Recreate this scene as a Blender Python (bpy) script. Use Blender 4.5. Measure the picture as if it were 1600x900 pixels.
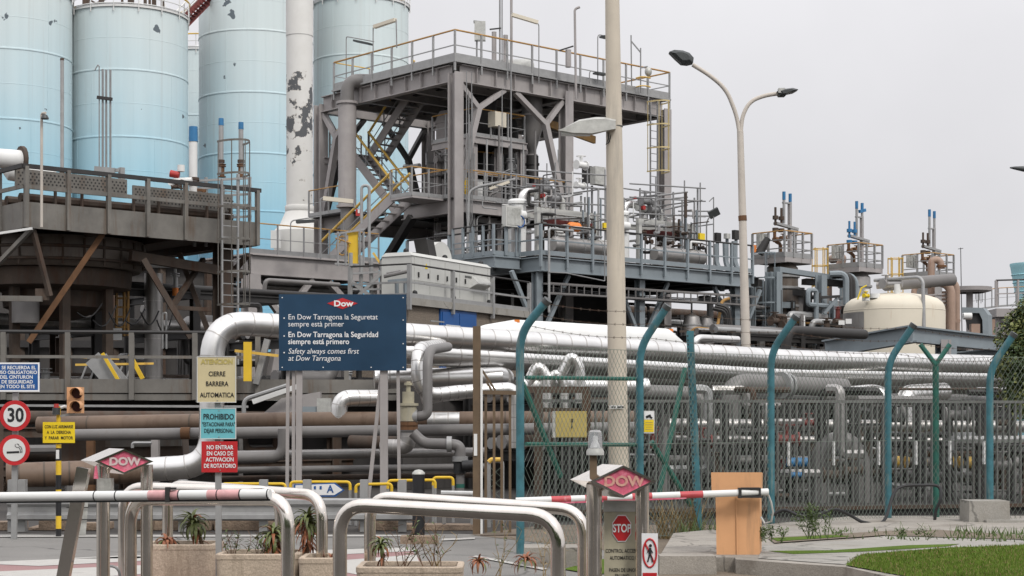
import bpy, math, random
from mathutils import Vector, Matrix
R = math.radians
rnd = random.Random(7)
SC = bpy.context.scene
COL = SC.collection
for o in list(bpy.data.objects): bpy.data.objects.remove(o, do_unlink=True)

# ------------------------------------------------------------------ camera, sky, sun, exposure
FPX, HZ, EYE = 2600.0, 650.0, 1.6
cam_d = bpy.data.cameras.new('camera'); cam = bpy.data.objects.new('camera', cam_d); COL.objects.link(cam)
cam.location = (0, 0, EYE); cam.rotation_euler = (R(90), 0, 0)
cam_d.sensor_width = 36; cam_d.lens = FPX / 1600 * 36
cam_d.shift_y = (HZ - 450) / 1600
cam_d.clip_start = 0.1; cam_d.clip_end = 3000
SC.camera = cam
SUN_EL, SUN_AZ = R(46), R(150)           # azimuth measured clockwise from +Y (sun is behind the viewer, to the right)
W = bpy.data.worlds.new('World'); SC.world = W; W.use_nodes = True
nt = W.node_tree; nt.nodes.clear()
sky = nt.nodes.new('ShaderNodeTexSky'); sky.sky_type = 'NISHITA'; sky.sun_disc = False
sky.sun_elevation = SUN_EL; sky.sun_rotation = SUN_AZ
hs = nt.nodes.new('ShaderNodeHueSaturation'); hs.inputs['Saturation'].default_value = 0.03; hs.inputs['Value'].default_value = 0.35
cloud = nt.nodes.new('ShaderNodeTexNoise'); cloud.inputs['Scale'].default_value = 3.2; cloud.inputs['Detail'].default_value = 5
cr = nt.nodes.new('ShaderNodeValToRGB')
cr.color_ramp.elements[0].position = .3; cr.color_ramp.elements[0].color = (5.9, 5.86, 6.1, 1)
cr.color_ramp.elements[1].position = .75; cr.color_ramp.elements[1].color = (7.5, 7.45, 7.7, 1)
mx = nt.nodes.new('ShaderNodeMixRGB'); mx.inputs[0].default_value = 0.78
tco = nt.nodes.new('ShaderNodeTexCoord'); sxyz = nt.nodes.new('ShaderNodeSeparateXYZ'); cie = nt.nodes.new('ShaderNodeMapRange')   # overcast sky: zenith brighter than horizon
cie.inputs['From Min'].default_value = .12; cie.inputs['From Max'].default_value = .95; cie.inputs['To Min'].default_value = 1.0; cie.inputs['To Max'].default_value = 2.2
mul = nt.nodes.new('ShaderNodeMixRGB'); mul.blend_type = 'MULTIPLY'; mul.inputs[0].default_value = 1
bg = nt.nodes.new('ShaderNodeBackground'); bg.inputs['Strength'].default_value = 0.128
wo = nt.nodes.new('ShaderNodeOutputWorld')
L = nt.links.new
L(sky.outputs[0], hs.inputs['Color']); L(hs.outputs[0], mx.inputs[1]); L(cloud.outputs[0], cr.inputs[0]); L(cr.outputs[0], mx.inputs[2])
L(tco.outputs['Generated'], sxyz.inputs[0]); L(sxyz.outputs[2], cie.inputs[0]); L(mx.outputs[0], mul.inputs[1]); L(cie.outputs[0], mul.inputs[2]); L(mul.outputs[0], bg.inputs['Color']); L(bg.outputs[0], wo.inputs['Surface'])
sd = bpy.data.lights.new('sun', 'SUN'); sd.energy = 1.5; sd.angle = R(13); sd.color = (1, .965, .91)
sun = bpy.data.objects.new('sun', sd); COL.objects.link(sun)
sun.rotation_euler = (R(90) - SUN_EL, 0, R(180) - SUN_AZ)
SC.view_settings.view_transform = 'Standard'; SC.view_settings.look = 'None'
SC.view_settings.gamma = 1; SC.view_settings.use_curve_mapping = False
SC.view_settings.exposure = 0.0
SC.cycles.max_bounces = 5; SC.cycles.diffuse_bounces = 1; SC.cycles.glossy_bounces = 3
SC.cycles.use_denoising = True

# ------------------------------------------------------------------ geometry helpers
def at(px, py, Y): return Vector(((px - 800) * Y / FPX, Y, EYE + (HZ - py) * Y / FPX))
def G(px, py, z=0.0):
    Y = (EYE - z) * FPX / (py - HZ); return Vector(((px - 800) * Y / FPX, Y, z))
U = Vector((.749, .663, 0)); V = Vector((-.663, .749, 0)); ZZ = Vector((0, 0, 1))
class Frame:
    def __init__(s, x, y, z=0, u=U): s.o = Vector((x, y, z)); s.u = u.normalized(); s.v = Vector((-s.u.y, s.u.x, 0))
    def __call__(s, a, b, z): return s.o + s.u * a + s.v * b + Vector((0, 0, z))

def rounded(pts, r=.3, n=5):
    """polyline with its corners rounded"""
    pts = [Vector(p) for p in pts]
    if len(pts) < 3: return pts
    out = [pts[0]]
    for i in range(1, len(pts) - 1):
        a, b, c = pts[i - 1], pts[i], pts[i + 1]
        d0, d1 = (a - b), (c - b)
        rr = min(r, d0.length * .49, d1.length * .49)
        p0, p1 = b + d0.normalized() * rr, b + d1.normalized() * rr
        for k in range(n + 1):
            t = k / n; out.append(p0 * (1 - t) ** 2 + b * 2 * t * (1 - t) + p1 * t * t)
    out.append(pts[-1]); return out

class MB:
    def __init__(s): s.v = []; s.f = []; s.sm = []; s.mi = []; s.cur = 0
    def add(s, vs, fs, smooth=False):
        k = len(s.v); s.v.extend(Vector(p) for p in vs)
        for f in fs: s.f.append([i + k for i in f]); s.sm.append(smooth); s.mi.append(s.cur)
        return s
    def m(s, i): s.cur = i; return s
    def hexa(s, q):   # 8 points: bottom 4, top 4
        return s.add(q, [(3, 2, 1, 0), (4, 5, 6, 7), (0, 1, 5, 4), (1, 2, 6, 5), (2, 3, 7, 6), (3, 0, 4, 7)])
    def box(s, c, d, rz=0, ux=None):
        c = Vector(c); e = .0015
        dx, dy, dz = [k / 2 + rnd.uniform(-e, e) * .5 if k > .02 else k / 2 for k in d]
        ax = Vector((math.cos(rz), math.sin(rz), 0)) if ux is None else Vector(ux).normalized()
        ay = Vector((-ax.y, ax.x, 0))
        q = [c + ax * (sx * dx) + ay * (sy * dy) + ZZ * (sz * dz) for sz in (-1, 1) for sx, sy in ((-1, -1), (1, -1), (1, 1), (-1, 1))]
        return s.hexa(q)
    def bar(s, p0, p1, w, h, up=ZZ):
        p0, p1 = Vector(p0), Vector(p1); d = (p1 - p0)
        if d.length < 1e-6: return s
        d.normalize(); up = Vector(up)
        if abs(d.dot(up)) > .97: up = U if abs(d.dot(U)) < .9 else ZZ
        sd_ = d.cross(up).normalized(); uu = sd_.cross(d)
        w = (w + rnd.uniform(-.0012, .0012)) / 2; h = (h + rnd.uniform(-.0012, .0012)) / 2
        q = [p + sd_ * (a * w) + uu * (b * h) for p in (p0, p1) for a, b in ((-1, -1), (1, -1), (1, 1), (-1, 1))]
        return s.hexa(q)
    def ibeam(s, p0, p1, h, w, t=.02, up=ZZ):
        p0, p1 = Vector(p0), Vector(p1); d = (p1 - p0).normalized(); up = Vector(up)
        if abs(d.dot(up)) > .97: up = U
        sd_ = d.cross(up).normalized(); uu = sd_.cross(d)
        a = h / 2; b = w / 2; c = t / 2; e = a - t
        pr = [(-b, -a), (b, -a), (b, -e), (c, -e), (c, e), (b, e), (b, a), (-b, a), (-b, e), (-c, e), (-c, -e), (-b, -e)]
        k = 1 + rnd.uniform(-.004, .004)
        vs = [p + sd_ * (x * k) + uu * (y * k) for p in (p0, p1) for x, y in pr]
        fs = [(i, (i + 1) % 12, 12 + (i + 1) % 12, 12 + i) for i in range(12)]
        caps = [(0, 1, 2, 3, 10, 11), (3, 4, 9, 10), (4, 5, 6, 7, 8, 9)]
        fs += [tuple(reversed(c_)) for c_ in caps] + [tuple(i + 12 for i in c_) for c_ in caps]
        return s.add(vs, fs)
    def tube(s, pts, r, n=8, caps=True, rads=None):
        pts = [Vector(p) for p in pts]; m = len(pts)
        if m < 2: return s
        tang = []
        for i in range(m):
            a = pts[min(i + 1, m - 1)] - pts[max(i - 1, 0)]
            tang.append(a.normalized() if a.length > 1e-9 else ZZ)
        ref = ZZ if abs(tang[0].z) < .9 else Vector((1, 0, 0))
        nn = (ref - tang[0] * ref.dot(tang[0])).normalized(); vs = []
        for i in range(m):
            nn = (nn - tang[i] * nn.dot(tang[i])).normalized(); bb = tang[i].cross(nn)
            rr = rads[i] if rads else r
            for k in range(n):
                a = 2 * math.pi * (k + .5) / n; vs.append(pts[i] + nn * (math.cos(a) * rr) + bb * (math.sin(a) * rr))
        fs = [(i * n + k, i * n + (k + 1) % n, (i + 1) * n + (k + 1) % n, (i + 1) * n + k) for i in range(m - 1) for k in range(n)]
        s.add(vs, fs, True)
        if caps: s.add(vs[:n], [tuple(reversed(range(n)))]); s.add(vs[-n:], [tuple(range(n))])
        return s
    def cyl(s, p0, p1, r, r1=None, n=12, caps=True): return s.tube([p0, p1], r, n, caps, [r, r if r1 is None else r1])
    def clad(s, pts, r, step=.9, n=16, bw=.03, lift=1.015):
        """insulated pipe: a smooth tube with raised cladding laps"""
        s.tube(pts, r, n); pts = [Vector(p) for p in pts]
        acc = step * .5; s.cur = 1
        for a, b in zip(pts, pts[1:]):
            d = b - a; ln = d.length
            if ln < 1e-6: continue
            while acc < ln:
                c = a + d * (acc / ln); s.tube([c - d / ln * bw / 2, c + d / ln * bw / 2], r * lift, n); acc += step
            acc -= ln
        s.cur = 0
        return s
    def lathe(s, c, prof, n=32, a0=0, a1=2 * math.pi):
        c = Vector(c); m = len(prof); full = abs(a1 - a0 - 2 * math.pi) < 1e-6; k = n if full else n + 1
        vs = [c + Vector((math.cos(a0 + (a1 - a0) * j / n) * r, math.sin(a0 + (a1 - a0) * j / n) * r, z)) for r, z in prof for j in range(k)]
        fs = [(i * k + j, i * k + (j + 1) % k, (i + 1) * k + (j + 1) % k, (i + 1) * k + j) for i in range(m - 1) for j in range(n)]
        return s.add(vs, fs, True)
    def ball(s, c, r, n=10, sz=1):
        prof = [(max(.0005, r * math.sin(math.pi * i / n)), -r * sz * math.cos(math.pi * i / n)) for i in range(n + 1)]
        return s.lathe(c, prof, n * 2)
    def prism(s, poly, off):
        """polygon (3D points, counter-clockwise seen from its front) with depth vector off going away from the front"""
        n = len(poly); a = [Vector(p) for p in poly]; b = [p + Vector(off) for p in a]
        return s.add(a + b, [tuple(range(n)), tuple(reversed(range(n, 2 * n)))] + [(i, i + n, (i + 1) % n + n, (i + 1) % n) for i in range(n)])
    def poly(s, pts): return s.add(pts, [tuple(range(len(pts)))])
    def wheel(s, c, r, axis, t=.02):
        axis = Vector(axis).normalized(); ref = ZZ if abs(axis.z) < .9 else Vector((1, 0, 0))
        a = axis.cross(ref).normalized(); b = axis.cross(a); c = Vector(c)
        s.tube([c + a * math.cos(2 * math.pi * i / 12) * r + b * math.sin(2 * math.pi * i / 12) * r for i in range(13)], t, 5, False)
        s.bar(c - a * r, c + a * r, t, t); s.bar(c - b * r, c + b * r, t, t); return s
    def build(s, name, mat, parent=None, local=False, ang=38, **props):
        off = Vector((0, 0, 0))
        if not local:
            p = parent
            while p is not None and p.parent is not None: p = p.parent
            if p is not None: off = Vector(p.location)
            elif s.v:
                xs = [q.x for q in s.v]; ys = [q.y for q in s.v]
                off = Vector(((min(xs) + max(xs)) / 2, (min(ys) + max(ys)) / 2, min(q.z for q in s.v)))
        me = bpy.data.meshes.new(name)
        me.from_pydata([q - off for q in s.v], [], s.f)
        mats = mat if isinstance(mat, (list, tuple)) else ([mat, seamm if mat in (alu, alud) else seamd] if 1 in s.mi else [mat])
        for q in mats: me.materials.append(q)
        me.polygons.foreach_set('use_smooth', s.sm)
        if len(mats) > 1: me.polygons.foreach_set('material_index', s.mi)
        if any(s.sm): me.set_sharp_from_angle(angle=R(ang))
        me.update()
        o = bpy.data.objects.new(name, me); COL.objects.link(o)
        if parent is not None: o.parent = parent
        elif not local: o.location = off
        for k, q in props.items(): o[k] = q
        return o

def thing(name, label, cat, loc=(0, 0, 0), group=None):
    o = bpy.data.objects.new(name, None); o.empty_display_size = .2; COL.objects.link(o)
    o.location = loc; o['label'] = label; o['category'] = cat
    if group: o['group'] = group
    return o
def tag(o, label, cat, group=None):
    o['label'] = label; o['category'] = cat
    if group: o['group'] = group
    return o
def struct(o): o['kind'] = 'structure'; return o
KIDS = {}
def dup(root, loc, rz=0, label=None):
    def cp(o, par):
        c = o.copy(); COL.objects.link(c)
        if par is not None: c.parent = par
        for ch in [q for q in bpy.data.objects if q.parent == o]: cp(ch, c)
        return c
    r = cp(root, None); r.location = loc; r.rotation_euler = (0, 0, rz)
    if label: r['label'] = label
    return r

# ------------------------------------------------------------------ materials
MATS = {}
def mat(name, c, rough=.6, metal=0., var=.18, scale=2.5, dirt=None, dirt_amt=.45, streak=True, bump=0., spec=.5, fine=0., dscale=1.2, crack=0.):
    if name in MATS: return MATS[name]
    m = bpy.data.materials.new(name); m.use_nodes = True; t = m.node_tree; N = t.nodes; N.clear(); K = t.links.new
    out = N.new('ShaderNodeOutputMaterial'); b = N.new('ShaderNodeBsdfPrincipled'); K(b.outputs[0], out.inputs[0])
    b.inputs['Roughness'].default_value = rough; b.inputs['Metallic'].default_value = metal
    b.inputs['Specular IOR Level'].default_value = spec
    geo = N.new('ShaderNodeNewGeometry')
    n1 = N.new('ShaderNodeTexNoise'); n1.inputs['Scale'].default_value = scale; n1.inputs['Detail'].default_value = 7; n1.inputs['Roughness'].default_value = .65
    K(geo.outputs['Position'], n1.inputs['Vector'])
    r1 = N.new('ShaderNodeValToRGB'); r1.color_ramp.elements[0].position = .28; r1.color_ramp.elements[1].position = .72
    lo = [min(1, k * (1 - var)) for k in c] + [1]; hi = [min(1, k * (1 + var)) for k in c] + [1]
    r1.color_ramp.elements[0].color = lo; r1.color_ramp.elements[1].color = hi
    K(n1.outputs[0], r1.inputs[0]); col = r1.outputs[0]
    if fine:
        n3 = N.new('ShaderNodeTexNoise'); n3.inputs['Scale'].default_value = 90; n3.inputs['Detail'].default_value = 3
        K(geo.outputs['Position'], n3.inputs['Vector'])
        r3 = N.new('ShaderNodeMapRange'); r3.inputs['From Min'].default_value = .3; r3.inputs['From Max'].default_value = .7
        r3.inputs['To Min'].default_value = 1 - fine; r3.inputs['To Max'].default_value = 1 + fine
        K(n3.outputs[0], r3.inputs[0])
        mm = N.new('ShaderNodeMixRGB'); mm.blend_type = 'MULTIPLY'; mm.inputs[0].default_value = 1
        K(col, mm.inputs[1]); K(r3.outputs[0], mm.inputs[2]); col = mm.outputs[0]
    if dirt:
        mp = N.new('ShaderNodeMapping'); mp.inputs['Scale'].default_value = (3, 3, .35) if streak else (1, 1, 1)
        n2 = N.new('ShaderNodeTexNoise'); n2.inputs['Scale'].default_value = dscale; n2.inputs['Detail'].default_value = 8; n2.inputs['Roughness'].default_value = .7
        K(geo.outputs['Position'], mp.inputs[0]); K(mp.outputs[0], n2.inputs['Vector'])
        r2 = N.new('ShaderNodeMapRange'); r2.inputs['From Min'].default_value = .72 - .4 * dirt_amt; r2.inputs['From Max'].default_value = .95 - .4 * dirt_amt
        K(n2.outputs[0], r2.inputs[0])
        mx_ = N.new('ShaderNodeMixRGB'); K(r2.outputs[0], mx_.inputs[0]); K(col, mx_.inputs[1]); mx_.inputs[2].default_value = list(dirt) + [1]; col = mx_.outputs[0]
        if metal > .3:
            inv = N.new('ShaderNodeMapRange'); inv.inputs['To Min'].default_value = metal; inv.inputs['To Max'].default_value = metal * .3
            K(r2.outputs[0], inv.inputs[0]); K(inv.outputs[0], b.inputs['Metallic'])
    if crack:      # fine branching cracks and filled joints
        nd = N.new('ShaderNodeTexNoise'); nd.inputs['Scale'].default_value = 1.5; nd.inputs['Detail'].default_value = 5; K(geo.outputs['Position'], nd.inputs['Vector'])
        va = N.new('ShaderNodeVectorMath'); va.operation = 'MULTIPLY_ADD'; va.inputs[1].default_value = (.9, .9, .9); K(nd.outputs[1], va.inputs[0]); K(geo.outputs['Position'], va.inputs[2])
        vo = N.new('ShaderNodeTexVoronoi'); vo.feature = 'DISTANCE_TO_EDGE'; vo.inputs['Scale'].default_value = crack; K(va.outputs[0], vo.inputs['Vector'])
        rc = N.new('ShaderNodeMapRange'); rc.inputs['From Min'].default_value = .004; rc.inputs['From Max'].default_value = .012; rc.inputs['To Min'].default_value = .55; K(vo.outputs[0], rc.inputs[0])
        mc = N.new('ShaderNodeMixRGB'); mc.blend_type = 'MULTIPLY'; mc.inputs[0].default_value = 1; K(col, mc.inputs[1]); K(rc.outputs[0], mc.inputs[2]); col = mc.outputs[0]
    K(col, b.inputs['Base Color'])
    rr = N.new('ShaderNodeMapRange'); rr.inputs['To Min'].default_value = max(.05, rough - .12); rr.inputs['To Max'].default_value = min(1, rough + .15)
    K(n1.outputs[0], rr.inputs[0]); K(rr.outputs[0], b.inputs['Roughness'])
    if bump:
        bp = N.new('ShaderNodeBump'); bp.inputs['Strength'].default_value = bump; bp.inputs['Distance'].default_value = .02
        nb = N.new('ShaderNodeTexNoise'); nb.inputs['Scale'].default_value = 30; nb.inputs['Detail'].default_value = 4
        K(geo.outputs['Position'], nb.inputs['Vector']); K(nb.outputs[0], bp.inputs['Height']); K(bp.outputs[0], b.inputs['Normal'])
    MATS[name] = m; return m

steel = mat('weathered grey painted steel', (.36, .335, .325), .55, 0, .14, 1.3, (.13, .10, .085), .3)
steelb = mat('blue grey painted steel', (.23, .265, .285), .5, 0, .14, 1.3, (.12, .11, .10), .28)
galv = mat('galvanised steel', (.34, .34, .335), .45, .3, .14, 4, (.2, .18, .16), .3)
gtube = mat('dull galvanised tube', (.26, .26, .26), .5, .2, .15, 4)
dsteel = mat('dark steel', (.03, .028, .027), .6, 0, .3, 2)  # near-black; also puts shade into the colour of undersides and recessed steel
black = mat('black rubber', (.015, .015, .016), .55, 0, .2, 4)
rusty = mat('rust stained steel', (.075, .055, .042), .8, 0, .4, 1.6, (.07, .03, .014), .6)
rust_o = mat('orange rust steel', (.15, .075, .035), .85, 0, .35, 2.5, (.07, .035, .02), .5)
dirtyg = mat('grimy galvanised panel', (.165, .155, .138), .6, .05, .28, 1.4, (.11, .065, .035), .5)
vesselr = mat('stained vessel cladding', (.15, .125, .105), .5, .2, .3, 1.2, (.08, .04, .02), .5)
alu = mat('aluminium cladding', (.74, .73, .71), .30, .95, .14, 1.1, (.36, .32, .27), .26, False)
seamd = mat('dull lap seam', (.10, .075, .055), .6, .1, .2, 6)
seamm = mat('cladding lap seam', (.50, .48, .46), .45, .8, .2, 6)
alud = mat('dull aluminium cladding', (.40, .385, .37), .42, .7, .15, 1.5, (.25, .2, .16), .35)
inox = mat('stainless tube', (.80, .745, .68), .10, 1., .10, 5)  # warm tint stands in for brownish ground reflections
pgrey = mat('grey painted pipe', (.175, .166, .16), .45, 0, .12, 2, (.15, .12, .1), .3)
pbrown = mat('brown stained pipe', (.165, .112, .078), .6, 0, .25, 1.2, (.09, .05, .03), .5)
ptan = mat('tan primer pipe', (.36, .25, .19), .6, 0, .15, 2, (.3, .12, .06), .35)
yel = mat('yellow rail paint', (.70, .45, .09), .5, 0, .15, 3, (.25, .12, .05), .35)
ocre = mat('ochre rail paint', (.42, .235, .07), .6, 0, .2, 3, (.22, .12, .06), .45)
picketm = mat('weathered picket steel', (.135, .137, .13), .6, .1, .35, 2.5, (.09, .065, .045), .3)
tapem = mat('faded pink tape', (.66, .36, .36), .55, 0, .2, 12, (.70, .62, .60), .42, False, dscale=10)
redlens = mat('dark red lens', (.045, .008, .008), .2, 0, .1, 5)
pyel = mat('pale yellow cage paint', (.62, .50, .25), .5, 0, .1, 3)
byel = mat('bright yellow paint', (.74, .48, .03), .45, 0, .1, 3)
redp = mat('red paint', (.42, .035, .03), .5, 0, .2, 4)
redo = mat('red oxide steel', (.17, .035, .03), .6, 0, .25, 3)
orange = mat('orange plastic', (.75, .22, .03), .45, 0, .1, 4)
bluecap = mat('blue cap', (.03, .17, .36), .45, 0, .15, 4)
white = mat('white paint', (.74, .74, .72), .5, 0, .06, 2, (.5, .46, .4), .25)
whitec = mat('off white cabinet paint', (.55, .55, .52), .5, 0, .06, 1.5, (.36, .33, .28), .3)
cream = mat('cream tank paint', (.70, .64, .52), .55, 0, .06, .8, (.5, .33, .2), .3)
conc = mat('weathered concrete', (.30, .275, .24), .85, 0, .2, 2.2, (.15, .125, .095), .5, False, fine=.18, bump=.3, crack=.55)
concl = mat('pale concrete paving', (.31, .295, .265), .85, 0, .14, 1.6, (.19, .165, .13), .45, False, fine=.14, bump=.2, crack=.4)
pebble = mat('exposed pebble render', (.20, .165, .13), .9, 0, .35, 45, bump=1., fine=.4)
planterm = mat('beige planter concrete', (.48, .39, .30), .85, 0, .15, 3, (.19, .145, .10), .45, fine=.2, bump=.4)
teal = mat('chipped teal paint', (.04, .145, .175), .5, 0, .35, 6, (.30, .29, .22), .42, True, dscale=2.4)
green = mat('dark green paint', (.02, .12, .09), .5, 0, .25, 5)
wire = mat('galvanised wire', (.19, .225, .19), .5, .3, .15, 3)
brownp = mat('brown gate paint', (.14, .095, .055), .6, 0, .25, 3, (.09, .05, .03), .35)
ochbox = mat('faded yellow box', (.46, .36, .11), .6, 0, .12, 4)
orangec = mat('faded orange cabinet', (.68, .36, .175), .55, 0, .09, 2, (.42, .24, .13), .42)
polem = mat('warm grey lamp pole', (.56, .50, .41), .6, 0, .10, 1.5, (.33, .30, .26), .4)
polew = mat('pale lamp pole', (.54, .49, .43), .6, 0, .12, 1.5, (.30, .15, .09), .28)
lampd = mat('dark lamp housing', (.05, .055, .055), .4, 0, .2, 5)
lampl = mat('aged lamp housing', (.48, .48, .45), .45, .2, .2, 8, (.16, .16, .13), .4, False)
glassd = mat('lamp lens', (.35, .36, .33), .15, 0, .1, 5)
doorb = mat('blue door paint', (.012, .085, .28), .4, 0, .1, 2)
signb = mat('navy banner', (.006, .040, .088), .42, 0, .16, 1.6)
blk = mat('black lettering', (.012, .012, .014), .5, 0, .05, 3)
wht = mat('white lettering', (.80, .80, .80), .5, 0, .03, 3)
sred = mat('sign red', (.50, .018, .022), .42, 0, .1, 3, (.30, .05, .05), .2)
striper = mat('faded stripe red', (.50, .07, .08), .5, 0, .2, 10, (.6, .4, .4), .3, False, dscale=8)
sblue = mat('sign blue', (.012, .09, .30), .42, 0, .06, 3)
syel = mat('sign yellow', (.82, .60, .015), .45, 0, .08, 3, (.55, .42, .08), .2)
scream = mat('faded cream sign', (.62, .53, .31), .5, 0, .05, 6, (.5, .4, .22), .25)
scyan = mat('cyan sign', (.16, .50, .55), .45, 0, .1, 4, (.28, .42, .42), .28)
sfade = mat('faded yellow lettering', (.50, .41, .13), .5, 0, .05, 4)
swhite = mat('sign white', (.66, .66, .64), .45, 0, .05, 4, (.5, .48, .44), .2)
pink = mat('faded pink panel', (.62, .12, .19), .6, 0, .4, 22, (.72, .38, .43), .42, False, dscale=14)
palew = mat('peeling pale lettering', (.66, .52, .50), .6, 0, .15, 25, (.6, .22, .25), .25, False, dscale=20)
peach = mat('peeling peach lettering', (.66, .36, .28), .6, 0, .2, 25, (.58, .12, .16), .5, False, dscale=22)
plate = mat('weathered notice plate', (.42, .385, .28), .6, 0, .15, 6, (.32, .31, .28), .5, True)
soil = mat('dry soil', (.09, .065, .045), .95, 0, .3, 20, bump=1)
asphalt = mat('worn asphalt', (.195, .187, .174), .85, 0, .14, .7, (.135, .128, .118), .4, False, fine=.3, bump=.35, dscale=.6, crack=.35)
wline = mat('worn white road paint', (.45, .435, .405), .75, 0, .1, 3, (.26, .24, .22), .42, False, fine=.15, dscale=3)
pinkroad = mat('faded red road paint', (.29, .165, .16), .8, 0, .12, 2, (.25, .18, .165), .42, False, fine=.18, dscale=2)
bladem = mat('turf blade', (.12, .18, .03), .9, 0, .25, 3, spec=.1)
turf = mat('artificial turf', (.085, .135, .02), .95, 0, .2, .9, (.12, .14, .045), .35, False, fine=.45, bump=.8, spec=.1)
dirtm = mat('dry dusty ground', (.17, .135, .10), .95, 0, .22, 2, (.14, .12, .09), .4, False, fine=.3, bump=.5)
plantg = mat('plant yard ground', (.045, .04, .036), .95, 0, .25, .6, fine=.2)
leafg = mat('aloe green', (.13, .155, .05), .5, 0, .3, 14, (.24, .10, .05), .3, False, dscale=9)
leafr = mat('dry red aloe leaf', (.28, .10, .045), .6, 0, .35, 14, (.14, .12, .04), .4, False, dscale=8)
stemm = mat('dry plant stem', (.15, .09, .055), .9, 0, .35, 30)
weedm = mat('weed leaf', (.085, .13, .035), .7, 0, .3, 15)
strawm = mat('dry straw', (.28, .20, .09), .8, 0, .3, 15)
ivyd = mat('dark leaf', (.045, .075, .02), .55, 0, .35, 9)
ivyl = mat('light leaf', (.20, .22, .06), .55, 0, .3, 9)
bark = mat('bark', (.09, .065, .045), .9, 0, .3, 12, bump=.6)
stone = mat('rough stone block', (.27, .20, .145), .9, 0, .3, 5, (.12, .09, .07), .42, False, bump=.8, fine=.25)
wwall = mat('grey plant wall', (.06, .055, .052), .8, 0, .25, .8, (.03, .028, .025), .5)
cyanfar = mat('pale cyan tank', (.38, .66, .72), .6, 0, .06, .5)

def paint_silo():
    m = bpy.data.materials.new('sun bleached light blue silo paint'); m.use_nodes = True; t = m.node_tree; N = t.nodes; K = t.links.new
    b = N['Principled BSDF']; b.inputs['Roughness'].default_value = .6
    geo = N.new('ShaderNodeNewGeometry'); sp = N.new('ShaderNodeSeparateXYZ'); K(geo.outputs['Position'], sp.inputs[0])
    nz = N.new('ShaderNodeTexNoise'); nz.inputs['Scale'].default_value = .22; nz.inputs['Detail'].default_value = 5
    mp = N.new('ShaderNodeMapping'); mp.inputs['Scale'].default_value = (1.5, 1.5, .7); K(geo.outputs['Position'], mp.inputs[0]); K(mp.outputs[0], nz.inputs['Vector'])
    ma = N.new('ShaderNodeMath'); ma.operation = 'MULTIPLY_ADD'; ma.inputs[1].default_value = 6.; K(nz.outputs[0], ma.inputs[0]); K(sp.outputs[2], ma.inputs[2])
    mr = N.new('ShaderNodeMapRange'); mr.inputs['From Min'].default_value = 14; mr.inputs['From Max'].default_value = 31; K(ma.outputs[0], mr.inputs[0])
    cr = N.new('ShaderNodeValToRGB'); e = cr.color_ramp.elements
    e[0].color = (.23, .52, .70, 1); e[1].color = (.66, .745, .745, 1)
    x = e.new(.35); x.color = (.38, .63, .74, 1); x = e.new(.7); x.color = (.57, .715, .755, 1)
    K(mr.outputs[0], cr.inputs[0])
    st = N.new('ShaderNodeTexNoise'); st.inputs['Scale'].default_value = 1.3; st.inputs['Detail'].default_value = 6
    mp2 = N.new('ShaderNodeMapping'); mp2.inputs['Scale'].default_value = (2.2, 2.2, .06); K(geo.outputs['Position'], mp2.inputs[0]); K(mp2.outputs[0], st.inputs['Vector'])
    r2 = N.new('ShaderNodeMapRange'); r2.inputs['From Min'].default_value = .35; r2.inputs['From Max'].default_value = .75; r2.inputs['To Min'].default_value = .97; r2.inputs['To Max'].default_value = 1.025; K(st.outputs[0], r2.inputs[0])
    mm = N.new('ShaderNodeMixRGB'); mm.blend_type = 'MULTIPLY'; mm.inputs[0].default_value = 1; K(cr.outputs[0], mm.inputs[1]); K(r2.outputs[0], mm.inputs[2])
    ch = N.new('ShaderNodeTexNoise'); ch.inputs['Scale'].default_value = .8; ch.inputs['Detail'].default_value = 8; K(geo.outputs['Position'], ch.inputs['Vector'])
    r3 = N.new('ShaderNodeMapRange'); r3.inputs['From Min'].default_value = .70; r3.inputs['From Max'].default_value = .71; K(ch.outputs[0], r3.inputs[0])
    m3 = N.new('ShaderNodeMixRGB'); K(r3.outputs[0], m3.inputs[0]); K(mm.outputs[0], m3.inputs[1]); m3.inputs[2].default_value = (.12, .15, .17, 1)
    ru = N.new('ShaderNodeTexNoise'); ru.inputs['Scale'].default_value = 1.1; ru.inputs['Detail'].default_value = 7
    mp3 = N.new('ShaderNodeMapping'); mp3.inputs['Scale'].default_value = (2.4, 2.4, .05); mp3.inputs['Location'].default_value = (5, 3, 0); K(geo.outputs['Position'], mp3.inputs[0]); K(mp3.outputs[0], ru.inputs['Vector'])
    r4 = N.new('ShaderNodeMapRange'); r4.inputs['From Min'].default_value = .6; r4.inputs['From Max'].default_value = .8; r4.inputs['To Max'].default_value = .3; K(ru.outputs[0], r4.inputs[0])
    m4 = N.new('ShaderNodeMixRGB'); K(r4.outputs[0], m4.inputs[0]); K(m3.outputs[0], m4.inputs[1]); m4.inputs[2].default_value = (.40, .37, .33, 1)
    K(m4.outputs[0], b.inputs['Base Color']); return m
silop = paint_silo()
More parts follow.
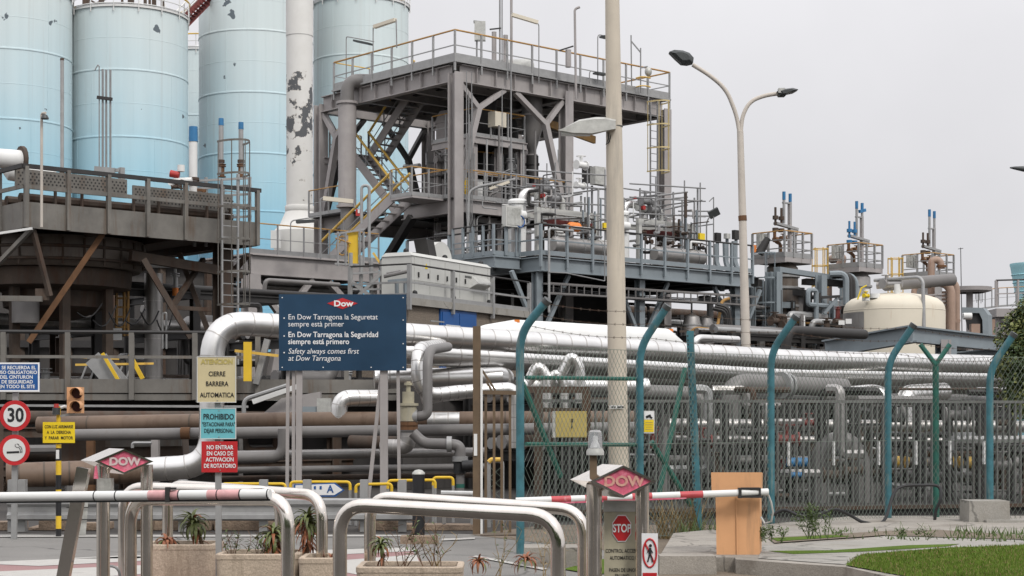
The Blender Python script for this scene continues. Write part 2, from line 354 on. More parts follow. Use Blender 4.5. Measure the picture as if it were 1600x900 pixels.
def paint_flake():
    m = bpy.data.materials.new('white paint flaking off dark stack'); m.use_nodes = True; t = m.node_tree; N = t.nodes; K = t.links.new
    b = N['Principled BSDF']; b.inputs['Roughness'].default_value = .6
    geo = N.new('ShaderNodeNewGeometry'); sp = N.new('ShaderNodeSeparateXYZ'); K(geo.outputs['Position'], sp.inputs[0])
    n1 = N.new('ShaderNodeTexNoise'); n1.inputs['Scale'].default_value = 1.7; n1.inputs['Detail'].default_value = 9; n1.inputs['Roughness'].default_value = .62
    K(geo.outputs['Position'], n1.inputs['Vector'])
    zr = N.new('ShaderNodeValToRGB'); e = zr.color_ramp.elements
    e[0].position = 0; e[0].color = (0, 0, 0, 1); e[1].position = 1; e[1].color = (0, 0, 0, 1)
    for p, v in ((.25, .05), (.4, .12), (.55, .22), (.8, .24), (.9, 0)):
        x = e.new(p); x.color = (v, v, v, 1)
    mz = N.new('ShaderNodeMapRange'); mz.inputs['From Min'].default_value = 8; mz.inputs['From Max'].default_value = 19; K(sp.outputs[2], mz.inputs[0]); K(mz.outputs[0], zr.inputs[0])
    ad = N.new('ShaderNodeMath'); ad.operation = 'ADD'; K(n1.outputs[0], ad.inputs[0]); K(zr.outputs[0], ad.inputs[1])
    r = N.new('ShaderNodeMapRange'); r.inputs['From Min'].default_value = .755; r.inputs['From Max'].default_value = .765; K(ad.outputs[0], r.inputs[0])
    n2 = N.new('ShaderNodeTexNoise'); n2.inputs['Scale'].default_value = 2; n2.inputs['Detail'].default_value = 6; K(geo.outputs['Position'], n2.inputs['Vector'])
    cr = N.new('ShaderNodeValToRGB'); cr.color_ramp.elements[0].color = (.66, .65, .61, 1); cr.color_ramp.elements[1].color = (.78, .77, .74, 1); K(n2.outputs[0], cr.inputs[0])
    mm = N.new('ShaderNodeMixRGB'); K(r.outputs[0], mm.inputs[0]); K(cr.outputs[0], mm.inputs[1]); mm.inputs[2].default_value = (.10, .105, .11, 1)
    rh = N.new('ShaderNodeMapRange'); rh.inputs['From Min'].default_value = .725; rh.inputs['From Max'].default_value = .755; rh.inputs['To Max'].default_value = .55; K(ad.outputs[0], rh.inputs[0])
    mh = N.new('ShaderNodeMixRGB'); K(rh.outputs[0], mh.inputs[0]); K(cr.outputs[0], mh.inputs[1]); mh.inputs[2].default_value = (.42, .37, .31, 1); K(mh.outputs[0], mm.inputs[1])
    bp = N.new('ShaderNodeBump'); bp.inputs['Strength'].default_value = .6; bp.inputs['Distance'].default_value = .03; bp.invert = True; K(r.outputs[0], bp.inputs['Height']); K(bp.outputs[0], b.inputs['Normal'])
    K(mm.outputs[0], b.inputs['Base Color']); return m
flake = paint_flake()
def glass():
    m = bpy.data.materials.new('clear lamp dome'); m.use_nodes = True; b = m.node_tree.nodes['Principled BSDF']
    b.inputs['Base Color'].default_value = (.85, .86, .87, 1); b.inputs['Roughness'].default_value = .12; b.inputs['Transmission Weight'].default_value = .75; b.inputs['IOR'].default_value = 1.2
    return m
clear = glass()

# ------------------------------------------------------------------ shared builders
def col_part(par, p0, p1, h=.32, w=.32, m=None, name='column'): return MB().ibeam(p0, p1, h, w, .03, up=V).build(name, m or steel, par)
def beam_part(par, p0, p1, h=.4, w=.22, m=None, name='beam'): return MB().ibeam(p0, p1, h, w, .03).build(name, m or steel, par)
def brace_part(par, pts, w=.16, m=None, name='brace'):
    b = MB()
    for a, c in zip(pts, pts[1:]): b.bar(a, c, w, w * .9)
    return b.build(name, m or steel, par)
def ext(p, q, d):
    p, q = Vector(p), Vector(q); k = (q - p).normalized() * d; return p - k, q + k
def railing(par, pts, h=1.08, pm=None, rm=None, sp=1.35, mids=1, toe=.14, t=.045, top=.05, down=.0, post='bar'):
    """guard rail along pts (deck level): posts, mid rails and toe board are one part, the hand rail its sub-part"""
    pm = pm or gtube; rm = rm or ocre; b = MB(); hr = MB(); pts = [Vector(p) for p in pts]
    for a, c in zip(pts, pts[1:]):
        d = c - a; ln = max(d.length, .01); n = max(1, round(ln / sp)); flat = d.normalized()
        for i in range(n + 1):
            p = a + d * (i / n); b.bar(p - ZZ * down, p + ZZ * h, t + .012, t, up=flat)
        for k in range(mids): z = ZZ * (h * (k + 1) / (mids + 1)); b.bar(a + z, c + z, t * .6, t * .6)
        if toe: b.bar(a + ZZ * toe / 2, c + ZZ * toe / 2, .012, toe)
    hr.tube([p + ZZ * (h + .01) for p in pts], top / 2, 6)
    o = b.build('railing', pm, par); hr.build('handrail', rm, o); return o
def ladder(par, p0, p1, side, w=.45, m=None, cage=None, cagem=None, cage_z=2.3, rad=.36, out=None):
    m = m or galv; b = MB(); side = Vector(side).normalized(); p0, p1 = Vector(p0), Vector(p1)
    for k in (-1, 1): b.bar(p0 + side * (k * w / 2), p1 + side * (k * w / 2), .05, .05, up=side)
    n = int((p1 - p0).length / .3)
    for i in range(1, n): q = p0 + (p1 - p0) * (i / n); b.bar(q - side * w / 2, q + side * w / 2, .025, .025)
    o = b.build('ladder', m, par)
    if cage:
        c = MB(); out = Vector(out).normalized(); z0 = p0.z + cage_z; z1 = p1.z + (1. if cage_z < 3 else -.1); hoops = max(2, int((z1 - z0) / .85) + 1); base = Vector((p0.x, p0.y, 0))
        arc = lambda a: base + side * (math.cos(a) * rad) + out * (math.sin(a) * rad * 1.9)
        for k in range(hoops):
            z = z0 + (z1 - z0) * k / (hoops - 1); pp = [arc(math.pi * j / 10) + ZZ * z for j in range(11)]
            for q, r_ in zip(pp, pp[1:]): c.bar(q, r_, .012, .055)
        for a in (.25, .5, .75, 0.02, .98): q = arc(math.pi * a); c.bar(q + ZZ * z0, q + ZZ * z1, .035, .012, up=side)
        c.build('safety_cage', cagem or m, o)
    return o
def stair(par, p0, p1, side, w=.8, m=None, rm=None, rails=True):
    """flight of steps from p0 up to p1 (centre line)"""
    m = m or steel; p0, p1, side = Vector(p0), Vector(p1), Vector(side).normalized(); b = MB(); h = MB(); r = MB()
    n = max(3, int((p1.z - p0.z) / .22))
    for k in (-1, 1): b.bar(p0 + side * (k * w / 2), p1 + side * (k * w / 2), .05, .38)
    for i in range(n + 1):
        q = p0 + (p1 - p0) * (i / n); b.bar(q - side * (w / 2 - .01), q + side * (w / 2 - .01), .24, .035)
    o = b.build('stair_flight', m, par)
    if rails:
        for k in (-1, 1):
            a, c = p0 + side * (k * w / 2), p1 + side * (k * w / 2)
            for i in range(4): q = a + (c - a) * (i / 3); r.bar(q, q + ZZ * 1.0, .04, .04)
            r.bar(a + ZZ * .5, c + ZZ * .5, .028, .028)
            h.tube([a + ZZ * 1.0, c + ZZ * 1.0], .052, 6)
        ro = r.build('stair_railing', gtube, o); h.build('handrail', rm or yel, par)
    return o
def valve(b, p, axis, r, wheel=True):
    axis = Vector(axis).normalized(); p = Vector(p)
    b.cyl(p - axis * r * 2.2, p + axis * r * 2.2, r * 1.15, n=10)
    for k in (-1, 1): b.cyl(p + axis * (k * r * 2.2), p + axis * (k * (r * 2.2 + .03)), r * 1.8, n=12)
    b.cyl(p, p + ZZ * r * 3.2, r * .6, n=8)
    if wheel: b.wheel(p + ZZ * r * 3.3, r * 1.7, ZZ, .015)
    return b
def flange(b, p, axis, r, t=.04):
    axis = Vector(axis).normalized(); b.cyl(Vector(p) - axis * t, Vector(p) + axis * t, r * 1.45, n=14); return b
_dg = None
def text(s0, size, m, par, loc, name='lettering', bold=0., sx=1., shear=0., al='CENTER', local=True, sp=1., ext_=.0008):
    s = s0.replace('Ó', 'O'); cu = bpy.data.curves.new('t', 'FONT'); cu.body = s; cu.size = size; cu.align_x = al; cu.align_y = 'CENTER'; cu.offset = bold; cu.extrude = ext_; cu.shear = shear
    cu.space_line = sp; cu.resolution_u = 3
    ob = bpy.data.objects.new('t', cu); me = bpy.data.meshes.new_from_object(ob)
    acc = [(i_) for i_, ch_ in enumerate(s0) if ch_ == 'Ó']
    for q in me.vertices: x, y, z = q.co; q.co = (loc[0] + x * sx, loc[1] - z, loc[2] + y)
    bpy.data.objects.remove(ob); bpy.data.curves.remove(cu)
    me.materials.clear(); me.materials.append(m); me.name = name
    if acc:      # an acute accent over the O, set from the measured letter positions
        import bmesh
        xs_ = [q.co.x for q in me.vertices]; x0, x1 = min(xs_), max(xs_); zt_ = max(q.co.z for q in me.vertices); yq = loc[1] - .001
        k_ = (acc[0] + .55) / len(s0); xc = x0 + (x1 - x0) * k_; e = size * .11; bm = bmesh.new(); bm.from_mesh(me)
        bm.faces.new([bm.verts.new(p) for p in ((xc - e * .5, yq, zt_ + e * .3), (xc + e * .2, yq, zt_ + e * .3), (xc + e * 1.1, yq, zt_ + e * 1.3), (xc + e * .2, yq, zt_ + e * 1.3))]); bm.to_mesh(me); bm.free()
    o = bpy.data.objects.new(name, me); COL.objects.link(o); o.parent = par
    return o

# ================================================================== SETTING
g = MB(); g.poly([(-400, -60, -.006), (400, -60, -.006), (400, 900, -.006), (-400, 900, -.006)]); struct(g.build('ground', plantg))
g = MB(); g.poly([(-60, 2, 0), G(1010, 960) * 1, G(1010, 862), G(740, 834.5), (-60, 22.75, 0)]); g.v = [Vector((p.x, p.y, 0.0)) for p in g.v]; struct(g.build('road', asphalt))
g = MB(); g.poly([G(735, 836), G(1015, 868), G(1015, 960), (30, 10, 0), (30, 24.4, 0), (.5, 24.4, 0)]); g.v = [Vector((p.x, p.y, .004)) for p in g.v]; struct(g.build('dusty_ground', dirtm))
g = MB(); g.poly([G(-120, 884), G(120, 874), G(640, 858), G(660, 880), G(560, 925), G(-120, 960)]); g.v = [Vector((p.x, p.y, .008)) for p in g.v]; struct(g.build('road_surface', pinkroad))
g = MB()
for q in (((-60, 881), (200, 871), (340, 872), (60, 886)), ((90, 874.5), (200, 869), (250, 869.5), (215, 874)), ((-60, 897), (240, 884), (420, 886), (80, 908)), ((320, 866), (640, 857), (655, 862), (420, 873)),
          ((470, 882), (650, 868), (655, 880), (560, 900))):
    g.add([Vector((G(*p).x, G(*p).y, .012)) for p in q], [(0, 1, 2, 3)])
for q in (((-60, 838.2), (640, 837.4), (640, 839.4), (-60, 840.2)), ((690, 843), (742, 841), (742, 843.5), (690, 846)), ((738, 871), (744, 869.5), (856, 890), (848, 892))):
    g.add([Vector((G(*p).x, G(*p).y, .012)) for p in q], [(0, 1, 2, 3)])
struct(g.build('road_markings', wline))
# raised kerbed island on the right with concrete paving and turf
isl = [G(1030, 870, .15), G(1148, 871, .15), G(1150, 874, .15), G(1322, 886, .15), G(1450, 915, .15), G(1700, 960, .15), Vector((16, 20, .15)), Vector((16, 24.2, .15)), Vector((5, 24.2, .15)), Vector((2.0, 20.6, .15))]
g = MB(); g.prism(isl, (0, 0, -.2)); struct(g.build('concrete_pavement', conc))
def sheet(name, m, pts, z, kind='structure'):
    b = MB(); b.poly([Vector((G(p[0], p[1], .15).x, G(p[0], p[1], .15).y, z)) for p in pts]); o = b.build(name, m); o['kind'] = kind; return o
sheet('pale_path', concl, [(1185, 873), (1320, 883), (1335, 871), (1470, 858), (1620, 854), (1620, 846), (1430, 832), (1330, 845), (1190, 853)], .156)
sheet('lawn', turf, [(1322, 884.5), (1440, 906), (1700, 945), (1700, 850), (1480, 857), (1345, 868)], .162)
sheet('lawn_strip', turf, [(1200, 862), (1300, 861), (1420, 853), (1500, 851), (1480, 855), (1350, 863), (1240, 867)], .160)
sheet('lawn_patch', turf, [(880, 868), (930, 876), (1090, 858), (1085, 850), (960, 850)], .012)
sheet('soil_strip', dirtm, [(1200, 842), (1390, 831), (1466, 829.5), (1600, 838), (1620, 845), (1500, 842), (1380, 838), (1210, 850)], .164)
sheet('moss_patch', turf, [(1205, 843), (1300, 838), (1330, 840), (1215, 848)], .168)
# blurred grass edge along the fence, too many blades to count
b = MB()
for k in range(420):
    px = rnd.choice([rnd.uniform(1480, 1640), rnd.gauss(1530, 25), rnd.gauss(1610, 20), rnd.gauss(1400, 30), rnd.gauss(1310, 12)]); py = 838 + (px - 1400) * .02 + rnd.uniform(-9, 7)
    p = G(px, py, .15); p.z = .15; h = rnd.uniform(.03, .13) * (1.1 if px > 1480 else .6); a = rnd.uniform(0, 6.3); d = Vector((math.cos(a), math.sin(a), 0)) * .012; l = Vector((rnd.uniform(-.6, .6), rnd.uniform(-.6, .6), 1)) * h
    b.add([p - d, p + d, p + l], [(0, 1, 2)])
o = b.build('verge_grass', weedm); o['kind'] = 'stuff'

# unseen dark bushes added behind the viewer: reflections for stainless rails, less low skylight
b = MB()
for k in range(46):
    x = -34 + k * 1.5
    if k % 9 == 3: continue
    b.ball(Vector((x, -16 + rnd.uniform(-1.5, 1.5), rnd.uniform(1.5, 5.5))), rnd.uniform(2.2, 3.6), 7, 1.2)
o = b.build('added_reflection_treeline', ivyd); o['kind'] = 'stuff'

# ================================================================== SILOS AND STACK (far)
def silo(px, rpx, top, Y, rings, label, deck=True, seed=0):
    c = at(px, HZ, Y); c.z = 0; r = rpx * Y / FPX; zt = EYE + (HZ - top) * Y / FPX
    t = thing('storage_silo', label, 'silo', c, 'pale blue storage silos')
    MB().lathe(c, [(r, 0), (r, zt)], 72).build('shell', silop, t)
    MB().lathe(c, [(r + .09, zt - .1), (r + .09, zt + .08), (r - .1, zt + .1), (.3, zt + .9), (.01, zt + .95)], 72).build('roof', white, t)
    for q in rings:
        z = EYE + (HZ - q) * Y / FPX; MB().lathe(c, [(r, z - .07), (r + .035, z - .04), (r + .035, z + .04), (r, z + .07)], 72).build('stiffening_ring', silop, t)
    b = MB(); zs = sorted([EYE + (HZ - q) * Y / FPX for q in rings] + [0, zt])
    for z0_, z1_ in zip(zs, zs[1:]):
        m_ = max(1, round((z1_ - z0_) / 2.1)); off_ = rnd.uniform(0, 1)
        for j in range(1, m_): z = z0_ + (z1_ - z0_) * j / m_; b.lathe(c, [(r, z - .02), (r + .012, z), (r, z + .02)], 72)
        for k in range(9): a = (k + off_) * .698; p = c + Vector((math.cos(a), math.sin(a), 0)) * (r + .004); b.bar(p + ZZ * z0_, p + ZZ * z1_, .03, .014, up=p - c)
    b.build('plate_seam', silop, t)
    b = MB()
    for k in range(16):
        a = 2 * math.pi * k / 16; p = c + Vector((math.cos(a) * (r + .12), math.sin(a) * (r + .12), zt)); b.bar(p - ZZ * .4, p + ZZ * 1.1, .07, .05)
    for h in (.55, .12): b.tube([c + Vector((math.cos(2 * math.pi * k / 48) * (r + .12), math.sin(2 * math.pi * k / 48) * (r + .12), zt + h)) for k in range(49)], .035, 6)
    ro = b.build('top_railing', white, t)
    MB().tube([c + Vector((math.cos(2 * math.pi * k / 48) * (r + .12), math.sin(2 * math.pi * k / 48) * (r + .12), zt + 1.1)) for k in range(49)], .06, 6).build('handrail', yel if top > 8 else white, ro)
    return t, c, r, zt
s2 = silo(200, 92, 30, 112, (127, 228), 'pale blue silo with four thin pipes running up before it', seed=2)
s1 = silo(16, 94, -2, 108, (95, 201), 'pale blue silo cut by the left edge of the picture', seed=1)
s3 = silo(400, 88, -70, 118, (66, 160, 252, 340), 'tallest blue silo directly left of the flaking white stack', seed=3)
s4 = silo(564, 74, 12, 124, (100, 190, 275), 'blue silo standing between the white stack and the steel tower', seed=4)
s5 = silo(318, 60, 88, 134, (190,), 'low blue silo glimpsed in the gap between two bigger silos', seed=5)
# stair and catwalk between silo roofs
t = thing('roof_stair', 'red and white stair rising above the silo roof railings', 'stair', at(300, 40, 113))
stair(t, at(262, 62, 112), at(352, -30, 116), Vector((.3, 1, 0)), .9, redo, white)
for k, (px, py) in enumerate(((236, 26), (258, 20), (286, 30), (218, 14))):
    p = at(px, py, 111.5 + k * .4); q = p - ZZ * 1.9
    MB().bar(q, p + ZZ * .6, .09, .09).build('standpipe', white, t)
b = MB(); c = s2[1]
for k in range(20):
    p = c + Vector((rnd.uniform(-3, 3), rnd.uniform(-2, 2.5), s2[3] + rnd.uniform(.2, .9)))
    if k % 3: b.cyl(p, p + ZZ * rnd.uniform(.3, 1.5), rnd.uniform(.05, .25), n=8)
    else: b.tube([p, p + Vector((rnd.uniform(-2, 2), rnd.uniform(-1, 1), rnd.uniform(-.1, .6)))], .06, 6)
b.build('roof_equipment', rusty, s2[0])
# stack with flared foot
c = at(468, HZ, 76); c.z = 0; zz = lambda py: EYE + (HZ - py) * 76 / FPX; q = 76 / FPX
t = thing('white_stack', 'tall round white stack with large patches of flaking paint', 'chimney', c)
MB().lathe(c, [(20.5 * q, zz(326)), (20.5 * q, zz(57)), (21.2 * q, zz(57)), (21.2 * q, zz(-150))], 40).build('shaft', flake, t)
MB().lathe(c, [(22 * q, zz(331)), (22.6 * q, zz(330)), (22.6 * q, zz(323)), (22 * q, zz(322)), (20.4 * q, zz(322))], 40).build('flange_ring', flake, t)
MB().lathe(c, [(40 * q, 0), (40 * q, zz(362)), (30 * q, zz(350)), (22 * q, zz(331))], 40).build('flared_base', flake, t)
MB().box(at(431, 374, 74.7), (.45, .1, .8)).build('access_hatch', white, t)

# ================================================================== LEFT RUSTY STRUCTURE
LF = Frame(-12.3, 42.0)
t = thing('cooler_platform', 'rust stained elevated steel platform carrying perforated cooler panels', 'platform', LF(3, 3, 0))
zb, zf, zr = 6.34, 7.02, 7.9
SL = 6.85; TD = 6.0
for a, c_ in ((LF(0, 0, 0), LF(SL, 0, 0)), (LF(0, 0, 0), LF(0, TD, 0)), (LF(SL, 0, 0), LF(SL, TD, 0))):
    MB().bar(a + ZZ * (zb + .34), c_ + ZZ * (zb + .34), .10, .66).build('fascia_panel', dirtyg, t)
MB().hexa([LF(.08, .08, zb + .25), LF(SL - .08, .08, zb + .25), LF(SL - .08, TD, zb + .25), LF(.08, TD, zb + .25)] + [LF(.08, .08, zb + .38), LF(SL - .08, .08, zb + .38), LF(SL - .08, TD, zb + .38), LF(.08, TD, zb + .38)]).build('deck', rusty, t)
b = MB(); b2 = MB()
for k in range(7):
    s = SL * k / 6; p = LF(s, -.09, 0); b.bar(p + ZZ * (zb + .02), p + ZZ * zr, .12, .10, up=U)
for k in range(1, 5): p = LF(-.09, k * 1.3, 0); b.bar(p + ZZ * (zb + .02), p + ZZ * zr, .10, .12, up=U)
for z in (7.38,): b.bar(LF(-.05, -.1, z), LF(SL, -.1, z), .05, .10); b.bar(LF(-.1, -.05, z), LF(-.1, TD, z), .05, .1)
o = b.build('railing', dirtyg, t)
b2.bar(LF(-.1, -.1, zr), LF(SL + .1, -.1, zr), .09, .11); b2.bar(LF(-.1, -.1, zr), LF(-.1, TD, zr), .09, .11); b2.build('top_rail', dsteel, o)
# perforated cooler bank (dimples are part of the sheet)
def perf(par, s0, s1, tt, z0, z1):
    b = MB(); p0, p1 = LF(s0, tt, 0), LF(s1, tt, 0); b.bar(p0 + ZZ * (z0 + z1) / 2, p1 + ZZ * (z0 + z1) / 2, .06, z1 - z0)
    o = b.build('cooler_panel', dirtyg, par); h = MB(); n = int((s1 - s0) / .11)
    for i in range(n):
        for j in range(5):
            p = LF(s0 + .08 + i * .11 + (j % 2) * .05, tt - .034, z0 + .08 + j * (z1 - z0 - .1) / 5); h.add([p + U * .028 * math.cos(a * 1.047) + ZZ * .028 * math.sin(a * 1.047) for a in range(6)], [tuple(range(6))])
    h.build('perforation', dsteel, o)
perf(t, .0, 3.15, .55, 7.42, 7.92); perf(t, 3.3, 6.4, .5, 7.30, 7.78)
for k in range(3): MB().tube([LF(.2, .7 + k * .8, 7.2), LF(6.5, .7 + k * .8, 7.2)], .13, 8).build('cooler_tube', rusty, t)
b = MB()
for k in range(9): b.bar(LF(.3 + k * .75, .45, 6.7), LF(.3 + k * .75, .45, 7.5), .09, .05)
b.build('panel_support', rusty, t)
for k in range(4): MB().bar(LF(.1 + k * 2.2, .1, zb + .14), LF(.1 + k * 2.2, TD, zb + .14), .16, .2).build('floor_beam', rusty, t)
for z, s0, s1 in ((5.5, 5.2, 6.8),): MB().bar(LF(3.4, .8, 5.92), LF(6.9, .8, 5.62), .2, .26).build('floor_beam', rusty, t)
brace_part(t, [LF(2.35, .2, 6.5), at(45, 535, 43.2)], .16, rust_o); brace_part(t, [LF(.25, .1, 6.4), at(78, 462, 42.7)], .12, rusty)
brace_part(t, [LF(.2, 0, 6.35), at(-30, 440, 43)], .11, dirtyg)
brace_part(t, [at(224, 405, 44.6), at(298, 528, 45)], .17, rusty); brace_part(t, [at(318, 405, 47), at(270, 478, 45.6)], .13, rusty)
brace_part(t, [at(280, 395, 47), at(330, 530, 47)], .15, rusty); brace_part(t, [at(388, 398, 46.6), at(350, 440, 47.4)], .13, rusty)
brace_part(t, [at(262, 480, 45.6), at(330, 484, 46)], .12, rusty)
MB().bar(at(-20, 466, 42.6), at(66, 467, 42.6), .1, .14).build('brace', dirtyg, t); MB().box(at(66, 460, 42.75), (.35, .05, .3)).build('gusset_plate', rusty, t)
MB().bar(at(-10, 366, 41.9), at(50, 357, 41.8), .07, .06).build('conduit', white, t)
col_part(t, LF(SL - .5, .9, 0), LF(SL - .5, .9, zb + .3), .42, .42, rusty); col_part(t, LF(.3, 3.2, 0), LF(.3, 3.2, zb + .3), .4, .4, rusty); col_part(t, LF(3.5, 5.2, 0), LF(3.5, 5.2, zb + .3), .4, .4, rusty)
ladder(t, LF(SL - 1.3, -.75, 3.0), LF(SL - 1.3, -.75, 8.0), U, .5, galv, True, dirtyg, 1.6, .40, -V)
# round vessel under the platform
c = at(86, HZ, 46.4); c.z = 0; q = 46.4 / FPX; zz = lambda py: EYE + (HZ - py) * q
t = thing('round_vessel', 'wide round rust stained vessel hanging under the cooler platform', 'vessel', c)
MB().lathe(c, [(138 * q, zz(380)), (140 * q, zz(400)), (138 * q, zz(418)), (130 * q, zz(425)), (0.1, zz(425))], 56).build('shell', vesselr, t)
for py in (397, 416): MB().lathe(c, [(140.5 * q, zz(py + 2)), (143 * q, zz(py + 1)), (143 * q, zz(py - 2)), (140.5 * q, zz(py - 3))], 56).build('stiffening_ring', rusty, t)
MB().lathe(c, [(118 * q, zz(426)), (116 * q, zz(452)), (80 * q, zz(458)), (78 * q, zz(482)), (30 * q, zz(500)), (.1, zz(500))], 48).build('bottom_head', rusty, t)
b = MB()
for k in range(14): a = R(180 + 6 + k * 13); p = c + Vector((math.cos(a), math.sin(a), 0)) * 140.5 * q; b.bar(p + ZZ * zz(424), p + ZZ * zz(384), .04, .05)
b.build('stiffener', rusty, t)
for k in range(4): a = R(200 + k * 47); p = c + Vector((math.cos(a), math.sin(a), 0)) * 95 * q; MB().bar(p + ZZ * 0, p + ZZ * zz(430), .22, .22).build('support_leg', rusty, t)
MB().cyl(at(40, 505, 44.6), at(40, 465, 44.6), .36, n=18).build('pump_motor', pgrey, t)
b = MB()
for k in range(6):
    p = at(120 + k * 25, 488 + (k % 2) * 12, 45 - k * .2); e = at(160 + k * 22, 474 + k * 3, 45.4)
    b.tube([p + (e - p) * (i / 8) - ZZ * (math.sin(math.pi * i / 8) * (.25 + .1 * (k % 3))) for i in range(9)], .022, 5)
b.build('cable', black, t)
# vertical pipes over the platform
def vent(px, py0, py1, Y, r, cap, label, m=galv, capl=.42):
    t = thing('vent_pipe', label, 'vent pipe', at(px, py1, Y)); p0, p1 = at(px, py1, Y), at(px, py0, Y)
    MB().cyl(p0, p1 - ZZ * capl * .9, r, n=14).build('pipe', m, t)
    MB().cyl(p1 - ZZ * capl, p1, r * 1.12, r * 1.05, n=14).build('cap', cap, t)
    b = MB(); flange(b, p0 + ZZ * .25, ZZ, r); flange(b, p0 + ZZ * .36, ZZ, r); b.build('flange', rusty, t); return t
vent(302, 198, 300, 46.5, .115, bluecap, 'thick white vent pipe with a blue cap above the platform', white)
vent(345.5, 185, 272, 47, .068, bluecap, 'slim grey vent pipe with blue cap, taller of the adjacent pair', galv, .2)
vent(376.5, 191, 272, 47, .068, bluecap, 'slim grey vent pipe with blue cap nearest the white stack', galv, .2)
vent(97, 91, 285, 47, .05, rusty, 'bare grey standpipe in front of two silos without blue cap', galv, .06)
t = thing('pipe_bundle', 'four thin grey pipes rising together in front of a silo', 'pipes', at(165, 290, 48))
for px, py in ((155, 103), (160.5, 108), (166, 109), (172.5, 109)): MB().cyl(at(px, 292, 48), at(px, py, 48), .03 if px > 156 else .016, n=8).build('pipe', gtube, t)
MB().tube(rounded([at(155, 104, 48), at(153, 101, 48), at(148, 110, 48)], .05), .016, 6).build('gooseneck', gtube, t)
for py, w in ((153, 12), (265, 16)): MB().bar(at(163.5 - w, py - 1, 47.93), at(163.5 + w, py + 2, 47.93), .06, .09 if py < 200 else .16).build('clamp_bar', dsteel if py < 200 else galv, t)
MB().bar(at(190, 262, 48), at(190, 300, 48), .14, .14).build('bracket_post', galv, t); MB().bar(at(172, 266, 48), at(190, 266, 48), .08, .1).build('bracket_arm', galv, t)
# small post lamp left
p = at(65, 355, 41.6); t = thing('platform_lamp', 'small dome lamp on slim pale post above the cooler platform', 'lamp', p)
MB().tube(rounded([p, at(65, 177, 41.6), at(71, 176.5, 41.5)], .08), .034, 8).build('post', polew, t)
MB().lathe(at(70, 186, 41.5), [(.1, 0), (.1, .03), (.06, .1), (.01, .12)], 14).build('lamp_shade', lampd, t)
# big pipe and drum behind the left railing
t = thing('vapour_pipe', 'white pipe with rusty flange entering above the cooler platform', 'pipe', at(0, 250, 45))
MB().tube([at(-60, 243, 44), at(34, 250, 45)], .26, 16).build('pipe', white, t)
b = MB(); flange(b, at(34, 250, 45), at(34, 250, 45) - at(-60, 243, 44), .26, .05); b.build('flange', rusty, t)
t = thing('header_drum', 'long white insulated drum lying behind the perforated panels', 'vessel', at(60, 270, 46))
MB().tube([at(6, 266, 46.2), at(14, 266, 46.2), at(80, 278, 46.6), at(92, 281, 46.8)], .3, 16, True, [.12, .28, .28, .1]).build('shell', white, t)
for k, px in enumerate((130, 158)): MB().ball(at(px, 288 + k * 3, 46.6), .3, 8, .6).build('manhole_cover', white, t)
# actuator and blue-pipe manifold
t = thing('red_actuator_valve', 'red valve actuator with white body beside the thick blue capped vent', 'valve', at(283, 280, 46.2))
MB().cyl(at(266, 271, 46), at(280, 274, 46), .1, n=12).build('actuator', redp, t)
b = MB(); b.cyl(at(283, 258, 46), at(283, 268, 46), .1, n=12); b.tube(rounded([at(266, 290, 46), at(272, 283, 46), at(300, 282, 46)], .2), .09, 10); b.build('body', white, t)
b = MB(); b.wheel(at(284, 288, 45.8), .12, (0, 1, .3)); valve(b, at(276, 292, 46), (1, 0, 0), .05); b.build('handwheel', rusty, t)
t = thing('valve_scaffold', 'grey pipe frame with small railing at the end of cooler platform', 'frame', at(360, 330, 47))
for k, px in enumerate((304, 322, 346, 372, 390)):
    MB().bar(at(px, 385, 46.6 + .2 * (k % 2)), at(px, 272 + k % 3 * 5, 46.6 + .2 * (k % 2)), .07, .07).build('post', galv, t)
for py in (280, 292, 305, 322, 340): MB().bar(at(300, py + 3, 46.55), at(393, py - 2, 46.75), .05, .06).build('rail', galv, t)
b = MB(); valve(b, at(347, 268, 47), ZZ, .06); valve(b, at(376, 268, 47), ZZ, .06); b.build('valve', rust_o, t)
b = MB(); b.bar(at(296, 296, 46.5), at(322, 298, 46.5), .06, .08); b.bar(at(296, 332, 46.5), at(318, 338, 46.5), .06, .08); b.bar(at(318, 298, 46.5), at(318, 338, 46.5), .06, .07); b.bar(at(299, 296, 46.5), at(299, 332, 46.5), .05, .06); b.build('swing_gate', rust_o, t)

# ================================================================== STEEL TOWER
TF = Frame(-2.1, 62.0)
t = tower = thing('process_tower', 'tall open grey steel process tower with a railed top deck', 'steel tower', TF(5.6, 4.3, 0))
LS, LT = 11.3, 8.7; ZT = 14.75
for s in (0, 5.65, LS):
    for tt in (0, LT): col_part(t, TF(s, tt, 0), TF(s, tt, ZT - .35), .42, .42)
for tt in (0, LT): beam_part(t, *ext(TF(.2, tt, ZT - .36), TF(LS - .2, tt, ZT - .36), 0), .66, .3)
for s in (0, 5.65, LS): beam_part(t, TF(s, .2, ZT - .37), TF(s, LT - .2, ZT - .37), .64, .3)
for k in range(1, 8): beam_part(t, TF(LS * k / 8 + .05, .2, ZT - .25), TF(LS * k / 8 + .05, LT - .2, ZT - .25), .36, .18, dsteel if k % 2 else steel, 'joist')
for k in range(1, 6): beam_part(t, TF(.2, LT * k / 6, ZT - .5), TF(LS - .2, LT * k / 6, ZT - .5), .3, .16, steel, 'joist')
MB().hexa([TF(-.25, -.25, ZT), TF(LS + .15, -.25, ZT), TF(LS + .15, 7.6, ZT), TF(-.25, 7.6, ZT)] + [TF(-.25, -.25, ZT + .07), TF(LS + .15, -.25, ZT + .07), TF(LS + .15, 7.6, ZT + .07), TF(-.25, 7.6, ZT + .07)]).build('top_deck', galv, t)
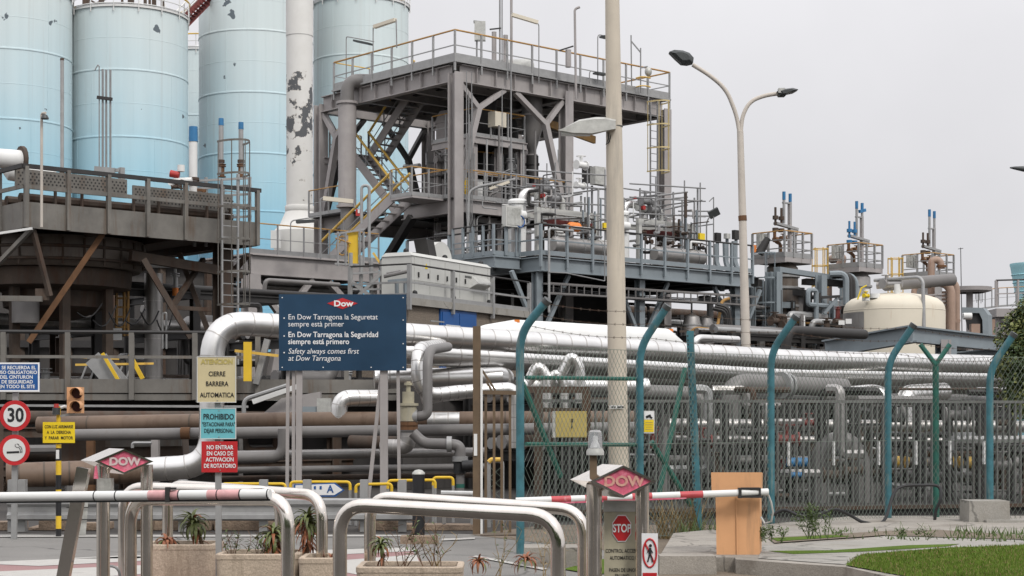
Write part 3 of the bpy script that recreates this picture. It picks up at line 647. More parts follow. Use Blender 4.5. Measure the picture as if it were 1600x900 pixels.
railing(t, [TF(-.2, 7.5, ZT + .07), TF(-.2, -.2, ZT + .07), TF(LS + .1, -.2, ZT + .07), TF(LS + .1, 7.4, ZT + .07)], 1.1, galv, ocre, 1.35, 1, .26, .06, .07, .4)
railing(t, [TF(-.2, 7.5, ZT + .07), TF(1.6, 7.5, ZT + .07)], 1.1, galv, yel, 1.2)
# web stiffeners and welded plates on the edge girder
b = MB()
for k in range(1, 12):
    p = TF(LS * k / 12, -.02, ZT - .36); MB().box(p, (.02, .28, .58), ux=U).build('web_stiffener', steel, t)
for k in range(1, 9): MB().box(TF(-.02, LT * k / 9, ZT - .36), (.28, .02, .58), ux=U).build('web_stiffener', steel, t)

def yb(s0, t0, du, dv, zl=10.4, zn=13.2, arm=2.4, m=steel):
    d = U * du + V * dv; p = TF(s0, t0, 0) + d * .25; n = TF(s0, t0, 0) + d * 1.1
    brace_part(t, [p + ZZ * zl, n + ZZ * zn], .24, m); brace_part(t, [n + ZZ * zn, TF(s0, t0, ZT - .75) + d * .2], .2, m); brace_part(t, [n + ZZ * zn, TF(s0, t0, ZT - .7) + d * arm], .2, m)
yb(0, 0, 1, 0); yb(5.65, 0, -1, 0, 10.2, 13.0, 2.7); yb(0, LT, 0, -1, 9.9, 12.9, 2.2); yb(5.65, LT, -1, 0, 10, 12.6, 2.4, dsteel); yb(0, LT, 1, 0, 10, 12.8, 2.2, dsteel)
# intermediate floors
Z2 = 9.75
def slab(par, F, s0, s1, t0, t1, z, th=.06, m=None, name='floor_plate'):
    return MB().hexa([F(s0, t0, z - th), F(s1, t0, z - th), F(s1, t1, z - th), F(s0, t1, z - th), F(s0, t0, z), F(s1, t0, z), F(s1, t1, z), F(s0, t1, z)]).build(name, m or dsteel, par)
beam_part(t, TF(.05, .2, Z2 - .3), TF(.05, 3.2, Z2 - .3), .55, .28); beam_part(t, TF(.2, .02, Z2 - .28), TF(5.5, .02, Z2 - .28), .5, .26); beam_part(t, TF(5.65, .2, Z2 - .3), TF(5.65, LT - .2, Z2 - .3), .5, .24)
beam_part(t, TF(.05, 3.2, Z2 - .3), TF(5.6, 3.2, Z2 - .3), .5, .2, dsteel); beam_part(t, TF(.05, LT, Z2 - .3), TF(5.6, LT, Z2 - .3), .5, .2); beam_part(t, TF(0, 5.8, Z2 - .3), TF(0, LT - .2, Z2 - .3), .5, .24)
slab(t, TF, -.1, 5.5, .1, 3.2, Z2); slab(t, TF, -.6, 1.2, 5.8, LT, Z2); slab(t, TF, 1.8, 5.5, 3.3, LT - .1, Z2)
railing(t, [TF(-.1, 3.2, Z2), TF(-.1, .3, Z2)], 1.05, galv, ocre, 1.2); railing(t, [TF(-.6, LT, Z2), TF(-.6, 5.9, Z2)], 1.05, galv, ocre, 1.2)
for k in range(5): beam_part(t, TF(.2 + k * 1.2, .2, Z2 - .5), TF(.2 + k * 1.2, 3.1, Z2 - .5), .22, .12, dsteel, 'joist')
brace_part(t, [TF(0, 2.6, Z2 - .5), TF(0, 4.6, 7.4)], .3, dsteel)
# stairs
stair(t, TF(-1.1, 6.5, 7.5), TF(-1.1, 1.9, Z2 + .02), U, .85, steel, yel); slab(t, TF, -1.6, 0, .6, 1.9, Z2 + .02, .1, steel, 'landing')
railing(t, [TF(-1.6, 1.9, Z2), TF(-1.6, .6, Z2), TF(0, .6, Z2)], 1.05, galv, ocre, 1.)
stair(t, TF(.9, 4.4, Z2), TF(.9, 7.2, 12.25), U, .8, steel, yel); slab(t, TF, .3, 1.9, 7.2, 8.5, 12.25, .16, steel, 'landing')
railing(t, [TF(.3, 8.5, 12.25), TF(.3, 7.2, 12.25)], 1.05, galv, yel, 1.); railing(t, [TF(.3, 8.5, 12.25), TF(1.9, 8.5, 12.25)], 1.05, galv, yel, 1.)
stair(t, TF(1.75, 7.2, 12.25), TF(1.75, 4.2, 14.7), U, .8, steel, yel); beam_part(t, TF(0, 8.5, 12.1), TF(2, 8.5, 12.1), .26, .16)
# caged ladder at the right end of the deck
ladder(t, TF(LS - 1.15, -.5, 7.4), TF(LS - 1.15, -.5, ZT - .2), U, .42, gtube, True, pyel, 4.2, .42, -V)
# deck bracket for ladder and cable drops
b = MB()
for k in range(5): b.tube([TF(.28 + k * .07, -.3 - (k % 2) * .05, ZT - .3 - (k % 3) * .8), TF(.28 + k * .07, -.3, 9), TF(.5 + k * .12, -.35, 7.3)], .02, 5)
b.build('cable_run', gtube, t)
b = MB(); b.tube([TF(2.4, -.4, 15.8), TF(2.4, -.4, 7.5)], .035, 6); b.tube([TF(1.95, -.4, 13.9), TF(1.95, -.4, 7.6)], .02, 6); b.build('drop_pipe', gtube, t)
# upper equipment platform and its legs
ZE = 12.25
slab(t, TF, 1.3, 3.9, .5, 3.0, ZE, .08, dsteel); 
for a, c_ in ((TF(1.3, .45, ZE - .15), TF(3.95, .45, ZE - .15)), (TF(1.3, .45, ZE - .15), TF(1.3, 3, ZE - .15)), (TF(3.95, .45, ZE - .15), TF(3.95, 3, ZE - .15))): beam_part(t, a, c_, .28, .14, steel)
railing(t, [TF(1.3, 3.0, ZE), TF(1.3, .5, ZE), TF(3.9, .5, ZE), TF(3.9, 2.4, ZE)], 1.05, galv, ocre, 1.)
for s, tt in ((1.4, .6), (3.8, .6), (1.4, 2.8), (3.8, 2.8), (2.7, .7)): col_part(t, TF(s, tt, 7.3), TF(s, tt, ZE - .3), .2, .2)
for z in (9.1, 10.9): beam_part(t, TF(1.4, .6, z), TF(3.9, .6, z), .2, .12); slab(t, TF, 1.3, 4.2, .7, 3.2, z + .1, .05)
railing(t, [TF(.4, .55, Z2 + .05), TF(3.2, .55, Z2 + .05)], 1.05, galv, ocre, 1.)
railing(t, [TF(.9, 1.7, Z2 + 1.2), TF(3.4, 1.2, Z2 + 1.2)], .9, galv, ocre, 1.)
MB().bar(TF(5.0, .5, 13.2), TF(8.6, 1.4, 13.0), .12, .3).build('crane_beam', ocre, t)
# top-deck end beams
slab(t, TF, 5.6, LS - .1, 3, 6, 7.6, .1, dsteel)
def blk_box(name, label, cat, c, d, m, rz=None, door=None):
    t = thing(name, label, cat, c - ZZ * d[2] / 2); o = MB().box(c, d, ux=U if rz is None else rz).build('body', m, t)
    return t
# equipment held by the tower
c = TF(4.75, 1.0, 0); t = thing('dust_cyclone', 'grey cone-bottomed cyclone vessel hung under the tower top deck', 'cyclone', c + ZZ * 12)
MB().lathe(c, [(.41, 14.3), (.41, 12.95), (.16, 12.1), (.15, 11.7)], 24).build('body', pgrey, t)
b = MB(); b.lathe(c, [(.45, 13.45), (.45, 13.52), (.41, 13.53)], 24); b.lathe(c, [(.22, 11.85), (.22, 11.95), (.16, 11.96)], 16); b.build('flange', steel, t)
MB().tube(rounded([c + ZZ * 11.8, c + ZZ * 10.6, c + ZZ * 10.2 + U * .5, c + ZZ * 7.6 + U * .5], .3), .13, 12).build('discharge_pipe', dsteel, t)
t = thing('white_control_box', 'white square cabinet on the small platform inside the tower', 'cabinet', TF(2.75, .62, ZE)); MB().box(TF(2.45, .42, ZE + .72), (.52, .4, .56), ux=U).build('body', cream, t); MB().box(TF(2.16, .42, ZE + .72), (.05, .42, .58), ux=U).build('side_panel', cream, t)
t = thing('yellow_fronted_panel', 'pale cabinet with yellow edge low inside the tower', 'cabinet', TF(1.6, .9, Z2 + .2)); MB().box(TF(1.6, .9, Z2 + .55), (.75, .3, .75), ux=U).build('body', white, t); MB().box(TF(1.13, .9, Z2 + .55), (.14, .31, .76), ux=U).build('side_panel', byel, t)
railing(t, [TF(.3, -.1, Z2), TF(5.5, -.1, Z2)], 1.05, galv, ocre, 1.1, 2)
for k in range(8):
    s_ = .5 + k * .62; MB().tube(rounded([TF(s_, .1, 7.3), TF(s_, .1, 8.2 + (k % 4) * .9), TF(s_ + .5, .1, 8.4 + (k % 4) * .9), TF(s_ + .5, .1, 11.5 + (k % 3) * .6)], .15), .025 + .012 * (k % 3), 6).build('conduit', (gtube, galv, pgrey)[k % 3], t)
for s_, t_ in ((3.9, 3.1), (5.25, 3.3), (2.6, 3.4)): MB().lathe(TF(s_, t_, 0), [(.2, 9.3), (.62, 9.8), (.62, 13.2), (.66, 13.2), (.66, 13.3), (.5, 13.7), (.1, 13.8)], 22).build('vessel', dsteel if s_ > 3 else steel, t)
MB().lathe(TF(3.1, 2.4, 0), [(.75, 14.1), (.75, 13.0), (.3, 12.4)], 20).build('hopper', dsteel, t)
t = thing('tower_machinery', 'dark tangle of pumps, valves and pipes inside the steel tower', 'machinery', TF(3, 2, Z2))
for k in range(16):
    s, tt, z = rnd.uniform(1, 5.3), rnd.uniform(.6, 3.2), rnd.choice([Z2 + .05, 11.05, 10.0, 7.4, 8.2]); r = rnd.uniform(.12, .34); b = MB()
    if k % 3 == 0: b.cyl(TF(s, tt, z), TF(s, tt, z + rnd.uniform(.6, 1.3)), r, n=14); flange(b, TF(s, tt, z + .5), ZZ, r * .8)
    elif k % 3 == 1: b.cyl(TF(s, tt, z + .4), TF(s + rnd.uniform(.5, 1), tt, z + .4), r, n=14); valve(b, TF(s - .2, tt, z + .5), U, .08)
    else: b.box(TF(s, tt, z + .35), (r * 2.5, r * 2, .7), ux=U); valve(b, TF(s + .3, tt - .2, z + .5), ZZ, .07)
    b.build('machine_unit', rnd.choice([dsteel, dsteel, pgrey, steel, galv]), t)
for k in range(22):
    s, tt = rnd.uniform(.6, 5.2), rnd.uniform(.3, 3.4); z = rnd.uniform(7.4, 11.6); pts = [TF(s, tt, z)]
    for j in range(4):
        ax = rnd.choice([U, -U, V * .6, ZZ, -ZZ]); q_ = pts[-1] + ax * rnd.uniform(.4, 1.5); q_.z = min(max(q_.z, 7.3), 12); l_ = q_ - TF.o; a_ = min(max(l_.dot(TF.u), .4), 5.3); c_ = min(max(l_.dot(TF.v), .3), 3.6); pts.append(TF(a_, c_, q_.z))
    MB().tube(rounded(pts, .12, 3), rnd.choice([.03, .045, .06, .09]), 8).build('pipe', rnd.choice([pgrey, galv, dsteel, gtube, alud]), t)
b = MB(); x = TF(2.9, .2, 0)
for z in (9.2, 9.9, 10.6, 11.2): valve(b, x + ZZ * z, ZZ, .09); b.wheel(x + ZZ * z + U * .22, .12, U)
b.tube([x + ZZ * 8.4, x + ZZ * 12], .08, 8); b.build('valve_stack', gtube, t)
# large vertical duct with elbow
t = thing('vertical_duct', 'thick grey vertical pipe with elbow into the tower deck', 'duct', TF(-.55, 6.1, 7.3))
D = TF(-.55, 6.1, 0); MB().tube(rounded([D + ZZ * 7.0, D + ZZ * 14.95, D + ZZ * 14.95 + (TF(1.8, 4.4, 0) - TF(-.55, 6.1, 0)) * .8], .5, 7), .27, 20).build('pipe', pgrey, t)
MB().cyl(D + ZZ * 9.95, D + ZZ * 14.0, .36, n=24).build('wide_section', steel, t)
b = MB(); flange(b, D + ZZ * 14.05, ZZ, .3, .05); flange(b, D + ZZ * 9.93, ZZ, .3, .05); b.build('flange', steel, t)
# top-deck fittings
def goose(p, h, dx, m, label, tube_lamp=True, L_=.9, name='deck_lamp'):
    t = thing(name, label, 'lamp', p); d = U * dx
    MB().tube(rounded([p, p + ZZ * h, p + ZZ * h + d * .9], .15), .024, 6).build('post', gtube, t)
    e = p + ZZ * (h - .03) + d
    if tube_lamp: MB().bar(e - U * L_ * .5, e + U * L_ * .5, .14, .12).build('lamp_head', m, t)
    else: MB().box(e - ZZ * .02, (.55, .3, .07), ux=U).build('lamp_head', m, t)
    return t
p = TF(0, 4.6, ZT); t = thing('tube_lamp', 'cream tube lamp on tall frame above tower left railing', 'lamp', p)
a_, b_ = at(583, 110, 65), at(622, 88, 64.2)
MB().tube(rounded([a_, at(583, 41, 65), at(619, 29, 64.2), at(620, 75, 64.2)], .1), .024, 6).build('frame', gtube, t); MB().bar(at(585, 42, 65), at(618, 31, 64.2), .16, .13).build('lamp_head', cream, t)
t = thing('deck_floodlight', 'flat dark floodlight on bent tube frame over tower deck corner', 'lamp', at(541, 140, 67))
MB().tube(rounded([at(541, 140, 67), at(541, 57, 67), at(584, 65, 65.6)], .12), .022, 6).build('frame', gtube, t); MB().bar(at(555, 64, 66.4), at(579, 69, 66.0), .3, .08).build('lamp_head', lampd, t)
t = thing('deck_cabinet', 'grey upright electric cabinet beyond the tower top railing', 'cabinet', TF(3.2, 5, ZT)); MB().box(at(750, 49, 67), (.44, .35, .75)).build('body', lampl, t); MB().bar(at(745, 62, 67), at(745, 100, 67), .05, .05).build('post', gtube, t)
MB().bar(at(756, 36, 67.1), at(740, 34, 67.1), .4, .04).build('rain_hood', galv, t)
t = thing('vent_masts', 'thin tall vent masts rising from the middle of tower deck', 'masts', TF(2.2, 1, ZT))
for px, y0, r in ((781, -25, .035), (784.5, -25, .025), (799, -25, .055), (772, 50, .1), (790, 55, .1), (888, 78, .12)): MB().cyl(at(px, 105, 64.5), at(px, y0, 64.5), r, n=8).build('mast', steel if r > .05 else gtube, t)
b = MB(); b.bar(at(765, 46, 64.4), at(783, 44, 64.4), .05, .05); b.bar(at(874, 79, 64.4), at(896, 72, 64.4), .05, .05); b.build('crossbar', dsteel, t)
t = thing('deck_drum', 'white horizontal drum and pipe lying on the tower top deck', 'vessel', TF(3.8, 1.2, ZT + .1)); MB().tube([TF(3.0, 1.4, ZT + .5), TF(3.1, 1.4, ZT + .5), TF(4.2, .5, ZT + .5), TF(4.3, .45, ZT + .5)], .3, 16, True, [.15, .28, .34, .2]).build('shell', whitec, t)
MB().bar(TF(3.3, .8, ZT + .06), TF(4.1, .4, ZT + .06), .3, .14).build('saddle', steel, t)
t = thing('tube_lamp', 'cream tube lamp reaching left from post over tower deck middle', 'lamp', at(842, 130, 64))
MB().tube(rounded([at(842, 130, 64), at(842, 38, 64), at(836, 33, 64)], .1), .024, 6).build('post', gtube, t); MB().bar(at(800, 23, 63.6), at(840, 35, 64), .15, .13).build('lamp_head', cream, t)
t = thing('bent_mast', 'thin hooked grey mast left of the near lamp pole', 'mast', at(898, 140, 65)); MB().tube(rounded([at(900, 155, 65), at(898, 14, 65), at(906, 11, 65)], .12), .05, 8).build('pole', steel, t)
goose(at(934, 130, 66.5), 1.95, .5, lampd, 'gooseneck lamp half hidden behind the near lamp pole', False); goose(at(921, 130, 66), .5, .6, lampd, 'low flat floodlight mounted on the tower railing', False)
t = thing('scaffold_mast', 'twin scaffold tubes with a slanted link at tower deck end', 'mast', at(995, 140, 68))
b = MB(); b.cyl(at(987, 145, 68), at(986, 55, 68), .03, n=6); b.cyl(at(1001, 145, 68), at(1001, 75, 68), .03, n=6); b.bar(at(986, 64, 68), at(1001, 82, 68), .05, .05); b.bar(at(1001, 106, 68), at(1012, 104, 68), .05, .05); b.build('tubes', gtube, t)
MB().ball(at(1013, 112, 68), .15, 8, 1.3).build('siren_head', lampl, t)
b = MB(); b.tube([at(994 + 22 * (i / 8), 122 - 2 * math.sin(i / 8 * 3.14), 68 - .4 * math.sin(i / 8 * 3.14)) for i in range(9)], .03, 6); b.tube([at(994 + 22 * (i / 8), 136 - 2 * math.sin(i / 8 * 3.14), 68 - .4 * math.sin(i / 8 * 3.14)) for i in range(9)], .03, 6); b.build('hoop', yel, t)

# ================================================================== BRIDGE between stack and tower
BF = Frame(at(392, HZ, 58.5).x, 58.5)
t = thing('pipe_bridge', 'grey steel bridge deck with ochre handrail below the white stack', 'platform', BF(2.6, 1, 0))
zb = EYE + (HZ - 397) * 58.5 / FPX; LB = 5.6
beam_part(t, BF(0, 0, zb - .36), BF(LB, 0, zb - .36), .72, .3); beam_part(t, BF(0, 3, zb - .36), BF(LB, 3, zb - .36), .7, .3); slab(t, BF, -.1, LB, -.1, 3.1, zb + .04, .05, steel)
for s in (0, LB): beam_part(t, BF(s, .2, zb - .36), BF(s, 2.9, zb - .36), .5, .24)
for s, tt in ((-.0, 0), (0, 3), (LB, 3), (LB, 0)): col_part(t, BF(s, tt, 0), BF(s, tt, zb - .73), .5, .5)
brace_part(t, [BF(.1, 0, zb - .85), BF(1.3, 0, zb - 2.2)], .2); brace_part(t, [BF(2.6, 0, zb - .75), BF(1.3, 0, zb - 2.2)], .2); brace_part(t, [BF(1.3, 0, zb - 2.2), BF(.25, 0, 0)], .3); brace_part(t, [BF(3.3, 0, zb - .8), BF(5.2, 0, zb - 2.4)], .22)
railing(t, [BF(0, 0, zb + .05), BF(LB, 0, zb + .05)], 1.05, gtube, ocre, 1.1, 1, .16)
for k in range(3): MB().tube([BF(.3, .5 + k * .7, zb - .9 - k * .1), BF(LB, .5 + k * .7, zb - .9 - k * .1)], .07 + k * .03, 10).build('pipe', [pgrey, alud, galv][k], t)
# gate and yellow box at the stair foot
t = thing('stair_foot_gate', 'bright yellow panel in a galvanised frame at the stair foot', 'gate', at(552, 410, 57)); MB().box(at(552, 388, 57), (.34, .04, 1.1)).build('panel', byel, t)
b = MB()
for px in (528, 540, 562, 568): b.bar(at(px, 416, 56.9), at(px, 362, 56.9), .06, .05)
b.bar(at(523, 366, 56.9), at(570, 358, 56.9), .05, .06); b.bar(at(523, 412, 56.9), at(570, 414, 56.9), .05, .06); b.build('frame', galv, t)
b = MB(); b.tube([at(535 + 9 * math.cos(i * .524), 384 + 15 * math.sin(i * .524), 56.95) for i in range(13)], .03, 6, False); b.tube([at(524, 372, 56.9), at(548, 380, 56.9)], .03, 6); b.build('hoop', ocre, t)
t = thing('fire_notice', 'small red and white notice on the yellow stair rail', 'sign', at(560, 332, 63)); MB().box(at(560, 332, 63), (.2, .03, .26)).build('panel', redp, t); MB().box(at(560.6, 330, 62.97), (.07, .02, .14)).build('pictogram', white, t)
t = thing('stair_tube_lamp', 'white tube lamp on arched frame beside the yellow stair', 'lamp', at(503, 405, 60)); MB().tube(rounded([at(501, 405, 60), at(501, 309, 60), at(552, 315, 60), at(554, 325, 60)], .12), .035, 6).build('frame', gtube, t); MB().bar(at(505, 310, 60), at(552, 315, 60), .17, .15).build('lamp_head', cream, t)
t = thing('walkway_floodlight', 'flat dark floodlight on gooseneck before the stack base', 'lamp', at(454, 395, 58)); MB().tube(rounded([at(454, 395, 58), at(454, 345, 58), at(500, 338, 58)], .15), .022, 6).build('post', gtube, t); MB().bar(at(463, 347, 58), at(491, 345, 58), .3, .09).build('lamp_head', lampd, t)
t = thing('arched_vent', 'grey inverted-U vent pipe standing before the yellow stair', 'vent pipe', at(577, 410, 58)); MB().tube(rounded([at(565, 350, 58), at(565, 290, 58), at(577, 290, 58), at(577, 410, 58)], .14), .055, 8).build('pipe', galv, t)

# ================================================================== COMPRESSOR PLATFORM (right of the tower)
MF = Frame(1.0, 57.5); zp = EYE + (HZ - 398) * 57.5 / FPX
t = thing('compressor_platform', 'long blue grey steel platform carrying two compressor skids', 'platform', MF(6, 3, 0))
LM = 11.1
beam_part(t, MF(0, 0, zp - .32), MF(LM, 0, zp - .32), .5, .26, steelb); beam_part(t, MF(0, 0, zp - .32), MF(0, 7.5, zp - .32), .5, .26, steelb); beam_part(t, MF(LM, 0, zp - .32), MF(LM, 7, zp - .32), .5, .26, steelb)
beam_part(t, MF(.2, 7, zp - .32), MF(LM, 7, zp - .32), .5, .26, dsteel)
slab(t, MF, .02, LM, .02, 7, zp, .06, dsteel, 'deck')
for k in range(9): beam_part(t, MF(.6 + k * 1.4, .2, zp - .3), MF(.6 + k * 1.4, 6.9, zp - .3), .36, .16, dsteel, 'joist')
for s in (.1, 5.2, 10.5):
    for tt in (.3, 6.5): col_part(t, MF(s, tt, 0), MF(s, tt, zp - .58), .28, .28, steelb if tt < 1 else dsteel)
    brace_part(t, [MF(s + .1, .3, 4.2), MF(s + 1.5, .3, zp - .6)], .14, steelb); brace_part(t, [MF(s - .1, .3, 4.6), MF(s - 1.2, .3, zp - .6)], .14, steelb)
railing(t, [MF(-.08, 7.4, zp), MF(-.08, -.08, zp), MF(LM, -.08, zp)], 1.05, steelb, dsteel, 1.3, 1, .16, .085, .07, .42)
slab(t, MF, -1.3, -.1, 1.0, 3.2, zp, .08, steelb, 'side_deck'); beam_part(t, MF(-1.3, .95, zp - .25), MF(-1.3, 3.2, zp - .25), .4, .18, steelb); beam_part(t, MF(-1.3, .95, zp - .26), MF(-.15, .95, zp - .26), .4, .18, steelb)
railing(t, [MF(-.1, 1.0, zp), MF(-1.3, 1.0, zp), MF(-1.3, 3.2, zp)], 1.05, steelb, dsteel, .6, 1, .14, .07, .06)
b = MB()
for z in (zp - .98, zp - 1.32): b.bar(MF(.2, -.2, z), MF(11.3, -.2, z + .05), .05, .06); b.bar(MF(.2, .1, z), MF(11.3, .1, z + .05), .05, .06)
for k in range(30): b.bar(MF(.4 + k * .37, -.2, zp - .97), MF(.4 + k * .37, -.2, zp - 1.3), .035, .035)
b.build('cable_tray', pgrey, t)
for k in range(4): MB().tube([MF(.3, -.1 + k * .06, zp - 1.12 - .05 * k), MF(5, 0, zp - 1.2 - .05 * k), MF(11, -.05, zp - 1.1 - .05 * k)], .022, 5).build('cable', black, t)
MB().tube(rounded([MF(.15, -.25, zp - 2.), MF(.15, -.25, zp + .9), MF(1.3, -.25, zp + .9)], .12), .045, 8).build('bent_conduit', galv, t)
MB().tube(rounded([MF(.1, -.3, zp - .62), MF(.9, -.3, zp - .6), MF(2.8, -.3, zp - .78), MF(2.8, -.3, zp + .9)], .05), .022, 6).build('thin_line', gtube, t)
# compressor skids
def skid(F, s, tt, label, motor):
    o = F(s, tt, zp); t = thing('compressor_skid', label, 'compressor', o, 'compressor skids on the platform')
    P = lambda a, b_, z: o + U * a + V * b_ + ZZ * z
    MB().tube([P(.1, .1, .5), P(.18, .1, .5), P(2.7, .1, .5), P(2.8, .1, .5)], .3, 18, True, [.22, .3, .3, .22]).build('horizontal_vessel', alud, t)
    b = MB()
    for k in (.5, 1.4, 2.3): b.tube([P(k, .1, .5), P(k + .06, .1, .5)], .315, 18)
    b.build('strap', galv, t); MB().box(P(1.4, .1, .1), (2.3, .5, .16), ux=U).build('skid_base', steel, t)
    o_ = t
    for a in (.1, 3.0):
        for q in (.9, 2.4): MB().bar(P(a, q, 0), P(a, q, 1.85), .16, .16).build('frame_post', whitec, t)
    MB().bar(P(0, .9, 1.8), P(3.1, .9, 1.8), .15, .2).build('frame_beam', whitec, o_); MB().bar(P(0, 2.4, 1.8), P(3.1, 2.4, 1.8), .15, .2).build('frame_beam', whitec, o_); MB().bar(P(3.02, .9, 1.8), P(3.02, 2.4, 1.8), .15, .2).build('frame_beam', whitec, o_)
    MB().bar(P(1.3, 1.6, 1.5), P(3.3, 1.6, 1.5), .5, .2).build('red_beam', redo, t)
    MB().tube([P(-.85, .9, 0), P(-.85, .9, 1.95)], .30, 20).build('filter_vessel', white, t); MB().tube([P(-.85, .9, 1.93), P(-.85, .9, 2.02), P(-.85, .9, 2.1)], .3, 20, True, [.36, .36, .28]).build('vessel_lid', white, t)
    MB().tube(rounded([P(-.2, 1.4, 1.6), P(-.2, 1.4, 2.5), P(.9, 1.4, 2.5), P(.9, 1.4, 2.0)], .35), .15, 16).build('elbow_pipe', alu, t)
    MB().tube(rounded([P(.3, 1.2, 2.35), P(1.6, 1.2, 2.35), P(1.6, 1.2, 1.9)], .2), .12, 14).build('white_pipe', whitec, t)
    for a, q, z in ((.55, 1.0, 2.6), (1.0, 1.0, 2.3), (1.5, 1.3, 2.2)): valve(MB(), P(a, q, z), U, .1).build('valve', gtube, t)
    MB().cyl(P(.45, 1.1, 2.35), P(.45, .95, 2.35), .085, n=12).build('red_actuator', redp, t); MB().cyl(P(.2, 1.2, 2.68), P(.2, 1.2, 2.78), .06, n=10).build('red_cap', redp, t)
    if motor: MB().tube([P(.85, .1, 1.2), P(.95, .1, 1.2), P(1.35, .1, 1.2), P(1.42, .1, 1.2)], .17, 14, True, [.1, .17, .17, .12]).build('orange_actuator', orange, t)
    for k in range(34):
        a = rnd.uniform(-.9, 3.0); pts = [P(a, rnd.uniform(-.2, 2), rnd.uniform(.5, 2.2))]
        for j in range(3): pts.append(pts[-1] + rnd.choice([U, -U, V, -V, ZZ, ZZ]) * rnd.uniform(.2, .55))
        MB().tube(rounded(pts, .08, 3), rnd.choice([.022, .03, .045, .06]), 8).build('small_pipe', rnd.choice([white, galv, rusty, gtube, alud, dsteel]), t)
    for k in range(12): a = rnd.uniform(.2, 2.9); valve(MB(), P(a, rnd.uniform(.2, 1.6), rnd.uniform(.9, 1.4)), rnd.choice([U, V]), .05).build('valve', rusty, t)
    MB().box(P(2.95, .3, 1.35), (.3, .1, .3), ux=U).build('gauge_board', syel, t)
    # scaffold tubes over the skid
    b = MB()
    for a in (.6, 2.2, 3.1): b.cyl(P(a, .5, .2), P(a, .5, 3.5), .03, n=6); b.cyl(P(a, 2.6, .2), P(a, 2.6, 3.3), .03, n=6)
    for z in (2.2, 2.8, 3.3): b.cyl(P(-.8, .5, z - .2), P(3.4, .5, z), .03, n=6); b.cyl(P(-.4, 2.6, z), P(3.4, 2.6, z), .03, n=6)
    for a in (.6, 3.1): b.cyl(P(a, .4, 2.8), P(a, 2.7, 2.8), .03, n=6)
    b.build('scaffold_tube', gtube, t)
    for k in range(4): MB().bar(P(1.9 + k * .3, .42, .0), P(1.9 + k * .3, .42, 1.9 + (k % 2) * .5), .05, .05).build('cable_post', steelb, t)
    MB().cyl(P(-1.35, .5, 0), P(-1.35, .5, 1.2), .12, n=12).build('suction_pipe', alud, t); MB().tube(rounded([P(-1.35, .5, 1.2), P(-1.35, .5, 1.5), P(-.9, .5, 1.5)], .2), .16, 12).build('suction_elbow', white, t)
    return t
skid(MF, 1.2, .7, 'compressor skid with orange actuator nearest the steel tower', True)
skid(MF, 6.4, .7, 'compressor skid with white elbows right of the near lamp pole', False)
c = MF(-.55, .9, zp + 1.35); t = thing('control_cabinet', 'pale square control cabinet on the platform railing corner', 'cabinet', MF(-.55, .9, zp)); MB().box(c, (.72, .22, .72), ux=U).build('body', whitec, t); MB().box(c - V * .115, (.6, .02, .6), ux=U).build('door', lampl, t)
b = MB(); b.bar(MF(-.8, .95, zp), MF(-.8, .95, zp + 1), .06, .06); b.bar(MF(-.3, .95, zp), MF(-.3, .95, zp + 1), .06, .06); b.build('stand', steelb, t)
b = MB(); b.tube([MF(-.25, .8, zp + 1.2) + (U * math.cos(i * .5) + ZZ * math.sin(i * .5)) * .2 for i in range(14)], .025, 6); b.build('coiled_hose', sblue, t)
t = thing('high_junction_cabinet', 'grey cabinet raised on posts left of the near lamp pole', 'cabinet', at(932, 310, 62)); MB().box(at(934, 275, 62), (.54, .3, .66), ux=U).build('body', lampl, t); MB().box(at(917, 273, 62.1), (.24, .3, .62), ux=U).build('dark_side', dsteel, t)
b = MB(); b.bar(at(925, 290, 62.1), at(925, 395, 62.1), .06, .06); b.bar(at(946, 290, 62.1), at(946, 395, 62.1), .06, .06); b.bar(at(915, 292, 62), at(952, 297, 62), .05, .05); b.build('stand', gtube, t)
# instrument rack
t = thing('tube_scaffold', 'grey scaffold frame of tubes around the first compressor', 'frame', at(880, 390, 61))
b = MB()
for px in (862, 889, 908, 914, 935, 948): b.cyl(at(px, 395, 61 + (px % 5) * .15), at(px, 270 + (px * 7) % 40, 61 + (px % 5) * .15), .045, n=6)
for y0, y1 in ((322, 302), (335, 316), (345, 340), (362, 360), (318, 322)): b.tube([at(800, y0, 61.3), at(910, y1, 61.3)], .045, 6)
b.tube(rounded([at(730, 400, 61), at(733, 300, 61), at(745, 292, 61), at(805, 280, 61)], .2), .05, 8)
b.build('tube', galv, t); MB().bar(at(765, 295, 61), at(796, 284, 61), .1, .1).build('lamp_head', cream, t); b = MB(); valve(b, at(908, 258, 61.3), U, .1); valve(b, at(906, 290, 61.3), U, .08); b.build('valve', white, t)
t = thing('tube_scaffold', 'scaffold tube frame around the second compressor skid', 'frame', at(1080, 400, 64))
b = MB()
for k, px in enumerate((975, 1000, 1052, 1066, 1072, 1085, 1090)): b.cyl(at(px, 405, 63 + k * .3), at(px, 294 + (px * 3) % 30, 63 + k * .3), .04, n=6)
for y0, y1 in ((312, 300), (318, 308), (340, 320), (352, 356), (365, 372)): b.tube([at(978, y0, 63.2), at(1074, y1, 65)], .04, 6); b.tube([at(1060, y0 + 18, 64.6), at(1115, y1 + 30, 65.6)], .03, 6)
b.build('tube', gtube, t)
t = thing('work_floodlight', 'dark tilted floodlight on curved post near the control boxes', 'lamp', at(1105, 420, 65)); MB().tube(rounded([at(1104, 420, 65), at(1104, 345, 65), at(1116, 330, 65)], .2), .03, 6).build('post', gtube, t); MB().bar(at(1108, 337, 65), at(1123, 329, 65), .3, .12, V).build('lamp_head', lampd, t); MB().tube([at(1115, 420, 65), at(1115, 308, 65), at(1108, 315, 65)], .025, 6).build('mast', gtube, t)
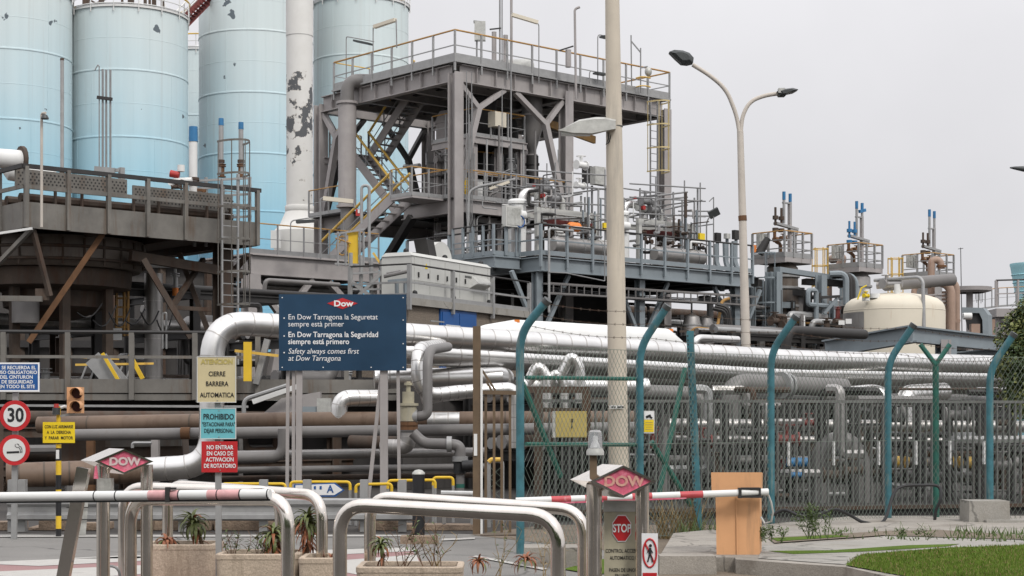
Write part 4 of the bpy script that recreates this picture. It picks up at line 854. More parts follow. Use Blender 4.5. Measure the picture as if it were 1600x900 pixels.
for k, (px, py, w, d) in enumerate(((1121, 371, 11, 1), (1136, 369, 9, 0), (1150, 367, 13, 1))):
    lab = ('black motor starter box on a post, farthest from the slim lamp post', 'small pale starter box between two black ones', 'larger black starter box on a post by the slim lamp post')[k]
    t = thing('starter_box', lab, 'control box', at(px, 420, 66), 'starter boxes at the platform end'); MB().box(at(px, py, 65.6), (w * .025, .16, .36 if d else .2), ux=U).build('body', dsteel if d else whitec, t); MB().bar(at(px, 425, 65.7), at(px, py, 65.7), .09, .09).build('post', steelb, t)
    MB().tube(rounded([at(px - 3, py + 10, 65.4), at(px - 2, 412, 65.4), at(px + 7, 428, 65.2), at(px + 7, 455, 65.2)], .3), .11, 8).build('cable_duct', steelb, t)
t = thing('platform_end_ladder', 'blue grey caged ladder dropping from the end of the compressor platform', 'ladder', at(1185, 535, 66.5)); ladder(t, at(1186, 536, 66.4), at(1186, 436, 66.4), U, .5, steelb, True, steelb, .6, .42, -V)
MB().box(at(1180, 486, 67.2), (.8, .05, 2.6), ux=U).build('backing_plate', dsteel, t)

# ---- equipment in the shade under the platform
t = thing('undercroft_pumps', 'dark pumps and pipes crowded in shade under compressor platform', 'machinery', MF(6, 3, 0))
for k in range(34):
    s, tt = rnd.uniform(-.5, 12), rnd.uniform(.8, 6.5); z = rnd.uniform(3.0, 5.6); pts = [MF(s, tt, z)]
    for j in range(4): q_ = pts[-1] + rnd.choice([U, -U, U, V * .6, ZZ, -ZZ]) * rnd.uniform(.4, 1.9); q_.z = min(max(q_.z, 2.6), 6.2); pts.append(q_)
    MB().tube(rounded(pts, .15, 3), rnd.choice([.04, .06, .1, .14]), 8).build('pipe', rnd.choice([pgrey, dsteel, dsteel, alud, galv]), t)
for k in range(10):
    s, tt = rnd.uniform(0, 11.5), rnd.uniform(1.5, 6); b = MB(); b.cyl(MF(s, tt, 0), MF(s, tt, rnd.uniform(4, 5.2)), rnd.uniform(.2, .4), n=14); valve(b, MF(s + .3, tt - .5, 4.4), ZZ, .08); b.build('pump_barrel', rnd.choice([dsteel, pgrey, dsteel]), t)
MB().hexa([MF(1, 6.8, 0), MF(11.2, 6.8, 0), MF(11.2, 6.9, 0), MF(1, 6.9, 0), MF(1, 6.8, zp - .6), MF(11.2, 6.8, zp - .6), MF(11.2, 6.9, zp - .6), MF(1, 6.9, zp - .6)]).build('shade_screen', dsteel, t)  # dark sheet added to stand in for the deep shade under the platform
for k, (px, r, lab) in enumerate(((1081, .36, 'rounded silver insulated vessel beneath the platform, farther from the slim lamp post'), (1102, .33, 'straight silver insulated vessel beneath the platform near the slim lamp post'))):
    c = at(px, HZ, 63 + k); c.z = 0; t = thing('insulated_vessel', lab, 'vessel', c, 'silver vessels under the platform')
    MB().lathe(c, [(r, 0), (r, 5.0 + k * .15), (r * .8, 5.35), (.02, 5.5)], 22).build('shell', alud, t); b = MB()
    for z in (3.6, 4.4, 5.0): b.lathe(c, [(r, z), (r + .02, z + .01), (r + .02, z + .06), (r, z + .07)], 22)
    b.build('strap', galv, t)
t = thing('yellow_branch_pipe', 'ochre pipe loop beside silver vessels under the platform end', 'pipe', at(1120, 520, 63)); MB().tube(rounded([at(1075, 525, 62.5), at(1085, 512, 62.5), at(1120, 516, 62.5), at(1128, 470, 63), at(1140, 466, 63)], .3), .06, 8).build('pipe', ocre, t)
t = thing('curved_cable_tray', 'black curved cable tray sweeping down beside the slim lamp post', 'cable tray', at(1135, 530, 62.5))
for k in range(3): MB().tube(rounded([at(1120 - k * 3, 476 + k * 3, 62.5), at(1138 - k * 2, 480 + k * 3, 62.5), at(1146 - k * 3, 545, 62.5)], .7), .09, 6).build('cable', dsteel, t)

# ================================================================== WHITE GENERATOR ON THE PEBBLED BUILDING
GU = Vector((.47, .883, 0)); GF = Frame(at(637, HZ, 50).x, 50, 0, GU); zr = EYE + (HZ - 466) * 50 / FPX
t = thing('pump_house', 'low pebbledash building with blue double door and railed roof', 'building', GF(3.5, 2, 0))
LG = 7.6; WG = 2.0
MB().hexa([GF(0, 0, 0), GF(LG, 0, 0), GF(LG, WG, 0), GF(0, WG, 0), GF(0, 0, zr - .2), GF(LG, 0, zr - .2), GF(LG, WG, zr - .2), GF(0, WG, zr - .2)]).build('wall', pebble, t)
MB().hexa([GF(-.15, -.15, zr - .2), GF(LG + .15, -.15, zr - .2), GF(LG + .15, WG, zr - .2), GF(-.15, WG, zr - .2), GF(-.15, -.15, zr + .02), GF(LG + .15, -.15, zr + .02), GF(LG + .15, WG, zr + .02), GF(-.15, WG, zr + .02)]).build('roof', concl, t)
# door position along the facade from the photograph's pixel columns
def gs(px): return (HZ * 0 + ((px - 800) * GF.o.y - FPX * GF.o.x) / (FPX * GU.x - (px - 800) * GU.y))
d0, d1 = gs(686), gs(742); zd = EYE + (HZ - 480) * 52 / FPX
fr = MB(); p0, p1 = GF(d0, -.03, 0), GF(d1, -.03, 0)
MB().bar(p0 + ZZ * zd / 2, p1 + ZZ * zd / 2, .06, zd).build('door_frame', sblue, t)
for a, c_ in ((.04, .49), (.51, .96)):
    q0, q1 = p0 + (p1 - p0) * a - GF.v * .03, p0 + (p1 - p0) * c_ - GF.v * .03; MB().bar(q0 + ZZ * (zd / 2 - .08), q1 + ZZ * (zd / 2 - .08), .05, zd - .16).build('door', doorb, t)
q0 = p0 + (p1 - p0) * .12 - GF.v * .07; q1 = p0 + (p1 - p0) * .5 - GF.v * .07; MB().bar(q0 + ZZ * (zd - .62), q1 + ZZ * (zd - .62), .02, .14).build('door_sign', white, t)
for k in range(7): q_ = q0 + (q1 - q0) * (.1 + k * .13) - GF.v * .012; MB().bar(q_ + ZZ * (zd - .66), q_ + ZZ * (zd - .58), .03, .05).build('sign_mark', blk, t)
railing(t, [GF(-.1, WG, zr - .05), GF(-.1, -.12, zr - .05), GF(LG + .1, -.12, zr - .05)], 1.06, galv, dsteel, 2.3, 1, .2, .10, .06, .3)
MB().bar(GF(gs(655), -.4, EYE + (HZ - 503) * 51 / FPX), GF(gs(676), -.4, EYE + (HZ - 503) * 51 / FPX), .04, .04).build('wall_bracket', galv, t)
# generator
cz = zr + .1
t = thing('generator_container', 'long white generator enclosure with black latches on building roof', 'generator', GF(4, 2, cz))
ga, gb, ta, tb = .75, 5.7, .3, 1.4; hz = cz + 1.42
MB().hexa([GF(ga, ta, cz + .1), GF(gb, ta, cz + .1), GF(gb, tb, cz + .1), GF(ga, tb, cz + .1), GF(ga, ta, hz - .16), GF(gb, ta, hz - .16), GF(gb, tb, hz - .16), GF(ga, tb, hz - .16)]).build('body', whitec, t)
MB().hexa([GF(ga - .03, ta - .03, hz - .155), GF(gb + .03, ta - .03, hz - .155), GF(gb + .03, tb, hz - .155), GF(ga - .03, tb, hz - .155), GF(ga + .02, ta + .12, hz - .04), GF(gb - .02, ta + .12, hz - .04), GF(gb - .02, tb - .12, hz - .04), GF(ga + .02, tb - .12, hz - .04)]).build('roof', whitec, t)
MB().hexa([GF(ga, ta + .05, cz), GF(gb, ta + .05, cz), GF(gb, tb, cz), GF(ga, tb, cz), GF(ga, ta + .05, cz + .1), GF(gb, ta + .05, cz + .1), GF(gb, tb, cz + .1), GF(ga, tb, cz + .1)]).build('skid', dsteel, t)
for k in range(8): s = ga + .35 + k * .58; MB().bar(GF(s, ta - .015, cz + .62), GF(s, ta - .015, cz + .78), .05, .04).build('latch', black, t)
b = MB()
for k in range(6): s = ga + .12 + k * .93; b.bar(GF(s, ta - .004, cz + .15), GF(s, ta - .004, hz - .18), .01, .02)
b.bar(GF(ga, ta - .004, cz + .52), GF(gb, ta - .004, cz + .52), .01, .015); b.build('panel_seam', lampl, t)
for k in range(3): MB().ball(GF(ga + .1 + k * 2.35, ta + .28, hz), .09, 6).build('lifting_eye', black, t)
for k in range(3): MB().ball(GF(ga + .1 + k * 2.35, ta - .03, cz + .12), .09, 6).build('lifting_lug', black, t)
s = 4.3; MB().hexa([GF(s, ta - .25, cz + .62), GF(s + 1., ta - .25, cz + .62), GF(s + 1., ta, cz + .5), GF(s, ta, cz + .5), GF(s + .15, ta - .27, cz + .66), GF(s + 1.15, ta - .27, cz + .66), GF(s + 1.15, ta, cz + .92), GF(s + .15, ta, cz + .92)]).build('vent_flap', lampl, t)
b = MB()
for k in range(7): b.bar(GF(4.0 + k * .09, ta - .012, hz - .56), GF(4.05 + k * .09, ta - .012, hz - .56), .01, .07)
b.build('name_lettering', lampd, t)
MB().prism([GF(1.5, ta - .012, hz - .5), GF(1.66, ta - .012, hz - .5), GF(1.58, ta - .012, hz - .34)], GF.v * .01).build('warning_triangle', syel, t)
b = MB(); c = GF(3.3, .75, hz - .1); prof = [c + GU * (.65 * math.cos(a)) + ZZ * (.62 * math.sin(a)) for a in [math.pi * i / 14 for i in range(15)]]
b.prism(prof, GF.v * .5); b.build('intake_hood', whitec, t); MB().hexa([c - GU * .75 - GF.v * .02, c - GU * .3 - GF.v * .02, c - GU * .3 + GF.v * .45, c - GU * .75 + GF.v * .45] + [c - GU * 1.0 + ZZ * .62 - GF.v * .02, c - GU * .55 + ZZ * .62 - GF.v * .02, c - GU * .55 + ZZ * .62 + GF.v * .45, c - GU * 1.0 + ZZ * .62 + GF.v * .45]).build('intake_throat', dsteel, t)
# small fittings in front of the generator
t = thing('roof_edge_cylinders', 'small grey horizontal cylinders on a bracket left of generator', 'fitting', at(610, 450, 51)); b = MB(); b.cyl(at(600, 432, 50.5), at(637, 424, 50.4), .06, n=8); b.cyl(at(604, 428, 50.6), at(626, 424, 50.6), .05, n=8); b.build('cylinder', pgrey, t); b = MB(); b.bar(at(606, 440, 50.5), at(637, 437, 50.5), .1, .1); b.bar(at(620, 438, 50.5), at(620, 470, 50.5), .1, .08); b.bar(at(633, 438, 50.5), at(633, 470, 50.5), .08, .08); b.build('bracket', steelb, t)
t = thing('rooftop_access_stair', 'grey zigzag access frame between the yellow panel and generator', 'stair', at(575, 470, 52.5))
for k in range(4): MB().bar(at(548 + k * 16, 480, 52.5), at(548 + k * 16, 395 + k * 4, 52.5), .09, .09).build('post', galv, t)
b = MB(); b.bar(at(550, 440, 52.4), at(600, 480, 52.4), .08, .12); b.bar(at(552, 470, 52.4), at(598, 425, 52.4), .08, .1); b.bar(at(545, 428, 52.4), at(604, 424, 52.4), .06, .06); b.bar(at(545, 452, 52.4), at(604, 452, 52.4), .06, .06); b.build('brace', galv, t); MB().bar(at(583, 395, 52.6), at(603, 425, 52.6), .07, .07).build('handrail', yel, t)

# ================================================================== RIGHT-HAND REACTORS WITH RAILED TOPS
def reactor(px, pyd, Y, w, label, fine=0, cap2=False):
    c = at(px, HZ, Y); c.z = 0; q = Y / FPX; zd = EYE + (HZ - pyd) * q
    t = thing('reactor_column', label, 'reactor', c, 'reactor columns with railed tops')
    r = w * q; MB().lathe(c, [(r * 1.05, 0), (r * 1.05, zd - 50 * q), (r, zd - 50 * q), (r * .98, zd - 14 * q), (r * .6, zd - 4 * q), (.05, zd - 3 * q)], 28).build('shell', vesselr if fine == 0 else alud, t)
    b = MB()
    for z in (zd - 48 * q, zd - 30 * q, zd - 76 * q): b.lathe(c, [(r * 1.04, z), (r * 1.1, z + .02), (r * 1.1, z + .1), (r * 1.04, z + .12)], 28)
    b.build('band', galv, t)
    fr = Frame(c.x, c.y); h = 34 * q
    hw, hv = .88, .85
    o = MB().hexa([fr(-hw, -hv, zd - .2), fr(hw, -hv, zd - .2), fr(hw, hv, zd - .2), fr(-hw, hv, zd - .2), fr(-hw, -hv, zd), fr(hw, -hv, zd), fr(hw, hv, zd), fr(-hw, hv, zd)]).build('top_platform', steel, t)
    for sx in (-hw + .05, hw - .05): MB().bar(fr(sx, -hv - .02, zd - .08), fr(sx, hv, zd - .08), .1, .3).build('platform_beam', steel, t)
    railing(t, [fr(-hw, hv, zd), fr(-hw, -hv, zd), fr(hw, -hv, zd), fr(hw, hv, zd)], 1.05, galv, ocre, .7, 2, .2, .07, .06)
    top = zd + 106 * q
    for k, dx in enumerate((-.02, .25)):
        p = fr(.15 + dx * 1.5, 0, 0); MB().cyl(p + ZZ * (zd + 1.5), p + ZZ * (top - .3 - k * .05), .058, n=10).build('vent_pipe', galv, t); MB().cyl(p + ZZ * (top - .34 - k * .05), p + ZZ * (top - k * .05), .07, n=10).build('vent_cap', bluecap, t)
        if cap2 and k: MB().bar(p + ZZ * (top - .45) - U * .2, p + ZZ * (top - .35) + U * .22, .12, .14).build('cap_rag', bluecap, t)
    MB().bar(fr(.52, .02, zd), fr(.52, .02, zd + 2.4), .13, .13).build('support_post', steel, t)
    b = MB(); b.bar(fr(.05, 0, zd + 2.35), fr(.55, 0, zd + 2.35), .1, .06); b.bar(fr(-.5, -.05, zd + 1.45), fr(.9, -.05, zd + 1.3), .2, .1); b.bar(fr(.4, -.05, zd + 1.25), fr(.9, -.05, zd + 1.2), .16, .2); b.build('support_arm', galv, t)
    b = MB()
    for k in range(2): p = fr(-.55 + k * .38, -.1, zd + 1.35); b.cyl(p, p + ZZ * .75, .05, n=8); b.cyl(p + ZZ * .25, p + ZZ * .4, .12, n=10); b.cyl(p - ZZ * .25, p - ZZ * .1, .13, n=10)
    b.build('relief_valve', (rusty if not cap2 else bluecap), t)
    b = MB(); b.tube(rounded([fr(-.6, -.1, zd + 1.2), fr(-.6, -.1, zd + .7), fr(-.2, -.1, zd + .6), fr(-.2, -.1, zd)], .15), .07, 8); b.cyl(fr(-.75, -.2, zd + .75), fr(-.55, -.2, zd + .75), .12, n=10); valve(b, fr(-.3, -.3, zd + .8), U, .06); b.build('relief_pipe', rust_o, t)
    for k in range(2): MB().box(fr(-.8 + k * .35, .5, zd + .75), (.26, .2, .6), ux=U).build('instrument_box', lampl, t)
    return t, fr, zd, r
r1 = reactor(1222, 405, 69, 25, 'reactor column nearest the slim lamp post, its shell heavily stained')
r2 = reactor(1336, 420, 75, 24, 'middle reactor column whose relief valves are painted blue', 1, True)
r3 = reactor(1450, 433, 80, 22, 'reactor column rising behind the cream tank', 2)
for r_, lab in ((r2, 'ochre safety cage beside the middle reactor top'), (r3, 'ochre safety cage beside the reactor behind cream tank')):
    _, fr, zd, r = r_; p = fr(-1.5, .8, zd - .9); t = thing('ladder_cage', lab, 'ladder cage', p); b = MB()
    for k in range(6): q_ = p + (U * math.cos(k * 1.05) + V * math.sin(k * 1.05)) * .35; b.bar(q_, q_ + ZZ * 1.8, .035, .035)
    for z in (0.1, 1.0, 1.75): b.tube([p + ZZ * z + (U * math.cos(k * .524) + V * math.sin(k * .524)) * .35 for k in range(13)], .022, 6, False)
    b.build('hoops', yel, t)
t = thing('steam_vent', 'dark angled vent mouth leaking faint steam beside first reactor', 'vent', at(1192, 400, 68)); MB().tube([at(1186, 396, 68), at(1200, 372, 68)], .16, 12, True, [.2, .13]).build('mouth', dsteel, t); MB().box(at(1177, 389, 68), (.22, .2, .3)).build('beacon', orange, t); MB().bar(at(1176, 395, 68), at(1176, 440, 68), .08, .08).build('post', steelb, t)
t = thing('cyan_bridge_frame', 'grey green portal frame with curved cable tray linking two reactors', 'frame', at(1280, 540, 67))
MB().bar(at(1214, 421, 66), at(1320, 437, 70), .3, .2).build('top_beam', steelb, t); MB().bar(at(1256, 440, 68.5), at(1330, 444, 69), .5, .24).build('tray', dsteel, t)
for px, y0, y1, Y in ((1213, 425, 500, 66), (1283, 430, 540, 67)): MB().ibeam(at(px, y1, Y), at(px, y0, Y), .34, .34, .04, V).build('post', steelb, t)
for k in range(4): MB().tube(rounded([at(1296 + k * 2, 428 + k, 68 + k * .3), at(1322 + k * 5, 427 + k, 68 + k * .3), at(1322 + k * 5, 476, 68 + k * .3)], .8), .13, 8).build('cable', steelb if k in (0, 3) else dsteel, t)
MB().bar(at(1263, 466, 66.6), at(1312, 463, 66.6), .22, .1).build('bracket_arm', dsteel, t); MB().bar(at(1288, 490, 66.6), at(1308, 466, 66.6), .1, .12).build('brace', steelb, t); MB().cyl(at(1277, 484, 66.5), at(1277, 458, 66.5), .15, n=10).build('motor', dsteel, t)
MB().tube([at(1200, 501, 66), at(1320, 508, 67)], .05, 6).build('gas_line', ocre, t)
# lower clutter between
t = thing('reactor_base_piping', 'mixed valves and pipes around the reactor column bases', 'pipework', at(1260, 545, 66))
for k in range(34):
    px = rnd.uniform(1175, 1320); Y = rnd.uniform(64, 69); pts = [at(px, rnd.uniform(490, 560), Y)]
    for j in range(4): q_ = pts[-1] + rnd.choice([U, -U, V, ZZ, -ZZ]) * rnd.uniform(.3, 1.2); q_.z = min(max(q_.z, 2.8), 5.6); pts.append(q_)
    MB().tube(rounded(pts, .12, 3), rnd.choice([.04, .06, .1, .16]), 8).build('pipe', rnd.choice([pgrey, dsteel, rusty, alud, galv, white]), t)
b = MB()
for k in range(8): valve(b, at(rnd.uniform(1190, 1310), rnd.uniform(490, 545), 64), rnd.choice([U, ZZ]), .1)
b.build('valve', rusty, t)
t = thing('red_hand_valve', 'red valve body beside the cream tank flank', 'valve', at(1309, 490, 63)); b = MB(); valve(b, at(1309, 490, 63), ZZ, .075); b.build('body', redo, t)
t = thing('tank_notice', 'pair of small white notices beside the cream tank', 'sign', at(1320, 510, 61)); MB().box(at(1315, 504, 60.8), (.22, .02, .16)).build('notice', white, t); MB().box(at(1326, 502, 60.8), (.22, .02, .18)).build('notice', white, t)
# cream tank
c = at(1397, HZ, 62); c.z = 0; q = 62 / FPX; zz = lambda py: EYE + (HZ - py) * q
t = thing('cream_tank', 'squat round cream coloured tank with domed top and rust streak', 'tank', c)
MB().lathe(c, [(78 * q, 3.2), (78 * q, zz(486)), (77 * q, zz(480)), (74 * q, zz(474)), (66 * q, zz(467.5)), (52 * q, zz(463)), (30 * q, zz(459.5)), (.02, zz(457.5))], 56).build('shell', cream, t)
b = MB(); b.lathe(c, [(78 * q, zz(487)), (78.4 * q, zz(486.6)), (78.4 * q, zz(486)), (78 * q, zz(485.5))], 56); b.build('seam', cream, t)
MB().lathe(c, [(78.5 * q, 3.38), (78.5 * q, zz(490))], 20, R(150), R(222)).build('insulated_band', alud, t)
b = MB(); b.cyl(at(1353, 470, 60.6), at(1353, 452, 60.6), .14, n=12); b.cyl(at(1402, 464, 61), at(1402, 444, 61), .12, n=12); b.cyl(at(1366, 466, 60.8), at(1366, 459, 60.8), .2, n=12); b.build('nozzle', white, t)
b = MB(); valve(b, at(1353, 462, 60.4), U, .045); b.tube([at(1340, 468, 60.4), at(1346, 450, 60.4), at(1354, 446, 60.4)], .03, 6); b.build('valve', syel, t)
t = thing('tank_inlet_pipe', 'white and grey pipe crossing above the cream tank roof', 'pipe', at(1400, 448, 61)); MB().tube(rounded([at(1366, 438, 61.5), at(1436, 433, 60.5), at(1442, 440, 60.4), at(1444, 530, 60.2)], .2), .07, 10).build('pipe', galv, t); b = MB(); b.tube([at(1370, 446, 61.4), at(1410, 443, 61)], .14, 10); valve(b, at(1385, 444, 61.2), U, .1); b.build('valve_train', alud, t)
MB().tube([at(1384, 445, 62), at(1488, 437, 64)], .24, 12).build('thick_pipe', pgrey, t)
t = thing('tan_pipes', 'tan primer painted pipes with tall inverted bend behind cream tank', 'pipes', at(1480, 520, 66))
for pts, r in (([at(1455, 480, 66), at(1455, 406, 66), at(1469, 406, 66), at(1471, 420, 66)], .14), ([at(1440, 438, 66), at(1494, 440, 66), at(1494, 530, 66)], .15), ([at(1460, 438, 65.5), at(1486, 447, 65.5), at(1486, 530, 65.5)], .17), ([at(1428, 470, 65), at(1428, 445, 65), at(1455, 446, 65)], .11), ([at(1300, 405, 77), at(1318, 402, 76), at(1310, 420, 76)], .2), ([at(1296, 415, 76), at(1296, 520, 76)], .12)):
    MB().tube(rounded(pts, .35), r, 12).build('pipe', ptan, t)
b = MB(); flange(b, at(1471, 416, 66), ZZ, .14); flange(b, at(1457, 470, 66), ZZ, .16); b.build('flange', rust_o, t)
b = MB()
for k in range(4): b.bar(at(1440, 462 + k * 5, 64.5), at(1492, 458 + k * 6, 66), .04, .06)
b.build('walk_grating', steel, t); b = MB(); b.bar(at(1478, 455, 65.8), at(1478, 530, 65.8), .26, .2); b.bar(at(1474, 512, 65.6), at(1500, 500, 65.6), .08, .1); b.bar(at(1474, 500, 65.6), at(1500, 502, 65.6), .1, .14); b.build('support_post', ptan, t)
# platform right of the tank and black-lined bend
t = thing('umbrella_platform', 'round flat grey canopy on a stout column right of tan pipes', 'platform', at(1514, 530, 70)); c = at(1515, HZ, 70); c.z = 0; zz = lambda py: EYE + (HZ - py) * 70 / FPX
MB().lathe(c, [(.6, zz(458)), (.9, zz(455)), (.92, zz(449)), (.05, zz(448))], 20).build('canopy', steel, t); MB().cyl(c, c + ZZ * zz(456), .14, n=10).build('column', steel, t); b = MB()
for k in range(6): b.cyl(at(1524 + k * 2.2, 468 + (k * 5) % 7, 69.6), at(1524 + k * 2.2, 456, 69.6), .012, n=4)
b.build('hanging_wire', dsteel, t)
t = thing('arched_duct', 'arched grey green cable duct with black lining beside far railing', 'duct', at(1530, 530, 68))
MB().prism([at(1503, 480, 68), at(1503, 489, 68), at(1530, 489, 68), at(1535, 500, 68), at(1536, 530, 68), at(1545, 530, 68), at(1544, 492, 68), at(1536, 481, 68)], (.3, .5, 0)).build('duct_shell', steelb, t); MB().prism([at(1506, 489, 68.15), at(1512, 515, 68.15), at(1534, 526, 68.15), at(1535, 500, 68.15), at(1530, 489.5, 68.15)], (.2, .35, 0)).build('black_lining', black, t)
MB().cyl(at(1505, 494, 67), at(1518, 494, 67), .14, n=10).build('white_pipe', white, t); MB().box(at(1523, 516, 67), (.35, .3, .5)).build('box', ptan, t)
# grey girder in front of the cream tank
t = thing('grey_girder', 'large grey steel girder frame in front of the cream tank', 'girder', at(1430, 560, 55))
p0, p1 = at(1290, 545, 54), at(1425, 522, 51.5); p2 = at(1570, 538, 55.5)
MB().ibeam(p0, p1, .55, .35, .05).build('girder_beam', steelb, t); MB().ibeam(p1, p2, .5, .35, .05).build('girder_beam', steelb, t); MB().ibeam(p0 - ZZ * .7, p2 - ZZ * .3, .4, .3, .04).build('girder_beam', steelb, t)
for p in (at(1478, 532, 52.6), at(1283, 548, 54)): MB().ibeam(Vector((p.x, p.y, 0)), p, .5, .45, .05, V).build('girder_post', steelb, t)
b = MB(); b.box(at(1478, 548, 52.3), (.32, .05, .7)); b.build('splice_plate', steel, t)
# far right things
t = thing('corner_platform', 'grey railed platform at the right edge before a cyan tank', 'platform', at(1580, 530, 72)); p = at(1560, 482, 72); MB().box(p + Vector((.9, .6, -.2)), (2.2, 2.0, .35)).build('deck', steel, t)
railing(t, [at(1558, 480, 73), at(1556, 480, 71.8), at(1625, 478, 72)], 1.15, steel, dsteel, 1.0, 1, 0, .08, .08); b = MB(); b.box(at(1568, 505, 72.3), (.5, .5, 1.1)); b.bar(at(1559, 482, 72), at(1559, 570, 72), .16, .16); b.build('column', steel, t)
c = at(1614, HZ, 98); c.z = 0; zz = lambda py: EYE + (HZ - py) * 98 / FPX; t = thing('cyan_tank', 'pale cyan ribbed tank peeking over the railed platform at right edge', 'tank', c)
MB().lathe(c, [(.9, 0), (.9, zz(478)), (1.28, zz(418)), (1.32, zz(415)), (1.32, zz(412)), (.05, zz(410))], 28).build('shell', cyanfar, t); b = MB()
for py in (430, 442, 456, 468): r = .9 + (478 - py) / 60 * .38; b.lathe(c, [(r, zz(py + 1)), (r + .05, zz(py)), (r, zz(py - 1))], 28)
b.build('rib', cyanfar, t)
t = thing('far_catwalk', 'distant thin ochre railed catwalk right of the canopy platform', 'catwalk', at(1530, 490, 85)); railing(t, [at(1518, 486, 85), at(1560, 480, 88), at(1640, 474, 92)], 1.0, galv, ocre, 1., 1, .1, .04, .05)
for k in range(3): MB().bar(at(1522 + k * 40, 486, 86), at(1522 + k * 40, 640, 86), .2, .2).build('post', steel, t)
t = thing('antenna_mast', 'thin lone antenna mast right of the last reactor', 'mast', at(1503, 450, 90)); b = MB(); b.cyl(at(1505, 640, 90), at(1501, 387, 90), .035, .02, n=6); b.bar(at(1497, 389, 90), at(1505, 388, 90), .03, .03); b.build('pole', dsteel, t)
t = thing('far_tan_shed', 'small tan horizontal-boarded shed far behind the railed platform', 'building', at(1555, 530, 92)); MB().box(at(1556, 515, 92), (1.6, 2, 1.4)).build('wall', ptan, t); MB().box(at(1556, 494, 92), (1.8, 2.2, .2)).build('roof', cream, t)

# ================================================================== BIG SILVER PIPE AND ITS FAMILY
X0 = at(345, 503, 28); UP = Vector((.85, .527, -.033)); pk = X0 + UP * 12.5; pe = pk + Vector((.85, .527, 0)) * 13
def pz(px): s = ((px - 800) * 28 - FPX * X0.x) / (FPX * UP.x - (px - 800) * UP.y); return X0 + UP * s
t = thing('main_silver_pipe', 'big silver insulated pipe running over the yard and elbowing down', 'pipe', Vector((X0.x, X0.y, 1)))
bot = at(333, 728, 28)
MB().clad(rounded([pe, pk, X0 - U * .0 + U * .0 - Vector((.02, .02, 0)) + Vector((-.10, -.08, 0)), Vector((X0.x - .14, X0.y - .12, bot.z)), bot - Vector((1.12, .12, .06))], .62, 9), .205, .34, 22, .022, 1.02).build('pipe', alu, t)
t = thing('second_silver_pipe', 'silver pipe running just below and behind the main silver pipe', 'pipe', X0)
o_ = V * .75 - ZZ * .30; MB().clad([pz(642) + o_, pk + o_, pe + o_], .2, .6, 18, .025, 1.02).build('pipe', alu, t)
t = thing('third_silver_pipe', 'thick silver pipe showing under the main one beyond the gate', 'pipe', X0)
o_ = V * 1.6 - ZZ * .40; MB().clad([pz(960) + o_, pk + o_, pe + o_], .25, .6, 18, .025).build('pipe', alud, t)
# white long tank/pipe behind
t = thing('white_tanker_vessel', 'long white vessel with orange lifting straps behind the silver pipe', 'vessel', at(900, 520, 42))
a_, b_ = at(735, 524, 38), at(1062, 540, 43); d = (b_ - a_).normalized(); MB().tube([a_, a_ + d * .5, a_ + d * 1.4, b_ - d * .6, b_], .3, 24, True, [.14, .27, .42, .42, .15]).build('shell', white, t)
for px, Y in ((808, 39.1), (1048, 43.5)):
    p = at(px, 503 if px < 900 else 517, Y - .3); MB().box(p, (.12, .1, .1)).build('strap_clip', orange, t); MB().tube([p + Vector((.07 * math.sin(i * .6), -.05, -.10 - .10 * math.cos(i * .6) - .02)) for i in range(10)], .02, 6).build('strap_loop', redo, t)
t = thing('brown_long_pipe', 'long brown stained pipe running level across under the banner', 'pipe', at(300, 660, 30)); MB().clad([at(60, 664, 30.4), at(450, 657, 30), at(1000, 655, 30)], .155, 1.9, 16, .03, 1.02).build('pipe', pbrown, t); MB().clad([at(668, 658, 29.95), at(718, 658, 29.95)], .165, .25, 16).build('repair_sleeve', alu, t)
t = thing('grey_long_pipe', 'grey painted pipe just under the brown one with rust patches', 'pipe', at(300, 678, 29)); MB().tube(rounded([at(100, 680, 29.2), at(1000, 668, 29.4)], .3), .105, 14).build('pipe', pgrey, t); b = MB(); b.tube([at(283, 676.8, 29.18), at(297, 676.6, 29.18)], .108, 14); b.build('rust_patch', rust_o, t)
MB().tube(rounded([at(443, 670, 28.9), at(443, 714, 28.9), at(340, 716, 28.9)], .35, 6), .1, 14).build('drop_branch', pgrey, t)
t = thing('low_brown_pipe', 'fat lagged pipe low on the left with a stained brown end', 'pipe', at(100, 738, 28)); MB().clad([at(10, 743, 27.3), at(229, 735.2, 27.88)], .205, .4, 18).build('stained_end', pbrown, t)
t = thing('sleeper_box', 'long low rust streaked box beam behind diamond sign', 'beam', at(160, 690, 31)); MB().bar(at(95, 700, 31), at(290, 692, 31), .6, .52).build('body', rusty, t); MB().bar(at(165, 686, 30.6), at(284, 684, 30.6), .05, .3).build('clean_panel', dirtyg, t)
for px, m_ in ((142, rust_o), (243, steel)): MB().ibeam(at(px, 800, 30.2), at(px, 678, 30.2), .16, .13, .03, (0, 1, 0)).build('post', m_, t)
MB().tube(rounded([at(207, 700, 29.9), at(207, 692, 29.9), at(237, 692, 29.9)], .05), .03, 6).build('vent', galv, t)
t = thing('gate_valve', 'tall cream gate valve on the pipe drop behind the banner posts', 'valve', at(635, 700, 27.5))
x = at(638, 0, 27.5).x; zq = lambda py: EYE + (HZ - py) * 27.5 / FPX; P_ = Vector((x, 27.5, 0)); b = MB()
b.cyl(P_ + ZZ * zq(655), P_ + ZZ * zq(612), .10, n=12); b.cyl(P_ + ZZ * zq(658), P_ + ZZ * zq(634), .14, n=14); b.cyl(P_ + ZZ * zq(634), P_ + ZZ * zq(630), .17, n=14); b.cyl(P_ + ZZ * zq(612), P_ + ZZ * zq(596), .04, n=8); b.cyl(P_ + ZZ * zq(602), P_ + ZZ * zq(598), .07, n=8); b.build('body', plate, t)
